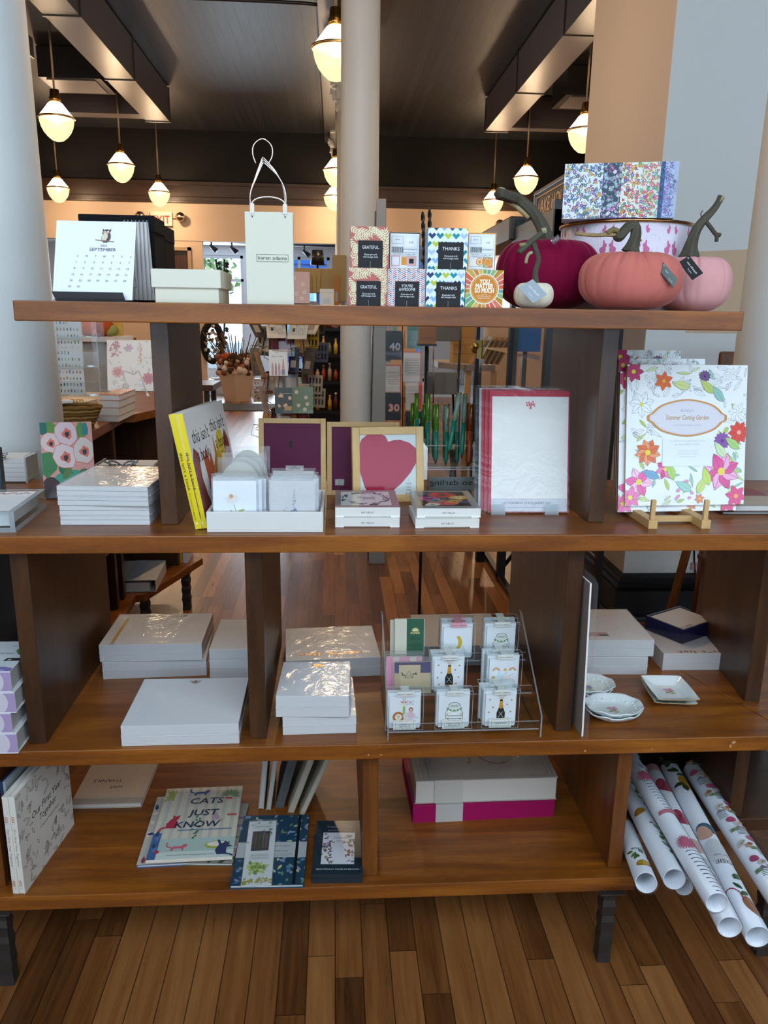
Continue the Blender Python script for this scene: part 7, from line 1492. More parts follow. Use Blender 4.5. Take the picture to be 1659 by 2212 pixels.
def ar_stripe(a, r, L):
    for y0 in (.0, .30):
        for k in range(11): yy = y0 + .006 + k * .013 if y0 == 0 else y0 + k * .013; a.poly([(-.002 - k * .0012, yy), (r * 1.45, yy), (r * 1.45, yy + .0022), (-.002 - k * .0012, yy + .0022)], '#4a5262')
    for y in (.165, .44): 
        for k in range(22): an = k * .286; a.leaf(.0 + .007 * math.cos(an), y + .008 * math.sin(an), .018, .004, an, '#d0718c')
        a.circ(0, y, .012, .013, '#d0718c')
    a.poly([(-.022, .275), (.024, .275), (.020, .29), (-.02, .288)], '#cf8090'); a.circ(.0, .56, .028, .03, '#d3d6dd', 20); a.text('KITCHEN PAPERS', 0, .555, .007, '#4a4c52', PI, .034); a.rect(.004, .475, .022, .495, '#d9dbe0')
def ar_pink(a, r, L):
    for y in (.36, .51): a.circ(.004, y, r * .95, .032, '#b3485a', 24); a.text('HESTER & COOK', .004, y - .004, .009, '#4a1c26', 1.2, .03)
    a.rect(-r * 1.3, .585, r * 1.3, .62, '#d9a3a4'); a.circ(.0, .24, .03, .028, '#e0c0b2', 18); a.circ(.004, .15, .03, .05, '#d6dce6', 20); a.text('PAPER', .006, .145, .018, '#3c3e44', PI - .1, .044); a.text('WRAP SHEETS', .005, .165, .007, '#3c3e44', PI, .034); a.text('3 SHEETS', .004, .19, .006, '#3c3e44', PI, .02)
    for k in range(10): an = k * .33; a.leaf(.004 + .018 * math.cos(an), .10 + .022 * math.sin(an), .008, .003, an + 1.6, '#c9607c')
def ar_josie(a, r, L):
    for y, c in ((.06, '#b07a5a'), (.52, '#c08a1e')): a.circ(.012, y, .017, .030, c, rot=.3); a.leaf(-.004, y + .03, .03, .014, .6, '#4a7048'); a.leaf(.008, y + .05, .026, .012, 2.2, '#3c6040')
    for k in range(12): an = -.6 + k * .3; a.leaf(-.022 + .02 * math.cos(an), .09 + .026 * math.sin(an), .009, .004, an + 1.6, '#b04a60')
    a.circ(.0, .235, .032, .045, '#e2e5e8', 22); a.text('JOSIE', .004, .205, .018, '#3c3e44', PI - .15, .044); a.text('GIFT WRAP', 0, .225, .007, '#3c3e44', PI - .1, .03); a.circ(0, .32, .028, .02, '#4a6f8a', 18); a.circ(-.012, .305, .02, .024, '#dcae98', 18); a.leaf(.0, .14, .03, .018, .8, '#3f6e44')
    for k in range(8): a.leaf(rdl.uniform(-.02, .02), .46 + rdl.random() * .18, .034, .016, rdl.random() * 6, '#3a4a2a')
def ar_party(a, r, L):
    for i in range(40):
        y = .02 + i * L / 40; x = -.018 + .036 * ((i * 5) % 7) / 6; k = i % 5
        if k == 0: a.circ(x, y, .011, .010, '#b9577a')
        elif k == 1:
            for q in range(4): a.rect(x - .010, y + q * .005, x + .012, y + q * .005 + .0016, '#4f6f66')
            a.poly([(x - .012, y + .02), (x + .014, y + .02), (x, y + .032)], '#8a8494')
        elif k == 2: a.rect(x - .010, y, x + .010, y + .011, '#8a9a76'); a.rect(x - .004, y, x - .002, y + .011, '#5f6f50')
        elif k == 3: a.circ(x, y, .008, .006, '#c9a48a', rot=.5); a.circ(x + .006, y + .006, .006, .005, '#a8643a'); a.leaf(x, y, .014, .003, 2.4, '#b09a86')
        else: a.circ(x, y, .013, .007, '#cfc8c0', rot=.6); a.leaf(x - .005, y - .004, .02, .004, .5, '#a08a70')
roll('leftmost wrapping paper roll printed with a yellow lemon', (1396, 1907), (1326, 1730), 0, 1.42, 1.88, .0235, ar_lemon)
roll('wrapping paper roll with green leaf sprigs resting beside the lemon roll', (1457, 1899), (1338, 1672), 0, 1.41, 1.92, .0245, ar_leaf)
roll('wrapping paper roll with blue print mostly hidden behind the leaf roll', (1477, 1915), (1400, 1735), 0, 1.45, 1.90, .0205, ar_blue)
roll('wrapping paper roll with navy stripes and pink fluffy tufts', (1549, 1950), (1357, 1636), 0, 1.305, 1.88, .0235, ar_stripe)
roll('wrapping paper roll with two red round stickers and a PAPER label', (1576, 2003), (1408, 1668), 0, 1.29, 1.90, .0245, ar_pink)
roll('wrapping paper roll labelled JOSIE with fruit print at its ends', (1637, 2024), (1446, 1660), 0, 1.28, 1.90, .0255, ar_josie)
roll('rightmost wrapping paper roll covered in small party drawings', (1712, 1985), (1496, 1664), 0, 1.34, 1.90, .0265, ar_party)
# ================================================================ the shop behind the shelf
def one(name, label, cat, mb, loc=(0, 0, 0), rz=0, grp=None, bevel=0): o = mb.obj(name, bevel=bevel); o.location = loc; o.rotation_euler = (0, 0, rz); return tag(o, label, cat, grp)
rb = random.Random(21)
# --- on the left counter
SPR = ['#b3453a', '#d98a3a', '#d9937a', '#8fa07a', '#7f8fa8', '#c9b88a', '#a98a98']
def art_bot(p, W, H):
    rd = random.Random(31); p.rect(0, 0, W, H, '#d9d2c4')
    for k in range(60): p.leaf(rd.random() * W, rd.random() * H, 22, 7, rd.random() * 6.3, rd.choice(['#a9b08a', '#8fa08f', '#c2b48a', '#b9c0b0']))
    for x, y, r, c, c2 in ((.22, .38, 34, '#d08a78', '#b3604e'), (.85, .26, 36, '#c0503a', '#a03a2a'), (.38, .10, 20, '#8a90b3', '#c9b84a')): p.flower(W * x, H * y, r, 9, c, c2, .2); p.flower(W * x, H * y, r * .6, 8, c2, c, .5)
    for k in range(46): y = H * (.56 + .40 * k / 46); p.leaf(W * .68 + rd.uniform(-1, 1) * 13 * math.sin((k + 6) / 52 * PI), y, 9, 4, rd.random() * 6.3, rd.choice(['#d9932e', '#e0a83a', '#c9762a']))
    for k in range(26): p.leaf(W * .18 + rd.uniform(-20, 20), H * (.70 + .27 * rd.random()), 20, 6, rd.random() * 6.3, '#b03a30')
    for k in range(6): p.leaf(W * .46, H * .86, 26, 12, k, '#b98a98')
yb = at(240, 846, z=Z2).y
x0, x1 = at(228, 800, y=yb).x, at(334, 800, y=yb).x; zt = at(240, 733, y=yb + .08).z; zb = Z2 + .002
t = T('floral_book', 'cream botanical-print book standing on a white wire easel on the left counter', 'book', (x0, yb, zb)); t.rotation_euler = (-.2, 0, 0)
m = MB('gloss', '#d9d2c4'); m.box(0, 0, 0, x1 - x0, .018, (zt - zb) * 1.02); m.obj('cover', t, bevel=.006); m = MB('gloss'); m.dz = .000012; m.plane((0, -.0003, 0), (1, 0, 0), (0, 0, 1)); m.clip(3, 3, (x1 - x0) * 1000 - 3, (zt - zb) * 1000); art_bot(m, (x1 - x0) * 1000, (zt - zb) * 1000); m.cl = None; m.rect((x1 - x0) * 620, 30, 40, 18, '#d9d3cc'); m.text('$28.00', (x1 - x0) * 620 + 20, 36, 8, '#5a5654'); m.obj('cover_print', t)
m = MB('plastic', '#e6e2dc'); e_ = [at(px, py, y=3.47) for px, py in ((280, 852), (266, 806), (277, 803), (290, 808), (300, 802), (318, 852))]; m.tube(smooth_path(e_, 4), .0035, 6); m.tube([e_[0], at(281, 858, y=3.44)], .006, 6); m.tube([e_[-1], at(320, 856, y=3.44)], .006, 6)
one('wire_easel', 'white wire easel in front of the botanical book on the left counter', 'easel', m)
zz = Z2
for k, (pa, pb, hh, c, c2, lab) in enumerate((((207, 883), (345, 883), .022, '#c9b8a4', '#d9d0c4', 'bottom book of the pile under the wire easel'), ((205, 876), (345, 876), .028, '#b99a72', '#d6cdc0', 'second book of the pile under the wire easel'), ((212, 866), (345, 866), .026, '#c98a6a', '#d6cfc6', 'third book of the pile under the wire easel'), ((211, 858), (345, 858), .020, '#d9663a', '#d9d3ca', 'top book of the pile with orange and pink flowers on its cover'))):
    X0, X1 = at(*pa, y=3.2).x, -.87; t = T('paperback', lab, 'book', (X0, 3.2 + .01 * k, zz), .0, group='pile of books on the left counter'); m = MB('paper', c2); m.prism([(0, 0), (X1 - X0, -.02), (X1 - X0, .24), (.02, .25)], 0, hh); m.obj('page_block', t); m = MB('gloss', c); m.prism([(-.002, -.002), (X1 - X0 + .002, -.022), (X1 - X0 + .002, .242), (.018, .252)], hh, hh + .002); 
    if k == 3: m.plane((.0, .0, hh + .0022), (1, 0, 0), (0, 1, 0)); m.clip(5, 5, (X1 - X0) * 1000 - 4, 235); pat(['#d9663a', '#e0a03a', '#d97a8a', '#b3c0a0', '#7a9aa0', '#d9c0b0'], '#e0b09a', 60, 5, 40)(m, (X1 - X0) * 1000, 240)
    m.obj('cover', t); zz += hh + .0025
for k, (px, py, lab) in enumerate(((180, 884, 'rear spiral notebook with gold coils on the left counter'), (203, 902, 'front spiral notebook with thick gold coils on the left counter'))):
    c = at(px, py, z=Z2); t = T('spiral_notebook', lab, 'notebook', (c.x, c.y, Z2), -.12); m = MB('paper', '#c9b9a4'); m.box(-.16, .01, .006, .0, .16, .03, top='#cfc2b0'); m.obj('pages', t); m = MB('metal', '#d9b36a')
    for q in range(11): m.tube([(-.012 - .0145 * q, .014 + .02 * math.cos(b), .022 + .021 * math.sin(b)) for b in [j * PI / 6 for j in range(12)]], .0028, 5)
    m.obj('coil', t)
m = MB('fabric', '#9c7a44'); rdn = random.Random(2)
for q in range(7):
    r_ = .055 + .004 * q
    m.tube([(r_ * 1.5 * math.cos(b), r_ * math.sin(b), .012 * q + .006 + .002 * math.sin(b * 12 + q)) for b in [j * PI / 16 for j in range(33)]], .0075, 6, col='#a5834c' if q % 2 else '#7c5c30')
for q in range(40): b = q * .157; m.tube([(.09 * math.cos(b), .06 * math.sin(b), .07), (.11 * math.cos(b), .075 * math.sin(b), .03 + .02 * rdn.random())], .002, 4, col='#b3925a')
c = at(158, 925, z=Z2); one('woven_basket', 'small woven straw basket with fringe beside the left column', 'basket', m, (c.x - .02, c.y + .03, Z2)); 
m = MB('paper', '#d9dde2'); m.box(0, 0, 0, .11, .07, .008); one('white_card', 'white card resting on top of the woven basket', 'card', m, (c.x - .10, c.y - .02, Z2 + .092), .5)
# clear sticker rack beside the column
t = T('sticker_rack', 'clear acrylic rack of sticker sheets standing right of the left column', 'rack', (at(120, 800, y=3.3).x, 3.3, Z2)); m = MB('acrylic'); Wd = at(215, 800, y=3.3).x - at(120, 800, y=3.3).x
m.box(0, .1, 0, Wd, .104, .42)
for q in range(3): m.box(0, .0 + .0 * q, .09 + .12 * q, Wd, .003, .15 + .12 * q); m.box(0, 0, .087 + .12 * q, Wd, .1, .09 + .12 * q)
m.box(0, 0, 0, .004, .104, .42); m.box(Wd - .004, 0, 0, Wd, .104, .42); m.obj('stand', t); e = MB('acrylic_edge'); e.box(0, -.0004, 0, .004, 0, .42); e.box(Wd - .004, -.0004, 0, Wd, 0, .42)
for q in range(3): e.box(0, -.0004, .15 + .12 * q, Wd, .003, .1504 + .12 * q); e.box(0, -.0004, .087 + .12 * q, Wd, 0, .09 + .12 * q)
e.obj('edges', t)
for q in range(3):
    m = MB('paper', '#ded8cf'); w_ = .105; m.box(0, 0, 0, w_, .003, .19); m.plane((0, -.0003, 0), (1, 0, 0), (0, 0, 1))
    for j in range(46): m.rect(6 + (j % 7) * 13.5, 8 + (j // 7) * 26, 3 + 4 * rb.random(), 8 + 6 * rb.random(), rb.choice(['#5f6a86', '#a9826a', '#3c4048', '#7a9a6a', '#c98a70'])); m.k -= 1
    one('sticker_sheet', ['sticker sheet in the lowest pocket of the clear rack', 'sticker sheet in the middle pocket of the clear rack', 'tall sticker sheet in the top pocket of the clear rack'][q], 'stickers', m, (at(122, 800, y=3.31).x, 3.325 + .01 * q, Z2 + .095 + .12 * q))
# under the counter: binder, album, upright books
a = at(337, 1271, z=Z4); t = T('ring_binder', 'white binder lying on the low shelf of the counter unit behind', 'binder', (-1.10, 3.45, Z4), .05); m = MB('plastic', '#d3d3ce'); Lw = .27; m.box(0, 0, 0, Lw, .30, .004); m.box(0, 0, .055, Lw, .30, .059); m.box(Lw - .004, 0, .004, Lw, .30, .055); m.obj('cover', t, bevel=.002); m = MB('paper', '#e6e6e4'); m.box(.01, .012, .004, Lw - .03, .29, .04); m.obj('pages', t)
m = MB('paper', '#b9c0c9'); m.box(Lw * .45, .0, .0592, Lw * .72, .30, .0598); m.plane((Lw * .5, .02, .06), (1, 0, 0), (0, 1, 0)); m.text('ALBUM', 28, 20, 16, '#7a8088', w=42); m.obj('label_band', t)
m = MB('gloss', '#5c4a44'); m.box(0, 0, 0, .02, .24, .30); m.M = Matrix.Identity(4)
for j, (c_, z0_, z1_) in enumerate((('#8a7a72', .17, .29), ('#6a2a30', .11, .17), ('#a08c78', .01, .11))): m.box(.02, .01, z0_, .0205, .23, z1_, col=c_)
one('photo_album', 'wrapped album with photo cover and dark red band under the left counter', 'album', m, (-.985, 2.95, Z4 + .0005))
for j, (c_, lab) in enumerate((('#d9a02a', 'yellow upright book at the far end of the low counter shelf'), ('#d3d6d9', 'white upright book beside the yellow one on the low counter shelf'))): m = MB('paper', c_); m.box(0, 0, 0, .022, .16, .2); one('upright_book', lab, 'book', m, (-.86 + .05 + j * .024, 3.86 + .032, Z4 + .0005))
# --- far left: console with autumn decor, coats
t = T('side_table', 'white-topped side table with grey legs seen past the left counter', 'table', (at(180, 740, y=7).x, 7.0, 0)); wt = at(305, 740, y=7).x - at(180, 740, y=7).x; zt = at(200, 728, y=7).z
m = MB('plastic', '#d6d2cc'); m.box(-.4, 0, zt - .04, wt * .55, .6, zt); m.obj('table_top', t); m = MB('plastic', '#b3aca2'); m.box(-.35, .1, 0, .34, .55, zt - .04); m.obj('table_base', t)
t = T('wood_table', 'dark low table stacked with folded cloths behind the left counter', 'table', (at(240, 800, y=8).x, 8.0, 0)); m = MB('upright'); m.box(-.1, 0, .74, 1.0, .6, .8); m.obj('table_top', t)
for x_, y_ in ((-.05, .05), (.9, .05), (-.05, .5), (.9, .5)): m = MB('plastic', '#1d1a18'); m.box(x_, y_, 0, x_ + .05, y_ + .05, .74); m.obj('leg', t)
for j, (c_, z_, w_) in enumerate((('#b98a6a', .80, .5), ('#c9a48a', .86, .46), ('#3a4f80', .92, .30), ('#c9b090', .975, .42), ('#a3683c', 1.03, .36))): m = MB('fabric', c_); m.box(0, 0, 0, w_, .3, .052); one('folded_cloth', ['tan', 'peach', 'dark blue', 'beige', 'rust'][j] + ' folded cloth in the pile on the dark table', 'cloth', m, (at(240, 800, y=8).x + .05, 8.1, z_ + .001), bevel=.015)
zs = zt
for j in range(12):
    px = 185 + j * 10.5; c_ = ['#c9743a', '#b8602a', '#d98a4a', '#d9a870', '#a34a24', '#8f9a5a'][j % 6]; r_ = .055 + .02 * ((j * 5) % 3); m = MB('fabric', c_)
    v = []; m.sphere((0, 0, r_ * .75), r_, 16, sz=.75); m.tube([(0, 0, r_ * 1.45), (.01, 0, r_ * 1.75)], .012, 6, col='#5a4a2a')
    if px < 245: X, Y_, Z_ = at(px, 728, y=7.25).x, 7.25, zt
    else: X, Y_, Z_ = at(px, 728, y=8.2).x, 8.2 + .05 * (j % 2), 1.085
    one('gourd', 'small %s gourd %s' % (['orange', 'rust', 'amber', 'cream', 'dark red', 'green'][j % 6], 'on the white-topped table at far left' if j < 6 else 'on the wooden crate at far left'), 'gourd', m, (X, Y_, Z_ + .001), grp='gourds of the autumn display')
t = T('display_crate', 'wooden crate holding the right half of the autumn display', 'crate', (at(240, 728, y=8.2).x, 8.1, 1.0825)); m = MB('board'); m.box(-.0, 0, -.0, .62, .34, .001); m.obj('crate_board', t)
m = MB('fabric', '#16161a'); m.tube([(0, .1, 0), (0, .1, 1.8)], .02, 6); m.prism([(-.24, 0), (.24, 0), (.2, .2), (-.2, .2)], .9, 1.62); m.prism([(-.12, .04), (.12, .04), (.1, .16), (-.1, .16)], 1.62, 1.72); one('black_coat', 'black coat on a stand far left beyond the counter', 'coat', m, (at(215, 700, y=9).x, 9, 0), bevel=.03)
m = MB('paper', '#c9a24e'); m.box(0, 0, 0, .26, .01, .5); m.plane((0, -.0005, 0), (1, 0, 0), (0, 0, 1), .0003); m.circ(180, 250, 62, '#2a2320'); m.circ(180, 250, 56, '#d99a2a'); one('pumpkin_print', 'mustard card with an orange pumpkin circle at far left', 'print', m, (at(172, 730, y=6.9).x, 7.3, zt + .005))
# --- planter and hangings at the far window
t = T('planter', 'hexagonal cream planter full of dried flowers and pumpkins by the far window', 'planter', (at(514, 850, y=14.1).x, 14.1, 0)); s_ = t.location.y / FPX; r0, r1 = 30 * s_, 42 * s_; hh = 58 * s_; m = MB('plastic', '#d0b9a4'); N = 6; v = []
for rr, z_ in ((r0, 0), (r1, hh), (r1 * 1.04, hh), (r1 * 1.04, hh + .05), (r1 * .93, hh + .05), (r1 * .9, hh - .1)): v += [(rr * math.cos(PI / 6 + 2 * PI * i / N), rr * math.sin(PI / 6 + 2 * PI * i / N), z_) for i in range(N)]
m.mesh(v, [(j * N + i, j * N + (i + 1) % N, (j + 1) * N + (i + 1) % N, (j + 1) * N + i) for j in range(5) for i in range(N)] + [tuple(5 * N + i for i in range(N))]); m.obj('pot', t)
m = MB('fabric')
for j in range(230): an, q = rb.random() * 6.28, r1 * .95 * rb.random() ** .5; h_ = hh + .3 * rb.random(); r_ = .02 + .05 * rb.random(); m.sphere((q * math.cos(an), q * math.sin(an), h_), r_, 6, col=rb.choice(['#8a5a40', '#d9cfc6', '#c9866a', '#5a4438', '#a9705a', '#e0d8d4', '#c25a3a', '#4a3a30']))
for j in range(40): an = rb.random() * 6.28; m.tube([(.1 * math.cos(an), .1 * math.sin(an), hh), ((.3 + .3 * rb.random()) * math.cos(an), .4 * math.sin(an), hh + .35 + .35 * rb.random())], .008, 4, col='#5a4638')
m.obj('dried_flowers', t)
for j, px in enumerate((466, 481)):
    m = MB('plastic', '#16251c'); P_ = [at(px + 4 * math.sin(k * 1.3 + j), 560 + k * 27, y=15.7) for k in range(8)]; m.tube(smooth_path(P_, 4), .02, 6)
    for k in range(26): c = P_[k % 8].lerp(P_[min(k % 8 + 1, 7)], rb.random()); m.face([c + Vector((0, 0, 0)), c + Vector((.06, -.02, .03)), c + Vector((.10, 0, -.02)), c + Vector((.05, .02, -.04))])
    one('hanging_garland', ['left thin dark garland hanging in the far window', 'right thin dark garland hanging in the far window'][j], 'garland', m)
m = MB('fabric', '#1d201c'); m.tube([Vector((.17 * math.cos(b), 0, .34 * math.sin(b))) for b in [k * PI / 12 for k in range(25)]], .06, 8)
for k in range(40): m.sphere((rb.uniform(-.15, .15), -.05, rb.uniform(-.3, .3)), .03, 5, col=rb.choice(['#d9d0c8', '#7a7268', '#2a2a28', '#a99a8a']))
c = at(459, 740, y=14.84); one('oval_wreath', 'dark oval wreath hanging at the left side of the far window', 'wreath', m, c)
# --- card spinner
SX, SY = at(616, 800, y=6.2).x, 6.2
t = T('card_spinner', 'black revolving card rack with wire pockets behind the picture frames', 'rack', (SX, SY, 0)); m = MB('plastic', '#0e0e10'); m.tube([(0, 0, 0), (0, 0, 1.62)], .022, 12); m.lathe([(.28, 0), (.28, .02), (.04, .05)], 24); m.obj('post', t)
m = MB('metal', '#c9c4bc')
for zt_ in (.62, .92, 1.24, 1.50):
    for k in range(6): an = k * PI / 3; dx, dy = math.cos(an), math.sin(an); m.tube([(dx * .03, dy * .03, zt_), (dx * .26, dy * .26, zt_ + .03), (dx * .28, dy * .28, zt_ - .05), (dx * .2, dy * .2, zt_ - .08)], .003, 4)
    m.tube([(.24 * math.cos(b), .24 * math.sin(b), zt_) for b in [k * PI / 10 for k in range(21)]], .003, 4)
m.obj('wire_pockets', t)
CC = [('#d9d2c4', 'cream'), ('#b9a894', 'beige'), ('#26302a', 'dark green'), ('#c9b8a8', 'pale pink'), ('#2a3a5a', 'navy'), ('#d6cfc4', 'ivory')]
def ccard(label, px, py, w_, h_, yy, col, tilt, yaw, deco, grp='greeting cards in the spinner'):
    if 'spinner' in grp: w_ *= 1.18; h_ *= 1.18
    c = at(px, py, y=yy); m = MB('gloss', col); m.box(-w_ / 2, 0, 0, w_ / 2, .006, h_); m.plane((-w_ / 2, -.0004, 0), (1, 0, 0), (0, 0, 1), .00012); m.clip(0, 0, w_ * 1000, h_ * 1000); deco(m, w_ * 1000, h_ * 1000)
    o = m.obj('greeting_card'); o.location = c; o.rotation_euler = (-tilt, 0, yaw); tag(o, label, 'card', grp); return o
def d_bottles(p, W, H):
    for x, c in ((.18, '#a8502c'), (.36, '#7a3a22'), (.54, '#b85a34'), (.76, '#b0502e')): p.poly([(W * x - 8, 5), (W * x + 8, 5), (W * x + 8, H * .34), (W * x + 3, H * .5 + (30 if x > .7 else 0)), (W * x - 3, H * .5 + (30 if x > .7 else 0)), (W * x - 8, H * .34)], c); p.up()
    p.rect(W * .66, 8, 26, 40, '#3c3f5c'); p.text('sassy', W * .4, H * .86, 14, '#4a4a4c', shear=.3); p.text('Beer today', W * .45, H * .72, 18, '#4a4a4c', shear=.3, w=W * .6)
def d_line(p, W, H): p.frame(W * .15, H * .2, W * .28, H * .4, 1.5, '#55524e'); p.frame(W * .55, H * .2, W * .28, H * .4, 1.5, '#55524e'); p.rect(W * .22, H * .3, W * .14, H * .15, '#55524e'); p.line([(W * .6, H * .3), (W * .69, H * .45), (W * .78, H * .3)], 1.5, '#55524e')
def d_flor(p, W, H):
    for x, y in ((.2, .8), (.65, .6), (.72, .35), (.6, .15), (.3, .3)): p.flower(W * x, H * y, 17, 6, '#dcd6cc', '#c9a85a', x)
def d_peo(p, W, H):
    for x, y, r in ((.3, .7, 20), (.7, .6, 17), (.5, .3, 15), (.2, .3, 12)): p.blob(W * x, H * y, r, '#e0b48a', int(x * 10), 9, .4); p.blob(W * x, H * y, r * .5, '#f0d8b8', int(y * 10), 8, .4)
    p.rect(W * .45, H * .12, W * .35, H * .16, '#c9a06a')
def d_none(p, W, H): p.line([(W * .1, H * .8), (W * .9, H * .8)], 2, '#7a746c'); p.rect(W * .2, H * .2, W * .5, H * .3, '#a0968a')
def d_bot(p, W, H): pat(['#b3503a', '#d9a04a', '#8a7a5a'], col_bg, 30, 4, 24)(p, W, H)
col_bg = '#d6c8b4'
for a_ in (('ivory line-drawing card in the top tier of the spinner, left of the post', 598, 730, .125, .18, 6.05, '#cfc8ba', .65, .15, d_line), ('pale blue card with two small drawings in the top tier, right of the post', 641, 732, .125, .18, 6.0, '#cfd0c8', .65, -.15, d_line), ('white card with dark stripes at the right of the top tier', 668, 722, .10, .16, 6.1, '#cfc6ba', .6, -.7, d_none), ('narrow dark card at the far left of the top tier', 565, 728, .10, .18, 6.1, '#4a423c', .6, .9, d_none),
           ('white card painted with four amber bottles in the middle tier', 602, 812, .118, .165, 5.95, '#d6cec2', .15, .1, d_bottles), ('narrow tan card edge left of the bottles card', 572, 815, .05, .17, 6.0, '#a5805c', .35, 1.1, d_none), ('dark grey card with a hand at the right of the middle tier', 662, 808, .10, .17, 6.05, '#4c4844', .25, -.8, d_none), ('navy card just right of the post in the middle tier', 634, 805, .07, .16, 6.1, '#1c2540', .2, -.2, d_none), ('stone card with orange dots at the left edge of the middle tier', 556, 812, .09, .18, 6.15, '#8f8672', .1, 1.0, d_none),
           ('foil card with golden peonies in the lowest tier', 617, 893, .135, .165, 5.95, '#3f4a44', .12, .05, d_peo), ('sage green card with white blossoms in the lowest tier', 654, 893, .135, .17, 5.93, '#6f8a6c', .12, -.05, d_flor), ('patterned card strip at the left of the lowest tier', 578, 893, .06, .18, 6.0, '#b39a88', .25, 1.0, d_none), ('floral gift card with an orange sun at the left behind the lowest tier', 564, 868, .10, .15, 6.2, '#c9a88a', .1, .3, d_bot),
           ('kraft card with green lettering right of the post above the lowest tier', 647, 852, .13, .07, 6.15, '#b99a64', .1, 0, d_none)): ccard(*a_)
for k, (px, py, c_, lab) in enumerate(((685, 722, '#4a463e', 'dark blister sheet at the top right of the spinner'), (672, 752, '#c9a02a', 'yellow blister sheet at the upper right of the spinner'), (692, 782, '#5f6270', 'grey-blue blister sheet in the middle right of the spinner'), (680, 852, '#b3a48c', 'beige blister sheet at the lower right of the spinner'), (686, 880, '#a59680', 'tan blister sheet at the lowest right of the spinner'), (575, 748, '#b9a480', 'beige blister sheet at the upper left of the spinner'), (590, 752, '#8a8478', 'grey blister sheet at the upper left of the spinner'))):
    def dd_(p, W, H):
        for j in range(8): p.rect(W * (.08 + .23 * (j % 4)), H * (.15 + .42 * (j // 4)), W * .12, H * .28, '#2e2a28')
    ccard(lab, px, py, .11, .13, 6.25, c_, .1, -.5 if px > 616 else .5, dd_, 'blister sheets hooked on the spinner')
for zt_ in (.62, .92, 1.22, 1.46):
    for k in range(14):
        an = k * PI / 7 + zt_; c_ = rb.choice(['#3c342e', '#8a6f5a', '#b3a08c', '#5a3a3a', '#26262a', '#a98a6a', '#7a4a4a', '#4a5a50']); r_ = .17 + .05 * rb.random()
        m = MB('gloss', c_); m.box(-.06, 0, 0, .06, .006, .17); m.box(-.045, -.0006, .03, .045, 0, .14, col=rb.choice(['#cfc4b4', '#8a7a6a', '#c9a05a', '#6a2a3a'])); o = m.obj('greeting_card'); o.location = (SX + r_ * math.cos(an), SY + .12 + r_ * math.sin(an), zt_ - .03); o.rotation_euler = (-.2, 0, an + PI / 2); tag(o, 'small card packed in the inner pockets of the revolving rack', 'card', 'inner cards of the spinner')
# above the top shelf, between bag and column: back stock on the spinner top
for k, (px, py, w_, h_, c_, tilt, lab, dec) in enumerate(((648, 655, .12, .19, '#d3b0a8', .2, 'pink floral card standing behind the gift bag', d_flor), (660, 664, .15, .06, '#8f9298', .9, 'grey card with a black notch lying behind the gift bag', d_none), (727, 666, .03, .20, '#a86a1a', -.1, 'thin amber wooden strip beside the middle column', d_none), (707, 664, .09, .11, '#b9a884', .1, 'light box with a green panel beside the middle column', d_none))): ccard(lab, px, py, w_, h_, 5.8, c_, tilt, 0, dec, 'goods at the top of the spinner')
m = MB('kraft', '#a98c58'); m.box(-.15, 0, 0, .13, .2, .17); 
for j in range(9): m.box(-.15 + .031 * j, -.003, 0, -.148 + .031 * j, -.0, .12, col='#7f663c')
one('kraft_box', 'ribbed tan cardboard box behind the gift bag', 'box', m, at(682, 632, y=5.9), .0, bevel=.003)
m = MB('kraft', '#a08458'); m.prism([(-.08, 0), (.10, 0), (.10, .05), (-.08, .05)], 0, .22); m.prism([(.0, 0), (.10, 0), (.10, .05), (.0, .05)], .22, .32); one('kraft_sign', 'cut-out tan board touching the middle column', 'board', m, at(718, 650, y=5.88))
m = MB('plastic', '#1d1c1e'); m.lathe([(.11, 0), (.085, .22)], 20); cz = at(686, 573, y=12.5).z; m.tube([(0, 0, 0), (0, 0, -cz)], .014, 6); m.lathe([(.14, -cz), (.14, -cz + .02), (0, -cz + .03)], 16); one('floor_lamp', 'slim lamp with black shade in the window right of the gift bag', 'lamp', m, at(686, 573, y=12.5))
# --- black shelving with bottles left of the middle column
t = T('bottle_shelf', 'black shelving loaded with bottles and jars left of the middle column', 'shelf', (at(672, 800, y=8).x, 8.0, 0)); Wd = .55; m = MB('plastic', '#0f0e0e')
for z_ in (.25, .55, .85, 1.12, 1.38): m = MB('plastic', '#0f0e0e'); m.box(-.1, 0, z_ - .03, Wd, .35, z_); m.obj('shelf_board', t)
m = MB('plastic', '#0c0c0c'); m.box(-.1, .35, 0, Wd, .37, 1.6); m.obj('back_panel', t)
bx = t.location.x; BC = ['#c9962a', '#8a3a1c', '#d9b04a', '#b3a08a', '#5a2a20', '#d6c8b0', '#6a7a5a', '#a8431f']
for j in range(38):
    z_ = (.55, .85, 1.12, 1.38)[j % 4]; x_ = bx - .06 + (j // 4) * .062; c_ = BC[(j * 3) % 8]; h_ = .13 + .05 * ((j * 7) % 3) / 2; r_ = .021; m = MB('gloss', c_); m.lathe([(r_, 0), (r_, h_ * .6), (r_ * .5, h_ * .75), (r_ * .45, h_ * .9)], 12); m.lathe([(r_ * .6, h_ * .9), (r_ * .6, h_)], 10, col=['#1c1a18', '#c9a04a', '#e0dcd4'][j % 3])
    one('bottle', 'small bottle standing on the black shelving by the middle column', 'bottle', m, (x_, 8.06 + .03 * (j % 2), z_ + .0005), grp='bottles on the black shelving')
m = MB('gloss', '#8a1040'); m.prism([(-.07, 0), (.07, 0), (.09, .03), (-.09, .03)], 0, .30); m.box(-.10, .0, -.24, .08, .04, -.02); one('foil_bag', 'shiny crimson foil bag at the top of the black shelving', 'bag', m, (at(727, 738, y=8.1).x, 8.1, 1.38 + .2405), bevel=.01)
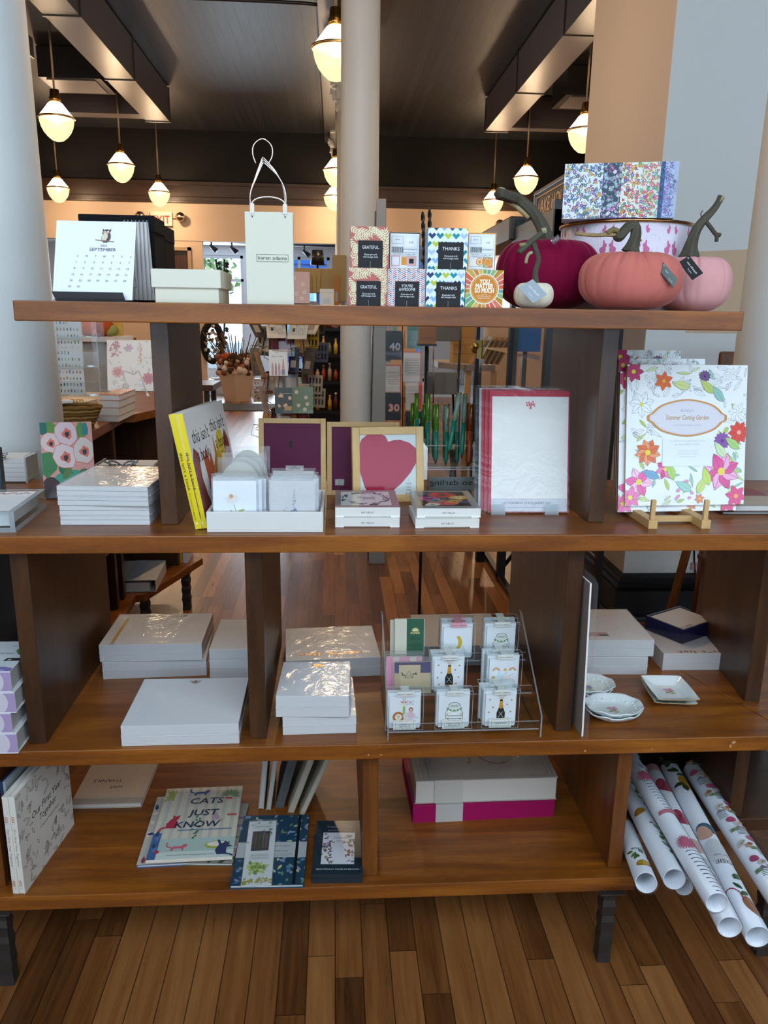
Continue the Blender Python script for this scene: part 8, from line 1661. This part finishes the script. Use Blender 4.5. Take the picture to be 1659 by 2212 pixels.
# --- birthday card rack right of the middle column
RY = 5.6; t = T('card_rack', 'black and clear acrylic rack of birthday cards right of the middle column', 'rack', (at(812, 800, y=RY).x, RY, 0)); m = MB('plastic', '#121214'); m.box(0, .1, 0, .035, .3, 2.0); m.obj('post', t); m = MB('acrylic')
for k, (xa_, xb_) in enumerate(((826, 868), (874, 932))):
    for py in (742, 800, 860, 920): p0_, p1_ = at(xa_, py, y=RY), at(xb_, py, y=RY); X0, X1 = p0_.x - t.location.x, p1_.x - t.location.x; m.box(X0, -.03, p0_.z - .03, X1, -.027, p0_.z + .09); m.box(X0, -.03, p0_.z - .033, X1, .05, p0_.z - .03); m.box(X0, -.027, p0_.z - .03, X0 + .003, .05, p0_.z + .09)
m.obj('pockets', t); m = MB('metal', '#8a8480')
for px in (822, 870, 936): m.tube([at(px, 690, y=RY + .06) - t.location, at(px, 960, y=RY + .06) - t.location], .005, 6)
m.obj('wire_frame', t)
def num(s):
    def f(p, W, H):
        for q, c in ((8, '#5f9a8a'), (5, '#d9a040'), (2.5, '#c93a3a')): p.text(s, W * .6, H * .36 - q, 66, c, w=W * .62, bold=2)
        p.text(s, W * .6, H * .36, 66, '#d8a0a0' if s == '30' else '#a9c0d6', w=W * .60, bold=1.6)
    return f
def wordy(lines, band=True):
    def f(p, W, H):
        if band: p.rect(W * .93, 0, W * .07, H, '#d94a34'); p.rect(0, H * .965, W, H * .035, '#d94a34')
        for i, s in enumerate(lines): p.text(s, W * .5, H * (.70 - .085 * i), 9.5, '#3c3a3a', w=min(W * .74, 7.5 * len(s)))
    return f
G_ = 'birthday cards in the acrylic rack'
ccard('black card with a striped 40 at the top left of the birthday rack', 849, 777, .125, .20, RY, '#1d1e2c', .05, 0, num('40'), G_); ccard('black card with a striped 30 at the bottom left of the birthday rack', 847, 908, .125, .20, RY, '#1d1c26', .05, 0, num('30'), G_)
ccard('white HAPPY BIRTHDAY card with red edges in the left column of the rack', 848, 846, .12, .19, RY, '#cfc8c2', .05, 0, wordy(['HAPPY BIRTHDAY', '', 'SO HOPEFULLY', 'NOW YOU ARE OLD', 'AND SICK OF', 'YOUR SHIT']), G_)
ccard("white card lettered I'm at that delusional age in the right column", 890, 824, .13, .21, RY, '#cfc8c2', .05, 0, wordy(["I'M AT THAT", 'DELUSIONAL AGE', 'WHERE I THINK', 'EVERYONE MY AGE', 'LOOKS WAY OLDER', 'THAN I DO.']), G_)
ccard('white MIDLIFE CRISIS card with a wide red stripe in the right column', 895, 885, .13, .20, RY, '#cfc8c2', .05, 0, lambda p, W, H: (p.rect(W * .72, 0, W * .2, H, '#d93a26'), p.text('MIDLIFE CRISIS', W * .36, H * .66, 9, '#3c3a3a', w=W * .62), p.text('INCOMING', W * .36, H * .56, 9, '#3c3a3a', w=W * .4)), G_)
ccard('teal card with pale lettering at the top right of the birthday rack', 897, 753, .115, .21, RY, '#3f7a76', .05, 0, lambda p, W, H: (p.text('HAPPY BIRTHDAY', W * .5, H * .75, 9, '#7aa6a0', w=W * .7), p.text('DAD', W * .5, H * .1, 40, '#6a9a96', w=W * .8)), G_)
ccard('teal card half hidden behind the 40 card', 843, 730, .10, .17, RY + .07, '#6a9a86', .05, 0, d_none, G_); ccard('red-topped white card behind the 40 card', 832, 810, .08, .18, RY + .05, '#cfc4ba', .05, 0, lambda p, W, H: p.rect(0, H * .96, W, H * .04, '#d94a34'), G_); ccard('pink card strip at the left of the birthday rack', 824, 875, .035, .18, RY + .06, '#c9487a', .0, 0, d_none, G_); ccard('black card under the midlife card in the right column', 893, 930, .12, .14, RY, '#1a1826', .05, 0, num('20'), G_)
# --- grey chairs, table with boxes
for k, (px, py, yy, lab) in enumerate(((961, 737, 6.6, 'grey metal folding chair back at the upper level behind the pens'), (953, 852, 6.0, 'grey metal folding chair back at the lower level behind the pens'))):
    c = at(px, py, y=yy); t = T('folding_chair', lab, 'chair', (c.x, yy, 0)); m = MB('plastic', '#777773'); zc = c.z; m.box(-.13, 0, zc, .13, .012, zc + .17); m.obj('backrest', t, bevel=.01); m = MB('plastic', '#5c5c58'); m.box(-.13, 0, zc - .42, .12, .30, zc - .405); m.obj('seat', t, bevel=.01)
    for x_ in (-.14, .13): m = MB('plastic', '#262628'); m.tube([(x_, 0, zc + .12), (x_, .05, zc - .42), (x_, .3, 0)], .011, 8); m.obj('leg', t); m = MB('plastic', '#262628'); m.tube([(x_, .32, zc - .42), (x_, -.06, 0)], .011, 8); m.obj('leg', t)
TY = 6.6; xa_, xb_ = at(958, 790, y=TY).x, at(1070, 790, y=TY).x; zt = at(990, 788, y=TY).z
t = T('work_table', 'grey-topped table with orange wooden legs behind the stationery sets', 'table', (xa_, TY, 0)); m = MB('plastic', '#8f8a86'); m.prism([(0, .35), (.20, 0), (xb_ - xa_, 0), (xb_ - xa_, .8), (0, .8)], zt - .05, zt, top='#a9a39c'); m.obj('table_top', t)
for x_ in (.20, .42): m = MB('pine', ); m.box(x_, .05, 0, x_ + .05, .10, zt - .05); m.obj('leg', t)
for k, (w_, h_, dz_) in enumerate(((.24, .075, 0), (.24, .07, .076), (.24, .07, .147), (.26, .16, .218))): m = MB('kraft', '#b9935f'); m.box(0, 0, 0, w_, .2, h_); one('kraft_box', ['bottom', 'second', 'third', 'topmost'][k] + ' tan cardboard box of the pile on the grey table', 'box', m, (xa_ + .12 - (.03 if k == 3 else 0), TY + .28, zt + .001 + dz_), bevel=.003)
for k in range(6):
    m = MB('kraft', '#a98655' if k != 1 else '#ccd0dc'); m.box(0, 0, 0, .012, .16, .26); o = one('folder', ['rearmost tan', 'white floral', 'third tan', 'fourth tan', 'fifth tan', 'last tan'][k] + ' folder leaning right on the grey table', 'folder', m, (xa_ + .25 + .045 * k, TY + .06, zt + .003), grp='folders leaning on the grey table'); o.rotation_euler = (0, .48, 0)
# --- glass cabinet with LAKE HOUSE sign
CX_, C0, C1 = .95, 3.5, 5.3; BK = '#111213'
t = T('glass_cabinet', 'black-framed glass cabinet standing left of the orange pier', 'cabinet', (CX_, C0, 0))
for y_, z0_, z1_ in ((0, 0, 2.0), (.74, 0, 2.0), (1.75, 0, 1.95)):
    m = MB('plastic', BK); m.box(0, y_, z0_, .045, y_ + .05, z1_); m.obj('post', t, bevel=.002); m = MB('plastic', BK); m.box(.32, y_, z0_, .35, y_ + .04, z1_); m.obj('post', t)
m = MB('plastic', '#3a322c'); m.box(-.03, .76, 1.90, .34, 1.82, 2.02); m.obj('cornice', t, bevel=.008); m = MB('plastic', BK); m.box(-.005, 0, 1.84, .35, .80, 1.96); m.obj('header', t); m = MB('plastic', BK); m.box(0, 0, .50, .35, 1.8, .56); m.obj('bottom_rail', t); m = MB('plastic', BK); m.box(0, 0, .02, .03, 1.8, .05); m.obj('stretcher', t); m = MB('plastic', BK); m.tube([(.015, .79, .04), (.33, .78, .48)], .012, 6); m.obj('brace', t)
for z_ in (.95, 1.30, 1.62): m = MB('glass'); m.box(.03, .05, z_, .32, 1.75, z_ + .008); m.obj('glass_shelf', t)
for y0_, y1_ in ((.05, .74), (.79, 1.75)): m = MB('glass'); m.box(.012, y0_, .56, .018, y1_, 1.86); m.obj('glass_pane', t)
m = MB('metal', '#b39a5a'); m.sphere((-.03, 1.6, 1.32), .022, 10); m.sphere((-.02, 1.66, 1.30), .03, 10); m.box(-.02, 1.60, 1.24, .01, 1.66, 1.36); m.obj('handle', t)
t = T('shop_sign', 'framed black LAKE HOUSE sign standing on the glass cabinet', 'sign', (CX_ + .10, 3.5, 1.962)); m = MB('metal', '#6a6460'); L_ = .72; hs = .17
m.box(-.02, 0, 0, .02, L_, .018); m.box(-.02, 0, hs - .018, .02, L_, hs); m.box(-.02, 0, .018, .02, .018, hs - .018); m.box(-.02, L_ - .018, .018, .02, L_, hs - .018); m.obj('frame', t, bevel=.002); m = MB('gloss', '#0c0d0e'); m.box(-.012, .018, .018, .012, L_ - .018, hs - .018); m.obj('panel', t)
m = MB('plastic'); m.plane((-.0125, L_, 0), (0, -1, 0), (0, 0, 1), .0003); m.text('LAKE HOUSE', L_ * 500, 52, 90, '#b98a55', w=L_ * 760, bold=1.5); m.frame(40, 34, L_ * 1000 - 80, hs * 1000 - 68, 6, '#b98a55'); m.obj('lettering', t)
for k, (y_, z_, lab, nm, cat_) in enumerate(((3.62, 1.32, 'bundle of tan card tags fanned in the glass cabinet', 'tag_bundle', 'tags'), (3.66, .965, 'black ribbon spool with gold ring in the glass cabinet', 'ribbon_spool', 'spool'), (4.15, .965, 'small clear display box with red lid in the glass cabinet', 'clear_box', 'box'), (4.45, 1.32, 'blue box on the middle shelf of the glass cabinet', 'blue_box', 'box'), (3.85, .96, 'crumpled gold ornament at the bottom right of the glass cabinet', 'gold_ornament', 'ornament'))):
    m = MB('kraft', '#a07c58')
    if k == 0: [m.box(-.03 + .012 * j, -.05, 0, -.022 + .012 * j, .05, .14 + .01 * (j % 3), col=['#a07c58', '#b8916a', '#8a6848'][j % 3]) for j in range(9)]
    elif k == 1: m.M = Matrix.Rotation(PI / 2, 4, 'Y'); m.lathe([(.05, -.04), (.055, 0), (.05, .04)], 20, col='#15130f', mat='plastic'); m.lathe([(.056, -.05), (.06, -.045), (.056, -.04)], 20, col='#b3934a', mat='metal'); m.M = Matrix.Identity(4)
    elif k == 2: m.box(-.06, -.08, 0, .06, .08, .12, mat='acrylic_edge'); m.box(-.062, -.082, .12, .062, .082, .135, col='#8a2a30')
    elif k == 3: m.box(-.05, -.1, 0, .08, .1, .16, col='#2e5f96')
    else:
        for j in range(9): m.sphere((rb.uniform(-.05, .05), rb.uniform(-.06, .06), .02 + .03 * rb.random()), .03, 7, col='#b8923a', mat='metal')
    one(nm, lab, cat_, m, (CX_ + .12, y_, z_ + (.055 if k == 1 else .012 if k == 4 else .0)))
# --- behind the card boxes: twisted candles, grey ladder top
for k, (px, lean) in enumerate(((917, -.06), (928, .01))):
    p0_, p1_ = at(px + (3 if k == 0 else 0), 640, y=2.9), at(px - (4 if k == 0 else 0), 458 - (6 if k else 0) + (0), y=2.9); m = MB('plastic', '#151414'); N = 40
    for s_ in (0, PI): m.tube([p0_.lerp(p1_, j / N) + Vector((.0035 * math.cos(j * .75 + s_), .0035 * math.sin(j * .75 + s_), 0)) for j in range(N + 1)], .0042, 6)
    m.tube([p1_, p1_ + Vector((0, 0, .006))], .001, 4, col='#a0705a'); one('twisted_candle', ['left black twisted taper candle behind the THANKS boxes', 'right, slightly taller black twisted taper candle behind the THANKS boxes'][k], 'candle', m)
m = MB('board', ); c = at(924, 645, y=2.9); m.box(-.03, -.03, -.16, .03, .03, .045); one('candle_holder', 'brown wooden block holding the twisted candles', 'holder', m, c)
zq = c.z - .16; t = T('pedestal', 'slim dark pedestal stand carrying the candle holder', 'stand', (c.x, 2.9, 0)); m = MB('plastic', '#1a1918'); m.box(-.034, -.034, zq - .008, .034, .034, zq); m.obj('top', t); m = MB('plastic', '#1a1918'); m.tube([(0, 0, 0), (0, 0, zq - .008)], .006, 8); m.lathe([(.12, 0), (.12, .012), (0, .02)], 20); m.obj('stem', t)
t = T('step_ladder', 'top of a grey folding ladder behind the GRATEFUL boxes', 'ladder', (at(823, 500, y=4.6).x, 4.6, 0)); zt = at(823, 422, y=4.6).z
m = MB('plastic', '#7d7b76'); m.mesh([(-.05, 0, 0), (.05, 0, 0), (.035, .12, zt), (-.02, .12, zt), (-.05, .03, 0), (.05, .03, 0), (.035, .15, zt), (-.02, .15, zt)], [(0, 1, 2, 3), (7, 6, 5, 4), (0, 4, 5, 1), (1, 5, 6, 2), (2, 6, 7, 3), (3, 7, 4, 0)]); m.obj('rail', t, bevel=.003); m = MB('plastic', '#2a2a2a'); m.mesh([(-.055, .06, 0), (-.05, .06, 0), (-.02, .155, zt * .97), (-.028, .155, zt * .97), (-.055, .3, 0), (-.05, .3, 0), (-.02, .17, zt * .97), (-.028, .17, zt * .97)], [(0, 1, 2, 3), (7, 6, 5, 4), (0, 4, 5, 1), (1, 5, 6, 2), (3, 7, 4, 0)]); m.obj('rear_leg', t)
# --- right rear: chair, easel leg, cord with a flag
t = T('wooden_chair', 'brown wooden chair seen between the colouring books and right column', 'chair', (2.02, 3.28, 0)); m = MB('upright_light'); zc = 1.36; m.box(-.37, 0, .86, .1, .02, 1.375); m.obj('backrest', t, bevel=.05)
for x_ in (-.34, .05): m = MB('upright_light'); m.box(x_, 0, 0, x_ + .04, .04, .86); m.obj('leg', t); m = MB('upright_light'); m.box(x_, -.4, 0, x_ + .04, -.36, .44); m.obj('leg', t)
m = MB('upright_light'); m.box(-.36, -.40, .44, .10, .02, .47); m.obj('seat', t, bevel=.01)
m = MB('fabric', '#c9c9cc'); m.sphere((0, 0, 0), .14, 20, sz=1.1); one('white_cushion', 'pale round cushion on the chair beside the right column', 'cushion', m, (1.80, 3.05, 1.13)) if False else None
m = MB('upright_light'); A_, B_ = at(1482, 1195, y=3.3), at(1450, 1312, y=3.3); dv = (A_ - B_).normalized(); m.tube([B_ - dv * (B_.z / dv.z) + Vector((0, 0, .001)), A_ + dv * .5], .022, 4, smooth=False); one('easel_leg', 'slanted brown wooden pole in front of the black skirting', 'pole', m)
m = MB('plastic', '#0b0b0b'); m.tube(smooth_path([at(1499, 1110, y=3.684), at(1500, 1210, y=3.684), at(1502, 1236, y=3.684)], 4), .004, 6); one('wall_cord', 'black cord hanging in front of the grey wall', 'cord', m)
p0_ = at(1492, 1231, y=3.682); m = MB('paper', '#c9b0b0'); m.box(0, 0, 0, .028, .001, .04); 
for j in range(5): m.box(0, -.0003, .004 + .008 * j, .028, 0, .007 + .008 * j, col='#9a3a44')
one('small_flag', 'tiny striped paper flag stuck on the black cord', 'flag', m, p0_, 0)
# ---- a brown rack foot standing behind the second tier (seen under it)
m = MB('plastic', '#0c0c0d'); c = at(1036, 1212, z=0); m.box(-.025, -.025, 0, .025, .025, 1.0); one('rack_post', 'black square post foot on the floor beyond the third tier', 'post', m, c)
